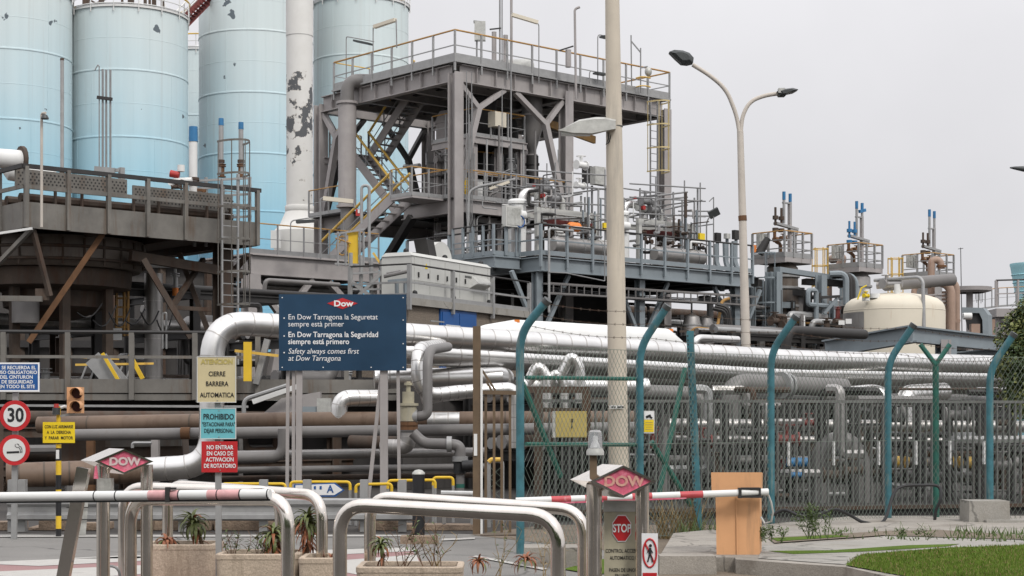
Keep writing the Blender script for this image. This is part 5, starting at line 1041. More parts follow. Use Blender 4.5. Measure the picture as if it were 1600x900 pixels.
b = MB(); flange(b, P_ + ZZ * zq(663), ZZ, .11); flange(b, P_ + ZZ * zq(668), ZZ, .11); b.build('flange', rust_o, t)
MB().clad(rounded([P_ + ZZ * zq(676), P_ + ZZ * zq(698), P_ + ZZ * zq(698) + Vector((-.45, .1, 0))], .2), .125, .12, 16, .02).build('lower_elbow', alud, t)
# expansion loop beside the banner
t = thing('loop_silver_pipe', 'silver pipe with tight U bend hanging beside the banner', 'pipe', at(660, 600, 28))
MB().clad(rounded([at(720, 612, 28.6), at(655, 619, 28.3), at(651, 545, 28.3), at(690, 540, 30)], .42, 7), .118, .16, 18, .018, 1.025).build('pipe', alu, t)
t = thing('grey_loop_pipe', 'dull grey pipe dropping into flanged elbow at gate valve', 'pipe', at(665, 600, 27.6)); MB().tube(rounded([at(700, 542, 29), at(668, 547, 27.7), at(668, 650, 27.5), at(645, 651, 27.5)], .35, 7), .082, 16).build('pipe', pgrey, t); b = MB(); flange(b, at(648, 651, 27.5), (1, 0, 0), .085); b.build('flange', galv, t)
t = thing('middle_silver_pipe', 'silver pipe sloping across to the bend behind the brown gate', 'pipe', at(740, 615, 29)); MB().clad(rounded([at(660, 622, 28.8), at(720, 612, 29), at(800, 608, 29.2), at(806, 625, 29.2), at(806, 700, 29.2)], .4, 7), .125, .22, 18, .02).build('pipe', alu, t)
t = thing('upper_silver_pipe', 'wide silver pipe ending in a cap behind the brown gate post', 'pipe', at(720, 590, 31)); MB().clad([at(585, 592, 31), at(782, 589, 31.4), at(789, 591, 31.6)], .19, .55, 18).build('pipe', alu, t)
t = thing('stub_silver_pipe', 'short silver pipe with elbow left of the banner legs', 'pipe', at(550, 625, 30)); MB().clad(rounded([at(530, 660, 30), at(530, 622, 30), at(592, 622, 30.3)], .34, 7), .15, .2, 18, .02).build('pipe', alu, t)
t = thing('flanged_grey_pipe', 'grey pipe bending down into a black valve beside bollard', 'pipe', at(715, 700, 27)); MB().tube(rounded([at(645, 676, 27.2), at(662, 693, 27.2), at(700, 694, 27), at(719, 696, 27), at(719, 720, 27)], .3, 6), .09, 14).build('pipe', pgrey, t)
b = MB(); flange(b, at(702, 694, 27), (1, 0, 0), .09); flange(b, at(719, 717, 27), ZZ, .09); b.build('flange', galv, t); b = MB(); b.cyl(at(718, 740, 27), at(718, 722, 27), .1, n=12); b.cyl(at(722, 728, 26.9), at(742, 727, 26.9), .09, n=12); b.build('black_valve', black, t); MB().cyl(at(719, 800, 27), at(719, 742, 27), .07, n=12).build('riser', pgrey, t); MB().cyl(at(719, 762, 27), at(719, 756, 27), .073, n=12).build('green_band', green, t)
t = thing('brown_low_pipe', 'rust brown pipe stub ending in a silver elbow below the valve', 'pipe', at(580, 690, 29)); MB().tube([at(548, 690, 29), at(622, 692, 28.6)], .115, 14).build('pipe', rusty, t)
for k, (py, r, lab, m_) in enumerate(((735, .06, 'thin grey pipe running low behind the arrow sign', pgrey), (748, .05, 'thin rusty pipe lowest behind the yellow barriers', rusty), (712, .09, 'dull silver lagged pipe low behind the banner legs', alud))):
    t = thing('low_yard_pipe', lab, 'pipe', at(500, py, 29)); MB().tube([at(345, py, 29.3 + k * .2), at(760, py - 6, 29.3 + k * .2)], r, 12).build('pipe', m_, t)
# right yard: pipes behind the fence
t = thing('fence_grey_pipe', 'fat grey pipe with flange and rounded bend behind the chain link', 'pipe', at(1140, 600, 33)); MB().tube(rounded([at(1140, 690, 33), at(1140, 598, 33), at(1320, 606, 34.5)], .42, 8), .19, 18).build('pipe', pgrey, t); b = MB(); flange(b, at(1222, 602, 33.6), U, .19, .04); flange(b, at(1230, 602, 33.65), U, .17, .03); b.build('flange', galv, t)
t = thing('short_bend_pipe', 'dull pipe with rust mark curving down behind teal posts', 'pipe', at(1100, 620, 32)); MB().tube(rounded([at(985, 612, 32), at(1100, 616, 32), at(1112, 720, 32)], .45, 8), .15, 16).build('pipe', pgrey, t)
t = thing('fence_silver_pipe', 'silver pipe with elbow end right of the fat grey pipe', 'pipe', at(1350, 610, 36)); MB().clad(rounded([at(1290, 620, 36), at(1385, 612, 36), at(1390, 680, 36)], .4, 7), .19, .4, 18).build('pipe', alu, t)
t = thing('stub_end_pipe', 'silver pipe stub turned toward the green fence post', 'pipe', at(1440, 615, 36)); MB().clad(rounded([at(1412, 660, 36), at(1412, 616, 36), at(1475, 612, 37)], .4, 7), .2, .25, 18).build('pipe', alu, t)
t = thing('branch_elbows', 'silver elbow branches rising behind yellow box', 'pipes', at(860, 590, 31))
for px, py, r in ((840, 575, .11), (868, 585, .09), (892, 560, .1)): MB().clad(rounded([at(px - 18, py + 30, 31), at(px, py - 5, 31), at(px + 14, py + 12, 31), at(px + 14, py + 70, 31)], .25), r, .2, 14).build('pipe', alu, t)
t = thing('level_silver_pipe', 'silver pipe level with the fence top behind the near lamp pole', 'pipe', at(950, 605, 31)); MB().clad([at(810, 602, 31), at(1010, 604, 32)], .17, .5, 16).build('pipe', alu, t)
t = thing('fence_arch_pipe', 'silver pipe arch low behind the pickets near blue valve', 'pipe', at(1310, 720, 31)); MB().tube(rounded([at(1280, 790, 31), at(1284, 700, 31), at(1320, 685, 31), at(1345, 720, 31), at(1350, 790, 31)], .6, 6), .2, 16).build('pipe', pgrey, t)
t = thing('blue_valve', 'bright blue valve actuator behind the pickets', 'valve', at(1245, 722, 30.5)); MB().cyl(at(1229, 722, 30.5), at(1262, 722, 30.5), .085, n=14).build('actuator', bluecap, t); b = MB(); valve(b, at(1245, 742, 30.5), (1, 0, 0), .045, False); b.build('body', bluecap, t)
for k, (py, r, m_, lab) in enumerate(((665, .115, alud, 'shiny silver pipe uppermost behind the pickets'), (722, .11, pgrey, 'grey pipe with yellow bands behind the pickets'), (745, .11, pgrey, 'pale pipe below the banded one behind the pickets'), (688, .075, alud, 'dull silver pipe second from top behind the pickets'))):
    t = thing('picket_yard_pipe', lab, 'pipe', at(1200, py, 31 + k * .3)); MB().clad([at(1020, py - 2, 31 + k * .4), at(1680, py + 2, 32.5 + k * .4)], r, .6, 14).build('pipe', m_, t)
    if k == 1:
        for j in range(9): MB().tube([at(1400 + j * 14, py - .2 + j * .05, 31.9 + .02 * j), at(1405 + j * 14, py - .2 + j * .05, 31.9 + .02 * j)], r * 1.04, 14).build('yellow_band', yel, t)

# ---- pipe racks that fill the yard
def rack(F, s0, s1, depth, levels, n, label, rr, mats_, seed, colm=steelb, step=4.5, zmax=None, name='pipe_rack', junk=10):
    R_ = random.Random(seed); t = thing(name, label, 'pipe rack', F((s0 + s1) / 2, depth / 2, 0)); top = max(levels)
    k = s0
    while k <= s1 + .01:
        for tt in (0, depth): col_part(t, F(k, tt, 0), F(k, tt, top + .2), .24, .24, colm)
        for z in levels: beam_part(t, F(k, .1, z), F(k, depth - .1, z), .22, .16, colm)
        k += step
    for z in levels:
        beam_part(t, F(s0, -.02, z - .02), F(s1, -.02, z - .02), .2, .14, colm)
        tt = .25
        for j in range(n):
            r = R_.choice(rr); tt += r
            if tt > depth - .2: break
            z1 = z + .13 + r; a = s0 - R_.uniform(0, .5); e = s1 + R_.uniform(0, .5)
            pts = [F(a, tt, z1), F(e, tt, z1)]
            if R_.random() < .4:
                m_ = R_.uniform(s0 + 1, s1 - 1); dz = R_.choice([-1, -.8, .5, .7]); pts = [F(a, tt, z1), F(m_, tt, z1), F(m_, tt - .1, z1 + dz), F(min(e, m_ + R_.uniform(1.5, 4)), tt - .1, z1 + dz)]
            mm = R_.choice(mats_); b = MB()
            if mm in (alu, alud): b.clad(rounded(pts, r * 2.2, 5), r, .7, 12)
            else: b.tube(rounded(pts, r * 2.2, 5), r, 10)
            b.build('pipe', mm, t); tt += r + R_.uniform(.03, .25)
    for j in range(junk):
        p = F(R_.uniform(s0, s1), R_.uniform(-.3, depth), R_.uniform(.4, top)); b = MB()
        if j % 3 == 0: valve(b, p, R_.choice([U, ZZ]), R_.uniform(.06, .12))
        elif j % 3 == 1:
            q_ = p.copy(); q_.z = 0; b.tube(rounded([q_, p, p + R_.choice([U, -U, V]) * R_.uniform(.4, 1.2)], .15), R_.uniform(.04, .11), 8)
        else: b.tube(rounded([p, p + U * R_.uniform(.3, 1), p + U * .6 - ZZ * R_.uniform(.4, 1.2)], .15), R_.uniform(.03, .09), 8)
        b.build(('valve', 'riser', 'branch_pipe')[j % 3], R_.choice(mats_), t)
    return t
mixm = [alud, dsteel, pgrey, alu, dsteel, galv, rusty]
rack(Frame(2.2, 35.5), -1.5, 17, 3.0, (.75, 1.75, 2.75), 6, 'long pipe rack of silver pipes behind the picket fence', (.06, .09, .13, .17), mixm, 3, dsteel, junk=40)
rack(Frame(-3, 41), -3, 24, 2.6, (1.0, 2.2, 3.3), 5, 'farther pipe rack of dull pipes under the compressor platform', (.08, .12, .18), [alud, pgrey, dsteel, galv, rusty], 5, dsteel, 5, junk=24)
rack(Frame(-8.5, 33.5), -6, 6.5, 2.2, (.55, 1.3), 4, 'low rack of brown and grey pipes under the left walkway', (.07, .1, .14), [pbrown, rusty, dsteel, pgrey, rusty], 8, rusty, 4, junk=16)
rack(Frame(-9, 50), -7, 5, 4, (2.4, 4.0, 5.2), 5, 'pipe rack crowded with grey pipes behind the round vessel', (.07, .1, .16), [pgrey, dsteel, dsteel, alud, rusty, galv], 11, dsteel, 3.2, junk=24)
rack(Frame(9.5, 62), -2, 16, 3, (2.5, 3.6, 4.5), 4, 'distant pipe rack at the feet of the reactor columns', (.08, .12, .18), [pgrey, alud, dsteel, rusty, galv], 12, dsteel, 4, junk=20)
# tall silver duct between cooler and bridge
c = at(240, HZ, 48.5); c.z = 0; t = thing('silver_duct', 'thick vertical silver duct behind the rusty braces', 'duct', c); MB().clad([c, c + ZZ * 5.75], .265, 1.1, 20).build('pipe', alud, t)
c = at(322, HZ, 52); c.z = 0; t = thing('corrugated_tank', 'upright corrugated grey tank between rusty braces and bridge', 'tank', c); MB().lathe(c, [(.85, 0), (.85, 4.5), (.6, 4.7), (.02, 4.75)], 30).build('shell', pgrey, t); b = MB()
for k in range(30): a = k * 2 * math.pi / 30; b.bar(c + Vector((math.cos(a), math.sin(a), 0)) * .86, c + Vector((math.cos(a), math.sin(a), 0)) * .86 + ZZ * 4.5, .05, .05)
b.build('rib', pgrey, t)
t = thing('orange_tip_valve', 'relief valve with orange body beside the thick silver duct', 'valve', at(274, 470, 49)); b = MB(); valve(b, at(274, 440, 49), ZZ, .07); b.cyl(at(274, 490, 49), at(274, 420, 49), .04, n=8); b.build('body', galv, t); MB().cyl(at(274, 462, 48.9), at(274, 450, 48.9), .09, n=10).build('orange_body', orange, t)
t = thing('ochre_ladder_frame', 'ochre ladder frame with a white notice board seen under cooler', 'ladder', at(193, 530, 47)); b = MB()
for px in (182, 194, 200): b.bar(at(px, 525, 47), at(px, 455, 47), .07, .06)
for py in (466, 480, 495, 511): b.bar(at(180, py, 47), at(202, py, 47), .05, .05)
b.build('frame', ocre, t); MB().box(at(182, 522, 46.9), (.3, .03, .34)).build('notice_board', white, t)
t = thing('tube_hoop', 'grey hoop handrail beside the thick silver duct', 'railing', at(262, 530, 46)); MB().tube(rounded([at(254, 545, 46), at(254, 490, 46), at(260, 488, 46), at(260, 545, 46)], .1), .03, 6).build('hoop', galv, t)
# ---- long low walkway on the left
WF = Frame(-12.6, 37); zw = EYE + (HZ - 604) * 37 / FPX
t = thing('lower_walkway', 'long low grimy steel walkway with railing below the cooler platform', 'walkway', WF(6, .5, 0)); LW = 13.5
WU = Vector((1, .1, 0)); WF = Frame(at(-20, HZ, 36).x, 36, 0, WU)
MB().bar(WF(-1, 0, zw), WF(LW, 0, zw), .12, .3).build('edge_beam', dirtyg, t); MB().bar(WF(-1, .02, zw - .24), WF(LW, .02, zw - .24), .1, .14).build('lower_beam', dirtyg, t); slab(t, WF, -1, LW, .05, 2.2, zw + .1, .06, dsteel, 'deck'); MB().bar(WF(-1, 2.2, zw), WF(LW, 2.2, zw), .12, .3).build('rear_beam', rusty, t)
railing(t, [WF(-1, -.08, zw + .1), WF(5.8, -.08, zw + .1)], 1.06, dirtyg, dsteel, 1.3, 1, 0, .11, .09, .4); railing(t, [WF(6.6, .1, zw + .1), WF(10, .1, zw + .1)], .95, dirtyg, dsteel, 1.3, 1, 0, .1, .08, .3)
for k in range(6): col_part(t, WF(k * 2.6, 1.9, 0), WF(k * 2.6, 1.9, zw - .1), .25, .2, dsteel)
MB().bar(WF(-1, -.2, zw - .42), WF(5.6, -.2, zw - .45), .035, .05).build('conduit', galv, t)
t = thing('yellow_rail_stair', 'small steel stair with bright yellow handrails on the low walkway', 'stair', at(180, 600, 38)); stair(t, at(190, 606, 38.2), at(150, 560, 38.2), (0, 1, 0), .7, galv, byel, False); MB().bar(at(186, 596, 37.7), at(160, 552, 37.7), .06, .07).build('handrail', byel, t); MB().bar(at(223, 592, 38.5), at(203, 554, 38.5), .07, .09).build('handrail', byel, t); b = MB(); b.bar(at(125, 558, 38.6), at(186, 560, 38.6), .05, .06); b.bar(at(118, 570, 38.6), at(240, 568, 38.6), .05, .05); b.build('upper_rail', yel, t)
b = MB()
for k in range(6): b.bar(at(125 + k * 14, 598, 38.6), at(135 + k * 14, 572, 38.6), .04, .04)
b.build('lattice', galv, t)
t = thing('yellow_upright', 'bright yellow upright guard panel left of the banner', 'guard', at(388, 590, 36)); MB().box(at(387, 565, 36), (.17, .08, .85)).build('panel', byel, t); MB().bar(at(367, 548, 36.2), at(435, 556, 36.2), .05, .06).build('rail', yel, t); brace_part(t, [at(418, 530, 36.4), at(400, 600, 36.4)], .14, galv)
t = thing('ramp_handrail', 'bent grey tube handrail over a ramp below the banner', 'railing', at(430, 640, 34)); MB().tube(rounded([at(381, 645, 34), at(381, 624, 34), at(452, 601, 34)], .15), .045, 8).build('tube', galv, t); MB().bar(at(395, 628, 34.3), at(470, 602, 34.3), .1, .1).build('pale_bar', white, t); MB().prism([at(412, 645, 34.6), at(440, 622, 34.6), at(500, 612, 34.6), at(500, 645, 34.6)], (0, .3, 0)).build('ramp_plate', steel, t)
t = thing('grey_junction_box', 'grey green junction boxes beside the stub silver pipe', 'box', at(495, 645, 33)); MB().box(at(482, 640, 33), (.36, .3, .12)).build('body', steelb, t); MB().prism([at(495, 645, 32.8), at(518, 645, 32.8), at(515, 622, 32.8), at(495, 622, 32.8)], (0, .3, 0)).build('hood', lampl, t)
# ---- back walls closing the yard
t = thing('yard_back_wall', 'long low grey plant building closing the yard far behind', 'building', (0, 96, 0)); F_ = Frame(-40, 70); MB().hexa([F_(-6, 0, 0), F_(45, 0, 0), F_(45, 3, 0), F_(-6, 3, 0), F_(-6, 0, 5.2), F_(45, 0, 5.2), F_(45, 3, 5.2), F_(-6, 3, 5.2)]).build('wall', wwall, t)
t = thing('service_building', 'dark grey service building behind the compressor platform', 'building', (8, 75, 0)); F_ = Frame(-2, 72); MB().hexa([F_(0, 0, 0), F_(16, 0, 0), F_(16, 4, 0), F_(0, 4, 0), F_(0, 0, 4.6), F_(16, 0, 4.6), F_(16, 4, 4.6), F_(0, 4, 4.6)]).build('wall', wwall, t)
t = thing('walkway_shade_wall', 'low dark wall added behind the guard rail pipes to deepen shade', 'wall', (-6, 33, 0)); MB().hexa([(-14, 37.6, 0), (.2, 37.9, 0), (.2, 38.2, 0), (-14, 37.9, 0), (-14, 37.6, 1.95), (.2, 37.9, 1.95), (.2, 38.2, 1.95), (-14, 37.9, 1.95)]).build('wall', wwall, t)  # dark wall added so the space under the walkway turns black
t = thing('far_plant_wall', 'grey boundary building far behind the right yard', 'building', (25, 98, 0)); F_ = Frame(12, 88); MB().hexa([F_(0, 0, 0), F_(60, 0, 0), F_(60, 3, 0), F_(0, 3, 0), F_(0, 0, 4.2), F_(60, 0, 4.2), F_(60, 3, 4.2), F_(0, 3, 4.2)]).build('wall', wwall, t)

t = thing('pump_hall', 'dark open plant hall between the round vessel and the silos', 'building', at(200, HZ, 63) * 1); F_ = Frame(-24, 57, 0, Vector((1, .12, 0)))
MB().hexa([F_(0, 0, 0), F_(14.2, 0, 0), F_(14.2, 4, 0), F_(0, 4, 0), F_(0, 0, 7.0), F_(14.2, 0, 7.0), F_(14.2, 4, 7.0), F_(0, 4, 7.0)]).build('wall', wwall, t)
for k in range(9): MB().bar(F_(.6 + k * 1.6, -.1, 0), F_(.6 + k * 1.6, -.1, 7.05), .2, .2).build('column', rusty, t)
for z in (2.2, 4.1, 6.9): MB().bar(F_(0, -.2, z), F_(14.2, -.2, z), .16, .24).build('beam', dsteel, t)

# dense steelwork between the platform end and the first reactor
t = thing('steelwork', 'dense blue grey steelwork and pipes between platform end and first reactor', 'frame', Vector((at(1220, 0, 67).x, 67, 0)))
for px, y0, Y, m_ in ((1174, 432, 66.5, steelb), (1203, 425, 67.5, steelb), (1236, 470, 68, dsteel), (1262, 455, 67, dsteel), (1302, 470, 68, steelb), (1150, 470, 69, dsteel), (1128, 480, 70, steelb), (1320, 478, 70, dsteel)):
    MB().ibeam(Vector((at(px, 0, Y).x, Y, 0)), at(px, y0, Y), .26, .26, .03, V).build('column', m_, t)
for px0, px1, y, Y, m_ in ((1120, 1240, 474, 67.6, steelb), (1170, 1320, 492, 67.8, dsteel), (1120, 1320, 522, 68.4, dsteel), (1160, 1310, 540, 67, steelb), (1175, 1262, 455, 68.2, dsteel)):
    MB().bar(at(px0, y, Y), at(px1, y + 3, Y + .4), .2, .24).build('beam', m_, t)
for px, y0, y1, Y, r, m_ in ((1192, 440, 545, 68.6, .28, dsteel), (1246, 450, 545, 69, .3, pgrey), (1270, 480, 545, 69.5, .34, dsteel), (1140, 500, 550, 69, .35, alud), (1296, 500, 550, 68.6, .2, white), (1307, 470, 540, 68.4, .12, white)):
    MB().cyl(at(px, y1, Y), at(px, y0, Y), r, n=16).build('vessel', m_, t)
for k in range(40):
    px = rnd.uniform(1120, 1318); Y = rnd.uniform(66.2, 70); pts = [at(px, rnd.uniform(455, 555), Y)]
    for j in range(4): q_ = pts[-1] + rnd.choice([U, -U, V, ZZ, -ZZ]) * rnd.uniform(.3, 1.4); q_.z = min(max(q_.z, 3.2), 6.6); pts.append(q_)
    MB().tube(rounded(pts, .12, 3), rnd.choice([.03, .045, .07, .1]), 7).build('pipe', rnd.choice([dsteel, dsteel, pgrey, rusty, galv, steelb, alud]), t)
railing(t, [at(1165, 560, 65.5), at(1330, 562, 66)], 1.0, galv, ocre, 1.0, 2, .2)

t = thing('yard_shade_wall', 'low dark wall added behind the fenced yard pipe rack to deepen shade', 'wall', Vector((9, 45, 0))); F_ = Frame(2.2, 35.5); MB().hexa([F_(-3, 3.5, 0), F_(19, 3.5, 0), F_(19, 3.7, 0), F_(-3, 3.7, 0), F_(-3, 3.5, 2.5), F_(19, 3.5, 2.5), F_(19, 3.7, 2.5), F_(-3, 3.7, 2.5)]).build('wall', wwall, t)  # dark wall added so gaps between the rack pipes read as shade
rack(Frame(3.5, 75), 0, 15, 2.4, (3.6, 4.9, 6.2), 5, 'tall distant dark pipe rack closing the skyline beside the reactors', (.08, .14, .2), [dsteel, pgrey, dsteel, alud, rusty], 21, dsteel, 3, junk=24)
t = thing('yard_pipework', 'tangle of small dark pipes and valves behind the pickets', 'pipework', Vector((5.5, 31, 0)))
R_ = random.Random(44)
for k in range(70):
    px = R_.uniform(1015, 1640); Y = R_.uniform(29.5, 33) + (px - 1015) * .002; pts = [at(px, R_.uniform(610, 800), Y)]; pts[0].z = max(.15, pts[0].z)
    for j in range(4): q_ = pts[-1] + R_.choice([Vector((1, .15, 0)), Vector((-1, -.15, 0)), ZZ, -ZZ, V * .5]) * R_.uniform(.25, 1.1); q_.z = min(max(q_.z, .15), 2.1); pts.append(q_)
    MB().tube(rounded(pts, .12, 3), R_.choice([.025, .04, .06, .09]), 7).build('pipe', R_.choice([dsteel, dsteel, pgrey, rusty, galv, alud]), t)
for k in range(16): valve(MB(), at(R_.uniform(1020, 1620), R_.uniform(640, 780), R_.uniform(29.5, 31)), R_.choice([Vector((1, 0, 0)), ZZ]), R_.uniform(.05, .09)).build('valve', R_.choice([dsteel, pgrey, rusty, redo]), t)
for k in range(12): x_ = at(1030 + k * 52, 0, 30.6).x; MB().bar(Vector((x_, 30.6 + k * .08, 0)), Vector((x_, 30.6 + k * .08, 1.9)), .12, .12).build('support', dsteel, t)

# ================================================================== STREET LAMPS
c = G(968, 823); t = thing('lamp_post', 'thick pale lamp post with one grey lamp head, nearest the fence', 'lamp post', c)
Y = c.y; top = at(955, -120, Y); MB().tube([c, c + (top - c) * .5, top], .13, 20, True, [.15, .128, .095]).build('pole', polem, t)
MB().tube([at(966, 600, Y) - Vector((0, .0, 0)), at(966, 585, Y)], .152, 20).build('pole_band', lampl, t) if False else None
# head pointing left
P = lambda px, py, dy=0: at(px, py, Y - .1 + dy)
prof = [(872, 205), (880, 201), (905, 187), (930, 183), (945, 183), (962, 187), (962, 202), (945, 206), (925, 211), (895, 210)]
vs = []; fs = []
for dy, k in ((-.13, .8), (-.07, 1), (.07, 1), (.13, .8)):
    cy = 197
    vs += [P(px, cy + (py - cy) * k, dy) for px, py in prof]
n = len(prof)
for i in range(3): fs += [(i * n + j, i * n + (j + 1) % n, (i + 1) * n + (j + 1) % n, (i + 1) * n + j) for j in range(n)]
fs += [tuple(range(n)), tuple(reversed(range(3 * n, 4 * n)))]
b = MB(); b.add(vs, fs, True); o = b.build('lamp_head', lampl, t, ang=30)
MB().box(P(900, 209.5), (.42, .2, .03)).build('lens', glassd, o); MB().tube([P(955, 190), P(955, 201)], .06, 12).build('clamp', lampl, t)
MB().tube([at(961, 198.5, Y), at(961, 197, Y)], .114, 20).build('clamp_strap', lampd, t)
MB().tube([P(950, 207), P(951, 216), P(947, 226), P(952, 222), P(955, 210)], .008, 5).build('cable_tail', black, t)
MB().box(at(963, 636, Y - .155), (.2, .01, .045)).build('label_plate', white, t); b = MB()
for k, px in enumerate((950, 957, 961, 966, 969, 973)): b.box(at(px, 636, Y - .163), (.02 + .012 * (k % 2), .004, .022))
b.build('label_mark', blk, t)
def two_arm(c, dx, label):
    Y = c.y; t = thing('double_lamp_post', label, 'lamp post', c, 'double armed lamp posts'); A = lambda px, py, dy=0: at(px + dx, py, Y + dy)
    MB().tube([c, A(1166, 560), A(1160, 330), A(1156.5, 205)], .12, 14, True, [.135, .125, .1, .085]).build('pole', polew, t)
    MB().tube([A(1160.5, 345), A(1160, 337)], .112, 14).build('rust_collar', rust_o, t)
    MB().tube(rounded([A(1156, 212), A(1151, 180), A(1135, 140), A(1110, 118), A(1082, 101)], .6, 6), .055, 10).build('arm', polew, t)
    MB().tube(rounded([A(1157, 212), A(1160, 180), A(1172, 158), A(1195, 149), A(1217, 146)], .5, 6), .055, 10).build('arm', polew, t)
    def head(pts, name):
        q = [A(*p) for p in pts]; m = len(q); cen = sum(q, Vector()) / m; vs = []
        for dy, k in ((-.22, .55), (-.14, .95), (.14, .95), (.22, .55)): vs += [cen + (p - cen) * k + Vector((0, dy, 0)) for p in q]
        fs = [(i * m + j, i * m + (j + 1) % m, (i + 1) * m + (j + 1) % m, (i + 1) * m + j) for i in range(3) for j in range(m)] + [tuple(range(m)), tuple(reversed(range(3 * m, 4 * m)))]
        b = MB(); b.add(vs, fs, True); return b.build(name, lampd, t, ang=35)
    head([(1044, 82), (1052, 79), (1066, 80), (1077, 84), (1084, 92), (1083, 100), (1074, 102), (1064, 101), (1055, 93)], 'lamp_head')
    h = head([(1212, 144), (1225, 140), (1238, 138.5), (1247, 141), (1240, 145), (1230, 147), (1226, 151), (1216, 151)], 'lamp_head'); MB().box(A(1221, 142, -.17), (.16, .05, .1)).build('pale_cover', lampl, h); MB().box(A(1221, 142, -.0), (.17, .2, .12)).build('pale_cover', lampl, h)
    return t
c = at(1171, HZ, 44); c.z = 0; two_arm(c, 0, 'slim pale lamp post with two curved arms behind the fence')
c = at(1171 + 640, HZ, 52); c.z = 0
t = thing('street_lamp', 'dark lamp head reaching in from the right edge below cloud', 'lamp post', c); MB().tube(rounded([c, at(1811, 330, 52), at(1790, 280, 52), at(1640, 262, 52)], 1.2, 6), .08, 12).build('pole', polew, t)
MB().tube([at(1640, 263, 52), at(1620, 264, 52), at(1600, 264, 52), at(1585, 262.5, 52), at(1578, 262, 52)], .1, 12, True, [.06, .10, .09, .05, .02]).build('lamp_head', lampd, t)

# ================================================================== CHAIN LINK FENCE
def fp(px, z=0):     # ground line of the fence
    pts = ((813, 865), (1000, 849), (1085, 843), (1205, 835), (1388, 825.5), (1462, 824), (1548, 829), (1700, 829))
    for (a, ya), (c_, yc) in zip(pts, pts[1:]):
        if px <= c_: k = (px - a) / (c_ - a); A, B_ = G(a, ya), G(c_, yc); q = A + (B_ - A) * k; q.z = z; return q
    return G(1700, 829)
fence = t = thing('chain_link_fence', 'chain link fence on bent teal posts with barbed wire on top', 'fence', fp(1200))
arms = []
def fpost(px, pyb, ax, ay, name='post', m=teal, r=.049):
    p = fp(px); e = at(px - .5, pyb, p.y); a = at(ax, ay, p.y - .15)
    MB().tube(rounded([p - ZZ * .05, e, a], .22, 6), r, 14).build(name, m, t); d = (a - e).normalized(); MB().cyl(a - d * .02, a + d * .04, r * 1.12, n=14).build('post_cap', lampd, t); arms.append((p, e, a))
fpost(813, 520, 853, 472); fpost(1000, 543, 1041, 481); fpost(1205, 550, 1242, 497); fpost(1388, 566, 1426, 510); fpost(1547, 577, 1583, 524)
# slotted straight post
p = fp(1092); e = at(1078, 517, p.y); MB().bar(p - ZZ * .05, e, .09, .09, (0, 1, 0)).build('slotted_post', teal, t); b = MB(); d = e - p
for k in range(46): q_ = p + d * (.03 + k * .021) + Vector((-.035, -.047, 0)); b.box(q_, (.014, .006, .022))
b.build('slot', black, t); MB().bar(at(1062, 518, p.y - .02), at(1076, 517, p.y - .02), .02, .03).build('hook', rusty, t)
# green braces and rails
z = lambda px, py: at(px, py, fp(px).y + .06)
for a, c_ in (((822, 590), (998, 592)), ((822, 694), (998, 695)), ((816, 598), (876, 745)), ((1070, 575), (1030, 770)), ((1018, 690), (1080, 790))): MB().cyl(z(*a), z(*c_), .026 if a[1] in (590, 694) else .034, n=10).build('brace_rail', green, t)
p = fp(1463); MB().cyl(p, at(1462, 572, p.y), .045, n=10).build('green_post', green, t)
for ax in (1438, 1484): MB().tube(rounded([at(1462, 580, p.y), at(1462, 570, p.y), at(ax, 538, p.y)], .06), .035, 8).build('forked_arm', green, t)
# mesh: straight wires crossing both ways
b = MB(); xs = [813 + k * (1700 - 813) / 120 for k in range(121)]
line = [fp(x) for x in xs]; cum = [0]
for a, c_ in zip(line, line[1:]): cum.append(cum[-1] + (c_ - a).length)
def onl(s):
    if s <= 0: return line[0]
    for i in range(len(cum) - 1):
        if s <= cum[i + 1]: return line[i] + (line[i + 1] - line[i]) * ((s - cum[i]) / (cum[i + 1] - cum[i]))
    return line[-1]
Hm = 2.42; sl = .62; TOT = cum[-1]; pit = .07
def hm(s): return Hm - .08 * min(1, s / 5)
for sg in (1, -1):
    s = -Hm * sl if sg > 0 else 0.
    while s < TOT + (0 if sg > 0 else Hm * sl):
        n_ = 5; pp = []
        for i in range(n_ + 1):
            zz_ = .06 + (Hm - .06) * i / n_; ss = s + sg * zz_ * sl
            if 0 <= ss <= TOT: pp.append(onl(ss) + Vector((0, -.004 * sg, zz_)))
        if len(pp) > 1: b.tube(pp, .0029, 3, False)
        s += pit
b.build('wire_mesh', wire, t)
b = MB()
for zz_ in (.08, 1.25, 2.42): b.tube([onl(TOT * k / 60) + Vector((0, -.01, zz_)) for k in range(61)], .004, 4, False)
b.build('tension_wire', wire, t)
b = MB()
for k in (.25, .6, .95):
    for (p0, e0, a0), (p1, e1, a1) in zip(arms, arms[1:]):
        A, B_ = e0 + (a0 - e0) * k, e1 + (a1 - e1) * k; pr = [A + (B_ - A) * (i / 10) - ZZ * (.05 * math.sin(math.pi * i / 10)) for i in range(11)]; b.tube(pr, .0035, 4, False)
        for i in range(1, 14): q_ = A + (B_ - A) * (i / 14) - ZZ * (.05 * math.sin(math.pi * i / 14)); b.bar(q_ - Vector((.01, 0, .016)), q_ + Vector((.01, 0, .016)), .0035, .0035); b.bar(q_ - Vector((.01, 0, -.016)), q_ + Vector((.01, 0, -.016)), .0035, .0035)
b.build('barbed_wire', rusty, t)
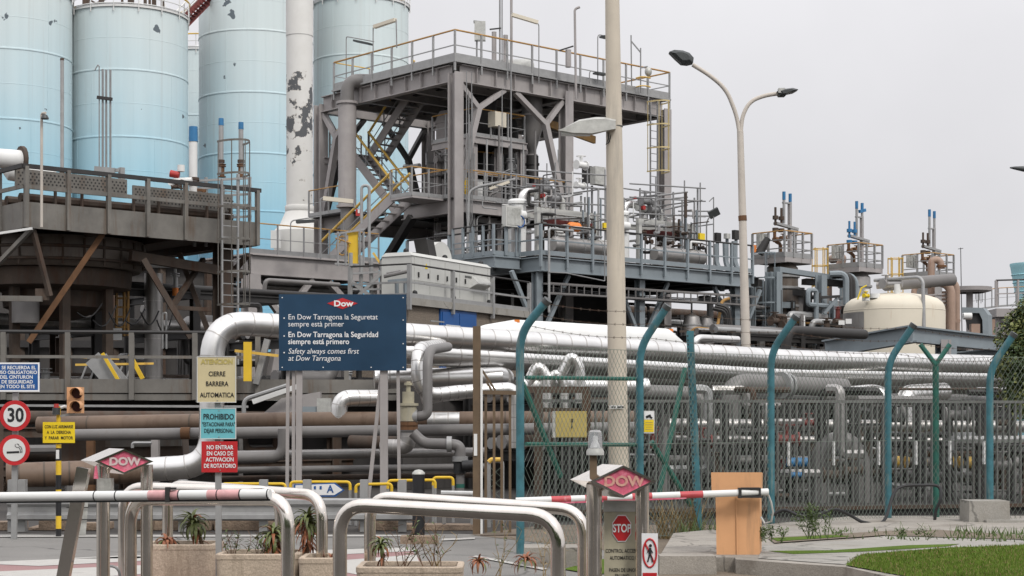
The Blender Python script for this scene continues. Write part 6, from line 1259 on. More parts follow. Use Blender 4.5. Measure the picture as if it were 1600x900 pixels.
# picket fence behind
t = thing('picket_fence', 'grey steel picket fence with rusty top rail behind the chain link', 'fence', Vector((at(1300, HZ, 27.5).x, 27.5, 0))); PA = Vector((.35, 25.2, 0)); PB = Vector((10.4, 27.8, 0)); d = (PB - PA); ln = d.length; dn = d.normalized()
pick = None; NP = 98; th = t.location.copy()
for k in range(NP):
    p = PA + d * (k / (NP - 1)); h = 1.80 + .02 * math.sin(k)
    if pick is None: b = MB(); b.v = []; b.bar(th + Vector((0, 0, .12)), th + Vector((0, 0, 1.8)), .05, .022, dn); pick = b.build('picket', picketm, t); pick.location = p - th + Vector((0, 0, -th.z))
    else: o = pick.copy(); COL.objects.link(o); o.parent = t; o.location = p - th + Vector((0, 0, -th.z)); o.rotation_euler = (0, rnd.uniform(-.006, .006), rnd.uniform(-.05, .05))
t_z = 0
MB().bar(PA + ZZ * 1.83, PB + ZZ * 1.83, .05, .045).build('top_rail', picketm, t); MB().bar(PA + ZZ * .14 - Vector((0, .03, 0)), PB + ZZ * .14 - Vector((0, .03, 0)), .03, .06).build('bottom_rail', rusty, t)
MB().bar(PA + ZZ * .06 + Vector((0, .05, 0)), PB + ZZ * .06 + Vector((0, .05, 0)), .04, .12).build('kick_plate', dsteel, t)
for px in (1363, 1424, 1549, 1218, 1290, 1480, 1537): 
    q_ = at(px, 0, 27); MB().bar(Vector((q_.x, 25.1 + (q_.x - .35) * .2587, .82)), Vector((q_.x, 25.1 + (q_.x - .35) * .2587, 1.2)), .06, .02, dn).build('pale_strip', white, t)
# rusty H frame and yellow box
t = thing('rusty_frame', 'rusty brown steel portal frame behind the chain link', 'frame', at(878, HZ, 24)); Yf = 23.5
for px, py in ((841, 832), (916, 690)): MB().ibeam(at(px, py, Yf), at(px, 612, Yf), .14, .12, .02, (0, 1, 0)).build('post', rusty, t)
MB().bar(at(820, 609, Yf), at(921, 609, Yf), .14, .09).build('crossbar', rusty, t); MB().bar(at(835, 640, Yf + .05), at(922, 641, Yf + .05), .05, .06).build('lower_bar', rusty, t)
t = thing('yellow_box', 'faded yellow locked cabinet hung on the rusty frame', 'cabinet', at(892, 684, Yf - .2)); MB().box(at(892, 663, Yf - .2), (.44, .18, .37)).build('body', ochbox, t); MB().box(at(892, 663, Yf - .3), (.425, .012, .355)).build('door', ochbox, t); MB().box(at(866, 663, Yf - .2), (.05, .2, .37)).build('side', lampl, t); b = MB(); b.box(at(894, 657, Yf - .31), (.02, .02, .05)); b.box(at(893.5, 666, Yf - .31), (.012, .02, .06)); b.build('padlock', dsteel, t)
# brown gate
Yg = 22.6; t = thing('brown_gate', 'brown barred gate section beside a tall post at the fence end', 'gate', at(745, 834, Yg))
for a_, b_, w in (((745, 834), (745, 510), .105),): MB().bar(at(*a_, Yg), at(*b_, Yg), w, w, (0, 1, 0)).build('tall_post', brownp, t)
MB().bar(at(752.5, 834, Yg - .06), at(752.5, 575, Yg - .06), .03, .02, (0, 1, 0)).build('white_strip', white, t); MB().bar(at(743, 712, Yg - .06), at(743, 678, Yg - .06), .045, .02, (0, 1, 0)).build('white_mark', white, t)
for px in (759, 772, 784, 797): MB().bar(at(px, 832, Yg + .02), at(px, 614, Yg + .02), .036, .03, (0, 1, 0)).build('bar', brownp, t)
MB().bar(at(752, 613, Yg), at(808, 614, Yg), .05, .055).build('top_rail', brownp, t); MB().bar(at(753, 578, Yg), at(774, 610, Yg), .03, .03).build('diagonal', brownp, t); MB().bar(at(760, 596, Yg), at(768, 610, Yg), .03, .03).build('diagonal', brownp, t)
MB().bar(at(751, 849, Yg - .4), at(808, 848, Yg - .4), .06, .22).build('base_plate', rusty, t)
t = thing('yellow_hoop', 'small yellow-topped grey hoop with mesh behind the brown gate bars', 'barrier', at(774, 820, 24)); MB().tube(rounded([at(764, 835, 24), at(764, 720, 24), at(785, 720, 24), at(785, 835, 24)], .06), .03, 8).build('frame', galv, t); MB().tube(rounded([at(763.5, 722, 23.98), at(767, 718, 23.98), at(784, 718, 23.98)], .03), .034, 8).build('yellow_top', yel, t); b = MB()
for k in range(6):
    b.bar(at(766, 730 + k * 17, 24), at(783, 745 + k * 17, 24), .006, .006); b.bar(at(783, 730 + k * 17, 24), at(766, 745 + k * 17, 24), .006, .006)
b.build('mesh', wire, t)
t = thing('slim_white_rail', 'short white pipe rail lying left of the brown gate', 'rail', at(715, 775, 23.4)); MB().cyl(at(689, 770, 23.5), at(742, 771, 23.5), .035, n=8).build('tube', white, t)
for px in (694, 738): MB().cyl(at(px, 828, 23.5), at(px, 771, 23.5), .028, n=8).build('leg', galv, t)

# ================================================================== SIGNS (faces look back to the road)
def sign(name, label, cat, base): return thing(name, label, cat, base)
def board(par, px0, py0, px1, py1, Y, m, frame=None, fw=.012, th=.012, name='panel'):
    a, b_ = at(px0, py1, Y), at(px1, py0, Y); c = (a + b_) / 2; w, h = b_.x - a.x, b_.z - a.z; o = MB().box(c, (w, th, h)).build(name, m, par)
    if frame:
        f = MB(); e = fw / 2
        for s in (-1, 1): f.box(c + Vector((s * (w / 2 - e), -th * .25, 0)), (fw, th * 1.1, h + .002)); f.box(c + Vector((0, -th * .25, s * (h / 2 - e))), (w - 2 * fw, th * 1.05, fw))
        f.build('border', frame, o)
    return o, c, w, h
def put(o, par_root, s, size, m, px, py, Y, bold=0, sx=1, shear=0, al='CENTER', name='lettering'):
    p = at(px, py, Y) - par_root.location; return text(s, size, m, o, (p.x, p.y, p.z), name, bold, sx, shear, al)
# banner
Yb = 26.0; q = Yb / FPX; t = sign('banner_sign', 'large navy safety banner with red diamond and white writing on thin legs', 'sign', at(535, HZ, Yb) * 1); t.location.z = 0
o, c, w, h = board(t, 436, 460, 635, 579, Yb, signb, None, th=.03)
dm = MB(); dm.prism([at(511, 474, Yb - .022), at(535, 483, Yb - .022), at(559, 474, Yb - .022), at(535, 465.5, Yb - .022)], (0, .004, 0)); dm.build('diamond_emblem', sred, o)
b = MB(); fr_ = [(511, 474), (535, 483), (559, 474), (535, 465.5)]
put(o, t, 'Dow', .125, wht, 536.5, 474.6, Yb - .026, .004, 1.2)
for py, s, bd, sh in ((495.5, 'En Dow Tarragona la Seguretat', .0, 0), (506.5, 'sempre està primer', .0, 0), (523, 'En Dow Tarragona la Seguridad', .0028, 0), (534, 'siempre está primero', .0028, 0), (549, 'Safety always comes first', 0, .2), (560, 'at Dow Tarragona', 0, .2)):
    put(o, t, s, .118, wht, 450, py, Yb - .018, bd * .6, {'E': .93}.get(s[0], .93), sh, 'LEFT')
b = MB()
for py in (497, 525, 551): b.box(at(444, py, Yb - .017), (.02, .006, .02))
for px, py in ((441, 465), (441, 574), (630, 465), (630, 574), (630, 500), (630, 537), (505, 574), (580, 574)): b.box(at(px, py, Yb - .017), (.016, .006, .016))
b.build('bullet_rivets', wht, o)
for a_, b_, w_ in (((448, 760), (450, 579), .05), ((458, 765), (459, 579), .05), ((624, 765), (622, 579), .05), ((600, 775), (600, 579), .12), ((572, 770), (597, 579), .06), ((466, 765), (468, 579), .09)): MB().bar(Vector((at(*a_, Yb + .05).x, Yb + .08, 0)), at(*b_, Yb + .08), w_, w_ * .8, (0, 1, 0)).build('leg', steel, t)
MB().bar(at(440, 520, Yb + .04), at(631, 520, Yb + .04), .04, .05).build('cross_rail', galv, t)
# left cluster
Yl = 21.6; t = sign('sign_post', 'galvanised post of the blue and round traffic signs at left edge', 'post', Vector((at(23, 0, Yl + .05).x, Yl + .05, 0)))
MB().bar(Vector((at(22, 0, Yl + .05).x, Yl + .05, 0)), at(25, 575, Yl + .05), .07, .045, (0, 1, 0)).build('post', galv, t)
t = sign('seat_belt_sign', 'blue seat belt reminder sign with white Spanish writing, cut by the edge', 'sign', at(20, 612, Yl)); o, c, w, h = board(t, -34, 566.5, 62, 612, Yl - .02, sblue, wht, .02)
for k, s in enumerate(('SE RECUERDA EL', 'USO OBLIGATORIO', 'DEL CINTURÓN', 'DE SEGURIDAD', 'EN TODO EL SITE')): put(o, t, s, .062, wht, (56, 58, 51.5, 51.5, 54.5)[k], 574.6 + k * 7.4, Yl - .03, .0012, (.95, .93, .95, .95, .95)[k], 0, 'RIGHT')
def rnd_sign(name, label, px, py, r, Y):
    t = sign(name, label, 'traffic sign', at(px, py + r, Y)); c = at(px, py, Y); rr = r * Y / FPX; dk = lambda y0, y1, a, n=40: MB().cyl(c + Vector((0, y0, 0)), c + Vector((0, y1, 0)), a, n=n)
    o = dk(.0, -.02, rr).build('disc', sred, t); dk(-.019, -.024, rr * .735).build('white_field', swhite, o); return t, o
t, o = rnd_sign('speed_sign', 'round red bordered speed limit sign reading 30', 24, 649.5, 24, Yl - .02); put(o, t, '30', .25, blk, 24, 649.5, Yl - .048, .006, .88, name='numerals')
t, o = rnd_sign('smoking_sign', 'round red bordered sign with a smoking cigarette drawing', 23, 703, 24, Yl - .02)
b = MB(); yy = Yl - .046; b.bar(at(10.5, 707, yy), at(30, 706.3, yy), .004, .024, ZZ); b.bar(at(31.3, 706.2, yy), at(32.6, 706.2, yy), .004, .022, ZZ); b.bar(at(33.6, 706.1, yy), at(34.8, 706.1, yy), .004, .022, ZZ)
for pts in (((24, 694), (23.5, 697), (26, 699), (29.5, 699), (31.5, 702), (32, 704.5)), ((26, 693.5), (29, 694), (30, 697), (32.5, 698), (34, 701), (34.6, 704.5))): b.tube([at(x, y, yy) for x, y in pts], .0045, 4)
b.build('cigarette', blk, o)
Yt = 22; xb = at(91.5, 0, Yt).x; t = sign('striped_pole', 'black and yellow striped pole with small red beacon on top', 'pole', Vector((xb, Yt, 0)))
cuts = [2.0, 1.55, 1.33, 1.15, .93, .72, .5, .28, .08, 0]; zz = lambda py: EYE + (HZ - py) * Yt / FPX
bands = [(635, 660, byel), (660, 694, lampd), (694, 700, byel), (700, 720, blk), (720, 742, byel), (742, 765, blk), (765, 785, byel), (785, 806, blk), (806, 826, byel), (826, 839, blk)]
for k, (y0, y1, m_) in enumerate(bands): MB().cyl(Vector((xb, Yt, max(0, zz(y1)))), Vector((xb, Yt, zz(y0))), .036 if k > 1 else .03, n=12).build('stripe_band', m_, t)
MB().cyl(at(88, 648, Yt - .05), at(88, 637, Yt - .05), .05, n=12).build('beacon_base', lampd, t); MB().cyl(at(88, 637, Yt - .05), at(88, 631, Yt - .05), .035, .03, n=12).build('beacon', redp, t); MB().box(at(90, 710, Yt - .045), (.04, .01, .12)).build('white_sticker', white, t); MB().bar(at(94, 650, Yt), at(118, 646, Yt), .03, .03).build('bracket_arm', galv, t); MB().tube([at(95, 637, Yt), at(101, 635, Yt), at(108, 637, Yt)], .022, 6).build('bracket_arm', white, t)
t = sign('warning_light', 'orange two lamp traffic light with dark lenses on the striped pole', 'traffic light', at(118, 646, Yt)); q = Yt / FPX
for cy in (615, 635.5): 
    o = MB().box(at(118, cy, Yt), (22 * q, .16, 20 * q)).build('housing', orangec, t); c = at(121, cy - .5, Yt - .08)
    MB().cyl(c, c - Vector((0, .02, 0)), 8.3 * q, n=20).build('lens', redlens, o); h_ = MB(); n = 14; vs = []
    for i in range(n + 1):
        a = R(-20) + R(220) * i / n; 
        for yy, k_ in ((0, 9.3), (-.14, 9.0)): vs.append(c + Vector((math.cos(a) * k_ * q, yy, math.sin(a) * k_ * q)))
        for yy, k_ in ((-.14, 8.3), (0, 8.6)): vs.append(c + Vector((math.cos(a) * k_ * q, yy, math.sin(a) * k_ * q)))
    fs = []
    for i in range(n):
        for j in range(4): fs.append((i * 4 + j, i * 4 + (j + 1) % 4, (i + 1) * 4 + (j + 1) % 4, (i + 1) * 4 + j))
    h_.add(vs, fs, False); h_.build('visor', orangec, o)
t = sign('yellow_notice', 'small bright yellow notice on the striped pole', 'sign', at(92, 692, Yt - .06)); o, c, w, h = board(t, 67, 659.5, 117, 692, Yt - .06, syel)
for k, s in enumerate(('CON LUZ ARRIMARSE', 'A  LA  DERECHA', 'Y  PARAR  MOTOR')): put(o, t, s, .058, blk, 92, 667 + k * 8.7, Yt - .069, .001, (.66, .74, .76)[k])
# middle post with three boards
Ym = 14.4; xb = at(341, 0, Ym).x; t = sign('notice_post', 'galvanised post of three stacked notices standing between planters', 'post', Vector((xb, Ym + .04, 0))); MB().bar(Vector((xb, Ym + .04, 0)), at(340, 560, Ym + .04), .05, .035, (0, 1, 0)).build('post', galv, t)
for k, (bx, nm, lb, m_, rows) in enumerate((((308, 557, 369, 629), 'barrier_notice', 'faded cream notice about the automatic barrier, topmost on its post', scream, (('ATENCION', 565.5, .058, sfade, .0025, .93), ('CIERRE', 584.5, .058, blk, .0008, .80), ('BARRERA', 600, .058, blk, .0008, .80), ('AUTOMATICA', 617.5, .058, blk, .0008, .78))),
        ((313, 637.5, 369, 686), 'parking_notice', 'cyan no parking notice in the middle of its post', scyan, (('PROHIBIDO', 651.5, .068, blk, .0012, .74), ('"ESTACIONAR PARA"', 663.3, .050, blk, .0004, .60), ('DEJAR PERSONAL', 673.3, .050, blk, .0004, .64))),
        ((315, 689.5, 371, 738), 'no_entry_notice', 'red notice with white writing, lowest on its post', sred, (('NO ENTRAR', 699.3, .050, wht, .001, .82), ('EN CASO DE', 708.8, .050, wht, .001, .80), ('ACTIVACIÓN', 718.3, .050, wht, .001, .80), ('DE ROTATORIO', 728.2, .050, wht, .001, .76))))):
    t = sign(nm, lb, 'sign', at((bx[0] + bx[2]) / 2, bx[3], Ym)); o, c, w, h = board(t, *bx, Ym, m_, swhite if k < 2 else None, .006)
    for s, py, sz, mm, bd, sx in rows: put(o, t, s, sz, mm, (bx[0] + bx[2]) / 2 + .5, py, Ym - .009, bd, sx)
    if k < 2: MB().box(at(bx[0] + 4, (bx[1] + bx[3]) / 2, Ym + .03), (.06, .03, h * .98)).build('backing_rail', galv, t)
    b = MB(); b.box(at((bx[0] + bx[2]) / 2 + 1, bx[1] + 4, Ym - .009), (.008, .006, .008)); b.box(at((bx[0] + bx[2]) / 2 + 1, bx[3] - 3.5, Ym - .009), (.008, .006, .008)); b.build('bolt', galv, o)
# direction arrow sign on yellow tube barriers
Ya = 24; t = sign('direction_sign', 'white arrow direction sign with blue border hung on yellow barriers', 'sign', at(495, 772, Ya))
def arrow(sc, yy, m_, name, par): 
    cx, cy = 497, 764; pts = [(459, 757), (524, 754), (538, 766), (524, 776), (459, 776)]; return MB().prism([at(cx + (x - cx) * sc, cy + (y - cy) * (sc if name != 'white_field' else .8), yy) for x, y in reversed(pts)], (0, .008, 0)).build(name, m_, par)
o = arrow(1, Ya - .03, sblue, 'panel', t); arrow(.93, Ya - .036, wht, 'white_field', o); put(o, t, 'A', .15, sblue, 516, 764.5, Ya - .042, .003, .9)
b = MB()
for px in (484, 492, 501): b.box(at(px, 762, Ya - .039), (.03, .004, .045))
b.build('worn_letters', sblue, o)
def ybar(px0, px1, y0, y1, Y, label):
    t = thing('tube_barrier', label, 'barrier', Vector((at((px0 + px1) / 2, 0, Y).x, Y, 0)), 'yellow topped tube barriers'); a, b_ = at(px0, y0, Y), at(px1, y1, Y)
    MB().tube(rounded([a - ZZ * .12, a, b_, b_ - ZZ * .12], .1, 5), .023, 8).build('top_rail', byel, t); MB().tube([a - ZZ * .36, b_ - ZZ * .36], .019, 8).build('mid_rail', byel, t)
    for p in (a, b_): MB().cyl(Vector((p.x, p.y, 0)), p - ZZ * .1, .022, n=8).build('leg', byel if px0 < 360 else galv, t)
ybar(346, 446, 756, 756, 24.5, 'yellow tube barrier left of the arrow sign'); ybar(454, 547, 753, 753, 24.4, 'yellow tube barrier carrying the white arrow sign'); ybar(556, 612, 757, 756, 24.3, 'yellow tube barrier right of the banner legs'); ybar(606, 680, 751, 750, 24.6, 'yellow tube barrier behind the black bollard'); ybar(677, 708, 746, 746, 25, 'short grey and yellow barrier right of the bollard')
# bollard
p = G(654, 836); t = thing('bollard', 'black bollard with yellow band and rounded grey cap', 'bollard', p); zt = EYE + (HZ - 741) * p.y / FPX
MB().cyl(p, p + ZZ * zt, .083, n=20).build('body', blk, t); MB().cyl(p + ZZ * .28, p + ZZ * .33, .085, n=20).build('yellow_band', byel, t); MB().lathe(p + ZZ * zt, [(.088, 0), (.085, .02), (.05, .055), (.005, .065)], 18).build('cap', lampl, t)
t = thing('bollard_kerb', 'worn stone kerb block in front of the black bollard', 'kerb block', G(655, 850)); MB().box(G(655, 849) + ZZ * .045, (.46, .25, .1)).build('block', stone, t)
# guard rail
t = thing('guard_rail', 'galvanised W beam guard rail along the far road edge', 'guard rail', G(300, 834)); yg = 22.9
pr = [(.0, -.155), (-.05, -.13), (-.05, -.075), (.0, -.035), (.0, .035), (-.05, .075), (-.05, .13), (0, .155)]; z0 = EYE + (HZ - 796) * yg / FPX
vs = []
for px in (12, 660):
    p = at(px, 0, yg)
    for th_ in (0, .006): vs += [Vector((p.x, yg + dy + th_, z0 + dz)) for dy, dz in pr]
fs = [(j, j + 1, 16 + j + 1, 16 + j) for j in range(7)] + [(8 + j + 1, 8 + j, 24 + j, 24 + j + 1) for j in range(7)] + [(0, 16, 24, 8), (7, 15, 31, 23)] + [(j, 8 + j, 8 + j + 1, j + 1) for j in range(7)]
MB().add(vs, fs).build('rail', galv, t)
for px in (20, 35, 230, 286, 412, 480, 569, 629): p = at(px, 0, yg + .12); MB().box(Vector((p.x, yg + .12, .36)), (.11, .12, .72)).build('post', galv, t)
# stone blocks behind rail
xs = [(-60, 28, 816), (60, 106, 812), (44, 62, 826), (104, 165, 818), (188, 240, 809), (240, 330, 812), (335, 410, 810), (410, 470, 812), (560, 632, 811), (632, 740, 820)]
SL_ = ('long low stone block at the left picture edge', 'tall squared stone block under the striped pole', 'small stone lump left of the tall block', 'stone block behind the grey plate by the guard rail', 'stone block behind the left diamond sign post', 'dark topped stone block left of the first yellow barrier', 'stone block under the first yellow barrier', 'stone block between two yellow barriers', 'brown stone block between guard rail posts beside the bollard', 'low worn stone edge right of the bollard')
for k, (a_, b_, y) in enumerate(xs):
    p0, p1 = at(a_, y, 23.3), at(b_, y, 23.3); t = thing('stone_block', SL_[k], 'stone block', Vector(((p0.x + p1.x) / 2, 23.4, 0)), 'stone blocks behind the guard rail'); b = MB(); j = lambda: rnd.uniform(-.02, .02)
    b.hexa([(p0.x, 23.3, 0), (p1.x, 23.3, 0), (p1.x, 23.8, 0), (p0.x, 23.8, 0), (p0.x + abs(j()), 23.3 + abs(j()), p0.z + j()), (p1.x - abs(j()), 23.3 + abs(j()), p0.z + j()), (p1.x, 23.8, p0.z + j()), (p0.x, 23.8, p0.z + j())]); b.build('block', stone, t)
t = thing('grey_plate', 'plain grey metal plate with straps behind the leaning post', 'plate', G(120, 836)); MB().hexa([at(104, 836, 22.3), at(134, 836, 22.3), at(134, 836, 22.4), at(104, 836, 22.4), at(109, 782, 22.3), at(138, 782, 22.3), at(138, 782, 22.4), at(109, 782, 22.4)]).build('sheet', lampl, t); b = MB()
for y in (793, 812): b.bar(at(104, y, 22.27), at(138, y, 22.27), .012, .014)
b.build('strap', dsteel, t)

# ================================================================== STAINLESS HANDRAILS, DIAMOND TOTEMS, BARRIERS
def hoop(label, a, ya, za, b_, yb, zb_, r=.05, ln=.22):
    pa, pb = at(a, ya, za), at(b_, yb, zb_); t = thing('steel_handrail', label, 'handrail', Vector(((pa.x + pb.x) / 2, (pa.y + pb.y) / 2, 0)), 'stainless hoop handrails')
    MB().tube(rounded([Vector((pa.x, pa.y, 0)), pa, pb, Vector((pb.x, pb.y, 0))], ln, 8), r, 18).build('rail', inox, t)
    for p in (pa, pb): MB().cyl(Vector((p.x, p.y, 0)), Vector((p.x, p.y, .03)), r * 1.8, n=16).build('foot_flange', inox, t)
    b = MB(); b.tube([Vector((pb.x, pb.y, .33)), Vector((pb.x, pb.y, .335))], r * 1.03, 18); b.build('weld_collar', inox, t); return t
hoop('stainless handrail running behind the white barrier arm at left', 204, 780, 13.4, 450, 779, 12.2)
hoop('stainless handrail whose rounded end rises beside the left diamond sign', 193, 761, 15.2, 438, 768, 14.6)
hoop('stainless handrail ending beside the two tall aloes', 262, 757, 15.6, 503, 774, 14.3)
hoop('nearest stainless handrail sweeping down in front of the fence', 531, 788, 12.0, 872, 806, 11.4, .052)
hoop('stainless handrail just behind the nearest one, bending at the right diamond sign', 578, 775, 14.2, 912, 797, 13.4)
def diamond(px0, px1, pyt, pym, pyb, Y, dd, label, letters, lm, posts, tilt=0):
    cx = (px0 + px1) / 2; t = thing('diamond_totem', label, 'sign', Vector((at(cx, 0, Y).x, Y, 0)), 'diamond signs on stainless posts')
    D = lambda k, yy: [at(px0 + (cx - px0) * (1 - k), pym, yy), at(cx, pym + (pyb - pym) * k, yy), at(px1 - (px1 - cx) * (1 - k), pym, yy), at(cx, pym + (pyt - pym) * k, yy)]
    off = Vector((dd, .34, 0)); fr, inn = D(1, Y), D(.84, Y)
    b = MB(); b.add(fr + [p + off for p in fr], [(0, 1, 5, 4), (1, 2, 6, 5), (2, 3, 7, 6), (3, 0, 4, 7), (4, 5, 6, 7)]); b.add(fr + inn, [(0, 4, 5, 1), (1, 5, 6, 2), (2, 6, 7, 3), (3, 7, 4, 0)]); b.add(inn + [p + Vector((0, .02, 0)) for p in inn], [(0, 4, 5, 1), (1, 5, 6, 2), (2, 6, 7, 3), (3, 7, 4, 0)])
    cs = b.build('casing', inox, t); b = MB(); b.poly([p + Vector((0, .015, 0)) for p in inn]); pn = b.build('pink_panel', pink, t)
    put(pn, t, letters, (pyb - pyt) * .60 * .72 * Y / FPX, lm, cx + 1, pym + .5, Y + .009, .004, 1.1)
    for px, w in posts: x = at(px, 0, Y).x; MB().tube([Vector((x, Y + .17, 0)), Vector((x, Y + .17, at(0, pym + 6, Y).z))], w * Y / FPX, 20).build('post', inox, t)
    return t
tl = diamond(148, 240, 701.5, 721, 741, 13.2, -.2, 'pink diamond sign with pale letters on stainless posts at left', 'DOW', palew, ((153, 10.5), (222, 9.5)))
MB().box(at(165, 757, 13.3), (.11, .1, .1)).build('junction_box', lampl, tl); MB().cyl(at(150, 748, 13.2), at(150, 728, 13.2), .02, .008, n=8).build('red_cone', pink, tl)
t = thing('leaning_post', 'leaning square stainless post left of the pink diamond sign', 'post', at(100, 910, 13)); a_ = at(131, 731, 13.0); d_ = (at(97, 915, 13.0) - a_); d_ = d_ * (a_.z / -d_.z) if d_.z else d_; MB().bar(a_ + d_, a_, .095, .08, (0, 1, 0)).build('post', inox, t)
t = thing('grey_bent_tube', 'thin grey bent tube hoop near the left totem foot', 'tube', at(175, 890, 13.4)); MB().tube(rounded([Vector((at(156, 0, 13.5).x, 13.5, .38)), at(186, 884, 13.5), Vector((at(193, 0, 13.5).x, 13.5, 0))], .15), .012, 6).build('tube', gtube, t)
tr = diamond(922, 1026, 727, 752, 778, 12.6, -.14, 'peeling pink diamond sign whose letters have faded, above the stop plate', 'DOW', peach, ((930, 12.5), (1006, 11)))
# beacon on the right totem
Yq = 12.7; t = thing('beacon_lamp', 'clear domed beacon lamp on a brown post by the peeling diamond', 'beacon', at(931, 745, Yq)); q = Yq / FPX
MB().bar(at(927, 748, Yq), at(927, 710, Yq), 11 * q * 1., 11 * q, (0, 1, 0)).build('post', brownp, t); MB().lathe(at(930, 711, Yq), [(14 * q, 0), (14 * q, .028), (11.5 * q, .05), (11.5 * q, .052), (.01, .054)], 20).build('base', lampl, t)
MB().lathe(at(930, 700, Yq), [(11.3 * q, 0), (10.8 * q, 18 * q), (10 * q, 25 * q), (7 * q, 28 * q), (.003, 28.5 * q)], 22).build('dome', clear, t); MB().lathe(at(930, 700, Yq), [(7 * q, .002), (5 * q, .03), (3 * q, .055), (3 * q, .09), (.002, .092)], 14).build('bulb', white, t)
# stop plate
Yp = 12.9; t = thing('stop_plate', 'weathered notice plate with red stop octagon between totem posts', 'sign', at(972, 915, Yp)); o, c, w, h = board(t, 944, 782, 999, 928, Yp, plate, None, th=.02)
MB().box(at(971, 791, Yp - .014), (56 * Yp / FPX, .008, 17 * Yp / FPX)).build('grey_band', lampl, o); q = Yp / FPX
octa = lambda r, yy: [at(971.5, 825.5, yy) + Vector((math.cos(R(22.5 + 45 * k)) * r * q * .86, 0, math.sin(R(22.5 + 45 * k)) * r * q * 1.22)) for k in range(8)]
oc = MB().prism(list(reversed(octa(18.6, Yp - .018))), (0, .006, 0)).build('white_octagon', wht, t); ri = MB().prism(list(reversed(octa(17.2, Yp - .022))), (0, .005, 0)).build('red_octagon', sred, t)
put(ri, t, 'STOP', .088, wht, 971.8, 826, Yp - .026, .0022, .67)
for s, py in (('CONTROL ACCESO', 861), ('AUTOMATICO', 872), ('PASEN DE UNO', 891), ('EN UNO', 900)): put(o, t, s, .041, blk, 972, py, Yp - .013, .0002, .70)
t = thing('no_walking_sign', 'small white no pedestrians sign on the right totem post', 'sign', at(1015, 915, 12.3)); Yn = 12.35; o, c, w, h = board(t, 1002.5, 833.5, 1028, 915, Yn, wht, None, th=.008); q = Yn / FPX; c = at(1015.3, 864, Yn - .007)
b = MB(); ring = [c + Vector((math.cos(i * math.pi / 16) * 10.3 * q, 0, math.sin(i * math.pi / 16) * 22 * q)) for i in range(33)]; b.tube(ring, .0075, 6, False); b.bar(c + Vector((-7.3 * q, -.002, 15.5 * q)), c + Vector((7.3 * q, -.002, -15.5 * q)), .006, .012); b.build('red_ring', sred, o)
b = MB(); y_ = -.004; S = lambda x, z_: c + Vector((x * q, y_, z_ * q))
b.cyl(S(1, 11.5) - Vector((0, .003, 0)), S(1, 11.5), 2.4 * q, n=12); b.bar(S(.5, 8), S(0, -2), .005, 4 * q, (1, 0, 0)); b.bar(S(0, -1), S(-3.2, -14), .004, 2.2 * q, (1, 0, 0)); b.bar(S(0, -1), S(3, -7), .004, 2.2 * q, (1, 0, 0)); b.bar(S(3, -7), S(4, -14), .004, 2 * q, (1, 0, 0)); b.bar(S(1, 7), S(4.5, 0), .004, 1.6 * q, (1, 0, 0)); b.bar(S(0, 7), S(-4, 1), .004, 1.6 * q, (1, 0, 0)); b.build('walking_figure', blk, o)
MB().box(at(1015.3, 902, Yn - .006), (22 * q, .004, 14 * q)).build('red_text_bar', sred, o)
# barrier arms
t = thing('white_barrier_arm', 'white barrier arm with faded red tape crossing at left', 'barrier arm', at(200, 780, 12.0)); a_, b_ = at(-90, 777.5, 12.6), at(422, 772, 11.9); d = b_ - a_
MB().cyl(a_, b_, .036, n=20).build('arm', white, t); b = MB()
for px0, px1 in ((240, 287), (330, 379)): b.cyl(a_ + d * ((px0 + 90) / 512), a_ + d * ((px1 + 90) / 512), .0367, n=20)
b.build('red_tape', tapem, t); b = MB()
for px in (157, 190, 287, 345, 379, 420): b.cyl(a_ + d * ((px + 89) / 512), a_ + d * ((px + 90.5) / 512), .038, n=20)
b.build('black_ring', blk, t); b = MB(); c = a_ + d * ((271 + 90) / 512); b.box(c + Vector((-.005, -.035, .005)), (.03, .05, .11)); b.box(c + Vector((.02, -.03, .05)), (.07, .03, .015)); b.build('clamp', dsteel, t); MB().bar(a_ + d * .05 - ZZ * .04, b_ - ZZ * .042, .01, .012).build('rubber_edge', black, t)
c = G(1152, 889); c.z = .15; Yc = c.y; t = thing('barrier_cabinet', 'faded orange barrier cabinet housing the red and white arm', 'cabinet', c); q = Yc / FPX; zc = lambda py: EYE + (HZ - py) * Yc / FPX
o = MB().hexa([at(1120, 886, Yc), at(1187, 886, Yc), at(1190, 886, Yc + .42), at(1124, 886, Yc + .42), at(1118, 772, Yc), at(1187, 772, Yc), at(1190, 772, Yc + .42), at(1121, 772, Yc + .42)]).build('body', orangec, t)
MB().hexa([at(1112, 772, Yc - .02), at(1188, 772, Yc - .02), at(1191, 772, Yc + .43), at(1116, 772, Yc + .43), at(1111, 738, Yc - .02), at(1190, 738, Yc - .02), at(1192, 739, Yc + .43), at(1115, 739, Yc + .43)]).build('hood', orangec, t)
MB().bar(at(1152, 885, Yc - .012), at(1151, 776, Yc - .012), .012, .012, (0, 1, 0)).build('front_crease', orangec, t); MB().bar(at(1153, 884.5, Yc), at(1153, 889, Yc), .5, .5, U).build('plinth', conc, t)
t = thing('striped_barrier_arm', 'white barrier arm with red stripes held by the orange cabinet', 'barrier arm', at(1000, 775, Yc - .1)); a_, b_ = at(1200, 768.5, Yc - .12), at(806, 783, Yc - .5); d = b_ - a_; MB().cyl(a_, b_, .036, n=16).build('arm', white, t)
for px0, px1 in ((1060, 1096), (985, 1016), (912, 946), (860, 890)): MB().cyl(a_ + d * ((1200 - px1) / 394), a_ + d * ((1200 - px0) / 394), .0368, n=16).build('red_stripe', striper, t)
b = MB(); b.bar(a_ + d * .33 + ZZ * .0 - Vector((0, .02, .032)), a_ + d * .98 - Vector((0, .02, .032)), .012, .018); b.build('light_strip', pink, t)
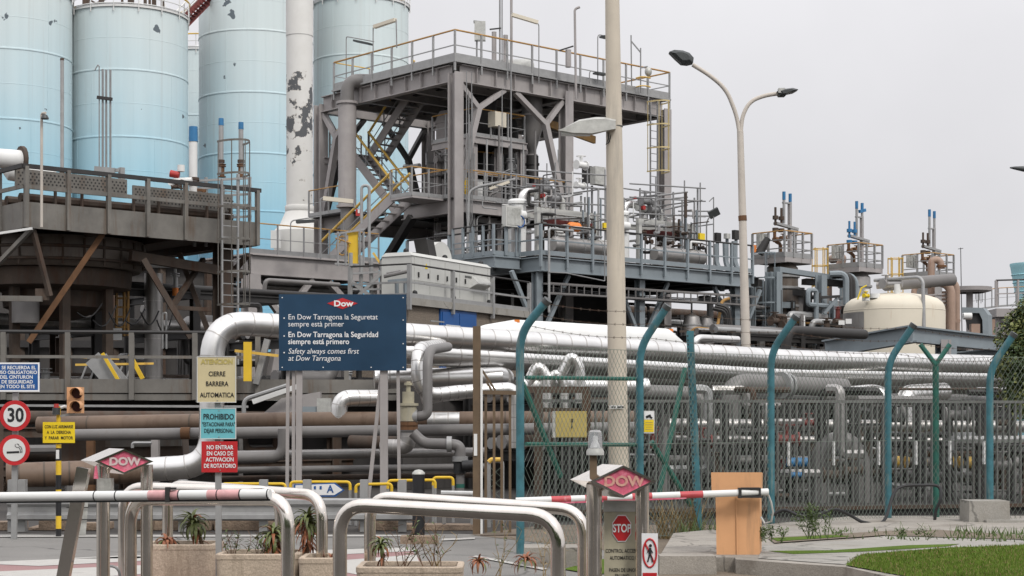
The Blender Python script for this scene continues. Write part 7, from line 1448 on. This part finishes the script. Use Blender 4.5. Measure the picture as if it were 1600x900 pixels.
b = MB(); b.box(a_ + d * .07 + Vector((0, -.0, .042)), (.2, .07, .02)); b.box(a_ + d * .07 + Vector((0, 0, -.045)), (.24, .07, .02)); b.box(a_ + d * .115 + Vector((0, -.005, 0)), (.03, .085, .105)); b.box(a_ + d * .035 + Vector((0, -.005, 0)), (.02, .08, .09)); b.build('clamp_bracket', dsteel, t)
t = thing('grey_cable_loop', 'grey cable loop hanging from the barrier arm hub', 'cable', at(1200, 810, Yc)); MB().tube([at(1200, 772, Yc - .12), at(1205, 785, Yc - .12), at(1208, 800, Yc - .12), at(1205, 815, Yc - .1), at(1195, 818, Yc - .05), at(1189, 808, Yc)], .011, 6).build('cable', lampl, t)

# ================================================================== PLANTERS AND PLANTS
def planter(label, px0, px1, pyt, Y, dep=.5):
    a, b_ = at(px0, pyt, Y), at(px1, pyt, Y); c = (a + b_) / 2; w = b_.x - a.x; zt = a.z; t = thing('planter', label, 'planter', Vector((c.x, Y + dep / 2, 0)), 'beige concrete planters')
    def rr(w_, d_, r, z):
        pts = []
        for sx, sy, a0 in ((1, 1, 0), (-1, 1, 90), (-1, -1, 180), (1, -1, 270)):
            for k in range(5): an = R(a0 + k * 22.5); pts.append(Vector((c.x + sx * (w_ / 2 - r) + math.cos(an) * r, Y + dep / 2 + sy * (d_ / 2 - r) + math.sin(an) * r, z)))
        return pts
    rings = [rr(w * .97, dep * .95, .05, 0), rr(w, dep, .06, zt - .05), rr(w + .01, dep + .01, .06, zt - .045), rr(w + .01, dep + .01, .06, zt - .008), rr(w - .005, dep - .005, .05, zt), rr(w - .09, dep - .09, .04, zt), rr(w - .1, dep - .1, .04, zt - .06)]
    b = MB(); n = 20
    for r_ in rings: b.v.extend(r_)
    for i in range(len(rings) - 1):
        for k in range(n): b.f.append([i * n + k, i * n + (k + 1) % n, (i + 1) * n + (k + 1) % n, (i + 1) * n + k]); b.sm.append(True); b.mi.append(0)
    b.build('pot', planterm, t, ang=30); b = MB(); b.poly(rr(w - .095, dep - .095, .04, zt - .035)); b.build('soil', soil, t); return zt
Z1 = planter('leftmost beige planter with a green and a reddish aloe', 222, 336, 851, 14.9)
Z2_ = planter('beige planter with two tall aloes behind the notice post', 336, 466, 866, 14.2, .55)
Z3 = planter('narrow beige planter between two steel handrail posts', 466, 528, 872, 13.9)
Z4 = planter('long beige planter with dry twigs in front of the fence', 556, 722, 886, 13.2, .55)
def leafb(b, p, az, el, ln, w, curl, n=6):
    """one tapering aloe leaf, thick along its middle"""
    d = Vector((math.cos(az), math.sin(az), 0)); side = Vector((-d.y, d.x, 0)); pos = Vector(p); e = el; rows = []
    for i in range(n + 1):
        k = i / n; ww = w * (1 - k) ** .75 * (.7 + .6 * min(1, k * 4)) + .0008; dirv = d * math.cos(e) + ZZ * math.sin(e); nr = -d * math.sin(e) + ZZ * math.cos(e)
        rows.append((pos - side * ww, pos - nr * ww * .45, pos + side * ww, pos + nr * ww * .12)); pos = pos + dirv * (ln / n); e -= curl / n
    k0 = len(b.v)
    for r_ in rows: b.v.extend(r_)
    for i in range(n):
        for j in range(4): b.f.append([k0 + i * 4 + j, k0 + i * 4 + (j + 1) % 4, k0 + (i + 1) * 4 + (j + 1) % 4, k0 + (i + 1) * 4 + j]); b.sm.append(True); b.mi.append(b.cur)
def aloe(label, base, h, n, ln, w, red=0., lean=(0, 0), droop=1.6, skirt=0):
    t = thing('aloe_plant', label, 'plant', base, 'aloes in the planters'); base = Vector(base); top = base + Vector((lean[0], lean[1], h))
    if h > .04: MB().tube([base - ZZ * .03, base + (top - base) * .5 + Vector((.01, 0, 0)), top], .016, 7, True, [.02, .017, .013]).build('stem', stemm, t)
    b = MB()
    for k in range(n):
        f = k / n; p = top - (top - base) * (.22 * (1 - f)) if h > .04 else base; b.cur = 1 if rnd.random() < red else 0
        leafb(b, p, k * 2.4 + rnd.uniform(-.2, .2), R(5) + f * R(75) + rnd.uniform(-.2, .2), ln * rnd.uniform(.8, 1.15) * (1 - .25 * f), w * rnd.uniform(.75, 1), droop * rnd.uniform(.9, 1.7) * (1.25 - .45 * f), 8)
    for k in range(skirt):
        b.cur = 1; p = base + (top - base) * rnd.uniform(.25, .8); leafb(b, p, k * 2.4, R(-20) + rnd.uniform(-.3, .3), ln * rnd.uniform(.5, .8), w * .7, rnd.uniform(1, 2))
    b.build('leaves', [leafg, leafr], t); return t
S_ = lambda px, Y, Z: Vector((at(px, 0, Y).x, Y, Z - .04))
aloe('green long stemmed aloe leaning left in the leftmost planter', S_(318, 15.15, Z1), .24, 46, .25, .020, .04, (-.10, -.02), 1.9, 3)
aloe('reddish low aloe at the left corner of leftmost planter', S_(262, 15.05, Z1), .05, 40, .22, .017, .85, (0, -.04), 2.6)
aloe('aloe with reddish dry skirt just left of the handrail bend', S_(427, 14.45, Z2_), .20, 44, .23, .018, .12, (.0, 0), 2.0, 22)
aloe('tall aloe between two handrail posts with dead brown leaves below', S_(480, 14.5, Z2_), .34, 48, .25, .019, .12, (.01, 0), 2.0, 36)
aloe('slender aloe on a bare scaly stem beside the middle steel post', S_(597, 13.45, Z4), .22, 36, .17, .015, .1, (-.01, 0), 1.9, 4)
aloe('small dry brown aloe behind a steel handrail post', S_(519, 14.15, Z3), .03, 24, .13, .014, .95, (0, 0), 1.5)
aloe('red aloe at the bottom edge left of two', G(748, 905) + ZZ * .16, .04, 26, .19, .016, .85, (0, 0), 1.8)
aloe('larger red aloe at the bottom edge beneath the nearest handrail', G(822, 905) + ZZ * .18, .04, 28, .22, .017, .7, (0, 0), 1.6)
def twigs(label, base, n, h, spread, leaves=0, m=stemm, lm=weedm, name='dry_shrub', seed=1):
    R_ = random.Random(seed); t = thing(name, label, 'plant', base); b = MB(); lf = MB(); base = Vector(base)
    for k in range(n):
        p = base + Vector((R_.uniform(-spread, spread) * .5, R_.uniform(-.1, .1), -.02)); d = Vector((R_.uniform(-.5, .5), R_.uniform(-.3, .3), 1)).normalized(); pts = [p]
        for j in range(5): d = (d + Vector((R_.uniform(-.3, .3), R_.uniform(-.3, .3), R_.uniform(0, .2)))).normalized(); pts.append(pts[-1] + d * h * R_.uniform(.12, .24))
        b.tube(pts, .005, 4, True, [.006, .005, .004, .0035, .003, .002])
        for q_ in pts[2:]:
            if R_.random() < .8: e = q_ + Vector((R_.uniform(-.1, .1), R_.uniform(-.06, .06), R_.uniform(.02, .12))); b.tube([q_, (q_ + e) / 2 + Vector((.008, 0, .008)), e], .0022, 3)
            for _ in range(leaves): leafb(lf, q_ + Vector((R_.uniform(-.03, .03), 0, R_.uniform(-.03, .03))), R_.uniform(0, 6.3), R_.uniform(-.2, 1.1), R_.uniform(.025, .06), .008, .6, 3)
    b.build('twigs', m, t)
    if leaves: lf.build('leaves', lm, t)
    return t
twigs('dry bare twigs with few leaves in the long planter', S_(655, 13.45, Z4), 12, .42, .36, 1, seed=4)
twigs('thin sprig on the right side of the twig planter', S_(690, 13.45, Z4), 4, .36, .16, 0, strawm, seed=9)
twigs('low green weeds in the planter behind the notice post', S_(385, 14.5, Z2_), 7, .2, .4, 2, seed=11)
twigs('small sprouting weed at the handrail side of that planter', S_(362, 14.5, Z2_), 3, .22, .1, 3, seed=12)
twigs('leafy weed growing before the pale path', G(1274, 860, .15) + Vector((0, 0, .15)), 12, .34, .28, 7, weedm, weedm, 'weed_plant', 13)
twigs('low weed beside the orange cabinet', G(1206, 866, .15) + Vector((0, 0, .15)), 8, .16, .24, 6, weedm, weedm, 'weed_plant', 14)
twigs('tiny weed in the path joint by the turf', G(1425, 862, .15) + Vector((0, 0, .15)), 6, .11, .3, 4, weedm, weedm, 'weed_plant', 15)
twigs('seedy straw stalks by the right foot of the nearest handrail', G(858, 902) + Vector((0, 0, .0)), 6, .5, .2, 1, strawm, strawm, 'weed_plant', 16)
twigs('pale flowering weed before the brown gate base', G(776, 905) + Vector((0, 0, .0)), 4, .55, .12, 2, strawm, weedm, 'weed_plant', 17)
p = G(1062, 842); t = thing('dry_grass_clump', 'straw coloured dry grass clump behind the barrier arm', 'plant', p); b = MB()
for k in range(170): leafb(b, p + Vector((rnd.uniform(-.3, .3), rnd.uniform(-.15, .2), 0)), rnd.uniform(0, 6.3), R(rnd.uniform(55, 88)), rnd.uniform(.35, .72), .006, rnd.uniform(.3, 1.2), 5)
b.build('blades', strawm, t)
p = G(1090, 846); t = thing('green_grass_clump', 'small green grass tuft at the slotted teal post', 'plant', p); b = MB()
for k in range(80): leafb(b, p + Vector((rnd.uniform(-.25, .3), rnd.uniform(-.1, .2), 0)), rnd.uniform(0, 6.3), R(rnd.uniform(50, 88)), rnd.uniform(.2, .42), .006, rnd.uniform(.3, 1.2), 4)
b.build('blades', weedm, t)
# camera warning sign on fence, concrete blocks, hose
Yk = fp(1013).y - .08; t = thing('camera_notice', 'yellow camera surveillance notice tied to a teal fence post', 'sign', at(1014, 677, Yk)); o, c, w, h = board(t, 1006, 642, 1022.5, 677, Yk, swhite, None, th=.006)
MB().box(at(1014, 665.5, Yk - .005), (15 * Yk / FPX, .004, 19 * Yk / FPX)).build('yellow_field', syel, o); MB().box(at(1014, 649, Yk - .005), (15 * Yk / FPX, .004, 11 * Yk / FPX)).build('white_field', wht, o); b = MB(); b.bar(at(1009.5, 652, Yk - .009), at(1017, 649, Yk - .009), .004, .03, ZZ); b.bar(at(1015, 651, Yk - .009), at(1019, 653.5, Yk - .009), .004, .022, ZZ); b.build('camera_pictogram', blk, o); b = MB()
for k, wd in enumerate((11, 12, 9, 11)): b.box(at(1014, 660 + k * 3.6, Yk - .008), (wd * Yk / FPX, .003, .008))
b.build('worn_text_line', ochbox, o)
def block(label, px0, px1, pyt, pyb, dep, m=conc):
    p0, p1 = G(px0, pyb), G(px1, pyb); zt = EYE + (HZ - pyt) * p0.y / FPX; t = thing('concrete_block', label, 'concrete block', Vector(((p0.x + p1.x) / 2, p0.y + dep / 2, 0)), 'concrete blocks by the fence'); b = MB(); x0, x1, y = p0.x, p1.x, p0.y
    b.hexa([(x0, y, 0), (x1, y, 0), (x1, y + dep, 0), (x0, y + dep, 0), (x0 + .01, y + .01, zt), (x1 - .01, y + .01, zt), (x1 - .01, y + dep, zt), (x0 + .01, y + dep, zt)]); b.build('block', m, t)
block('square concrete footing block under the rightmost teal post', 1514, 1579, 783, 833, .5, concl); block('low pale concrete ledge right of the footing block', 1541, 1640, 813, 834, .4, concl)
block('broken rounded concrete lump at the foot of the left teal post', 818, 905, 856, 886, .5); block('low weathered concrete kerb wall behind the right totem', 1030, 1120, 869, 898, .3)
b = MB(); pts = [at(1205, 806, 22.3), at(1225, 797, 22.3), at(1250, 806, 22.2), at(1275, 805, 22.2), at(1305, 796, 22.4), at(1330, 806, 22.6), at(1350, 816, 22.6), at(1380, 815, 22.9), at(1396, 772, 23.2), at(1410, 760, 23.3), at(1440, 758, 23.3), at(1466, 760, 23.3), at(1470, 778, 23.2), at(1462, 800, 23.2), at(1460, 826, 23.2)]
def smooth(pts, n=6):
    out = []
    for i in range(len(pts) - 1):
        p0, p1, p2, p3 = pts[max(0, i - 1)], pts[i], pts[i + 1], pts[min(len(pts) - 1, i + 2)]
        for k in range(n): u_ = k / n; out.append(.5 * ((2 * p1) + (p2 - p0) * u_ + (2 * p0 - 5 * p1 + 4 * p2 - p3) * u_ ** 2 + (3 * p1 - p0 - 3 * p2 + p3) * u_ ** 3))
    return out + [pts[-1]]
b.tube(smooth(pts), .022, 8); tag(b.build('black_hose', black), 'black hose looped along the foot of the chain link fence', 'hose')
# ivy covered tree at the right edge
def tree(label, base, zb, zt, rx, ry, n, seed, name='leafy_tree'):
    R_ = random.Random(seed); t = thing(name, label, 'tree', base); base = Vector(base); MB().tube([base, base + ZZ * (zb + .6) + Vector((.05, 0, 0)), base + ZZ * (zt - .6)], .12, 10, True, [.17, .12, .04]).build('trunk', bark, t); b = MB()
    lim = MB()
    cl = []
    for k in range(110):
        a, v_ = R_.uniform(0, 6.3), R_.uniform(0, 1); r = R_.uniform(.45, 1) * (math.sin(math.pi * min(.97, max(.08, v_ * .85 + .12))) ** .6); cl.append((base + Vector((math.cos(a) * rx * r, math.sin(a) * ry * r, zb + (zt - zb) * v_)), R_.uniform(.16, .3), R_.random() < .5))
        if k % 6 == 0: lim.tube([base + ZZ * (zb + (zt - zb) * v_ * .7), cl[-1][0]], .02, 5, True, [.035, .01])
    lim.build('limbs', bark, t)
    for k in range(n):
        c, r, li = R_.choice(cl); d = Vector((R_.gauss(0, 1), R_.gauss(0, 1), R_.gauss(0, 1))).normalized() * r * R_.uniform(.5, 1.1); p = c + d; nx = (d + Vector((R_.uniform(-.2, .2), R_.uniform(-.2, .2), R_.uniform(0, .3)))).normalized(); s1 = nx.cross(Vector((R_.uniform(-1, 1), R_.uniform(-1, 1), R_.uniform(-1, 1)))).normalized(); s2_ = nx.cross(s1); sz = R_.uniform(.02, .045)
        b.cur = 1 if (li and R_.random() < .7) or R_.random() < .12 else 0; b.add([p - s1 * sz, p + s2_ * sz * .6, p + s1 * sz, p - s2_ * sz * .6], [(0, 1, 2, 3)])
    b.build('crown', [ivyd, ivyl], t)
c = at(1612, HZ, 29); c.z = 0; tree('dark leafy evergreen bush filling the right edge above the fence', c, 1.7, 3.58, .54, .55, 22000, 3)

# ragged grass on and around the turf, too many blades to count
b = MB(); poly = [(1322, 884.5), (1440, 906), (1640, 906), (1640, 852), (1480, 858), (1345, 869)]
def inside(x, y):
    c_ = False; j = len(poly) - 1
    for i in range(len(poly)):
        (xi, yi), (xj, yj) = poly[i], poly[j]
        if (yi > y) != (yj > y) and x < (xj - xi) * (y - yi) / (yj - yi) + xi: c_ = not c_
        j = i
    return c_
n_ = 0
while n_ < 16000:
    x, y = rnd.uniform(1310, 1640), rnd.uniform(849, 906)
    if not inside(x + rnd.uniform(-7, 7), y + rnd.uniform(-1.5, 1.5)): continue
    n_ += 1; p = G(x, y, .15); p.z = .16; h = rnd.uniform(.012, .04); a = rnd.uniform(0, 6.3); d = Vector((math.cos(a), math.sin(a), 0)) * .005; b.cur = 1 if rnd.random() < .12 else 0
    b.add([p - d, p + d, p + Vector((rnd.uniform(-.5, .5), rnd.uniform(-.5, .5), 1)) * h], [(0, 1, 2)])
o = b.build('lawn_grass', [bladem, strawm]); o['kind'] = 'stuff'
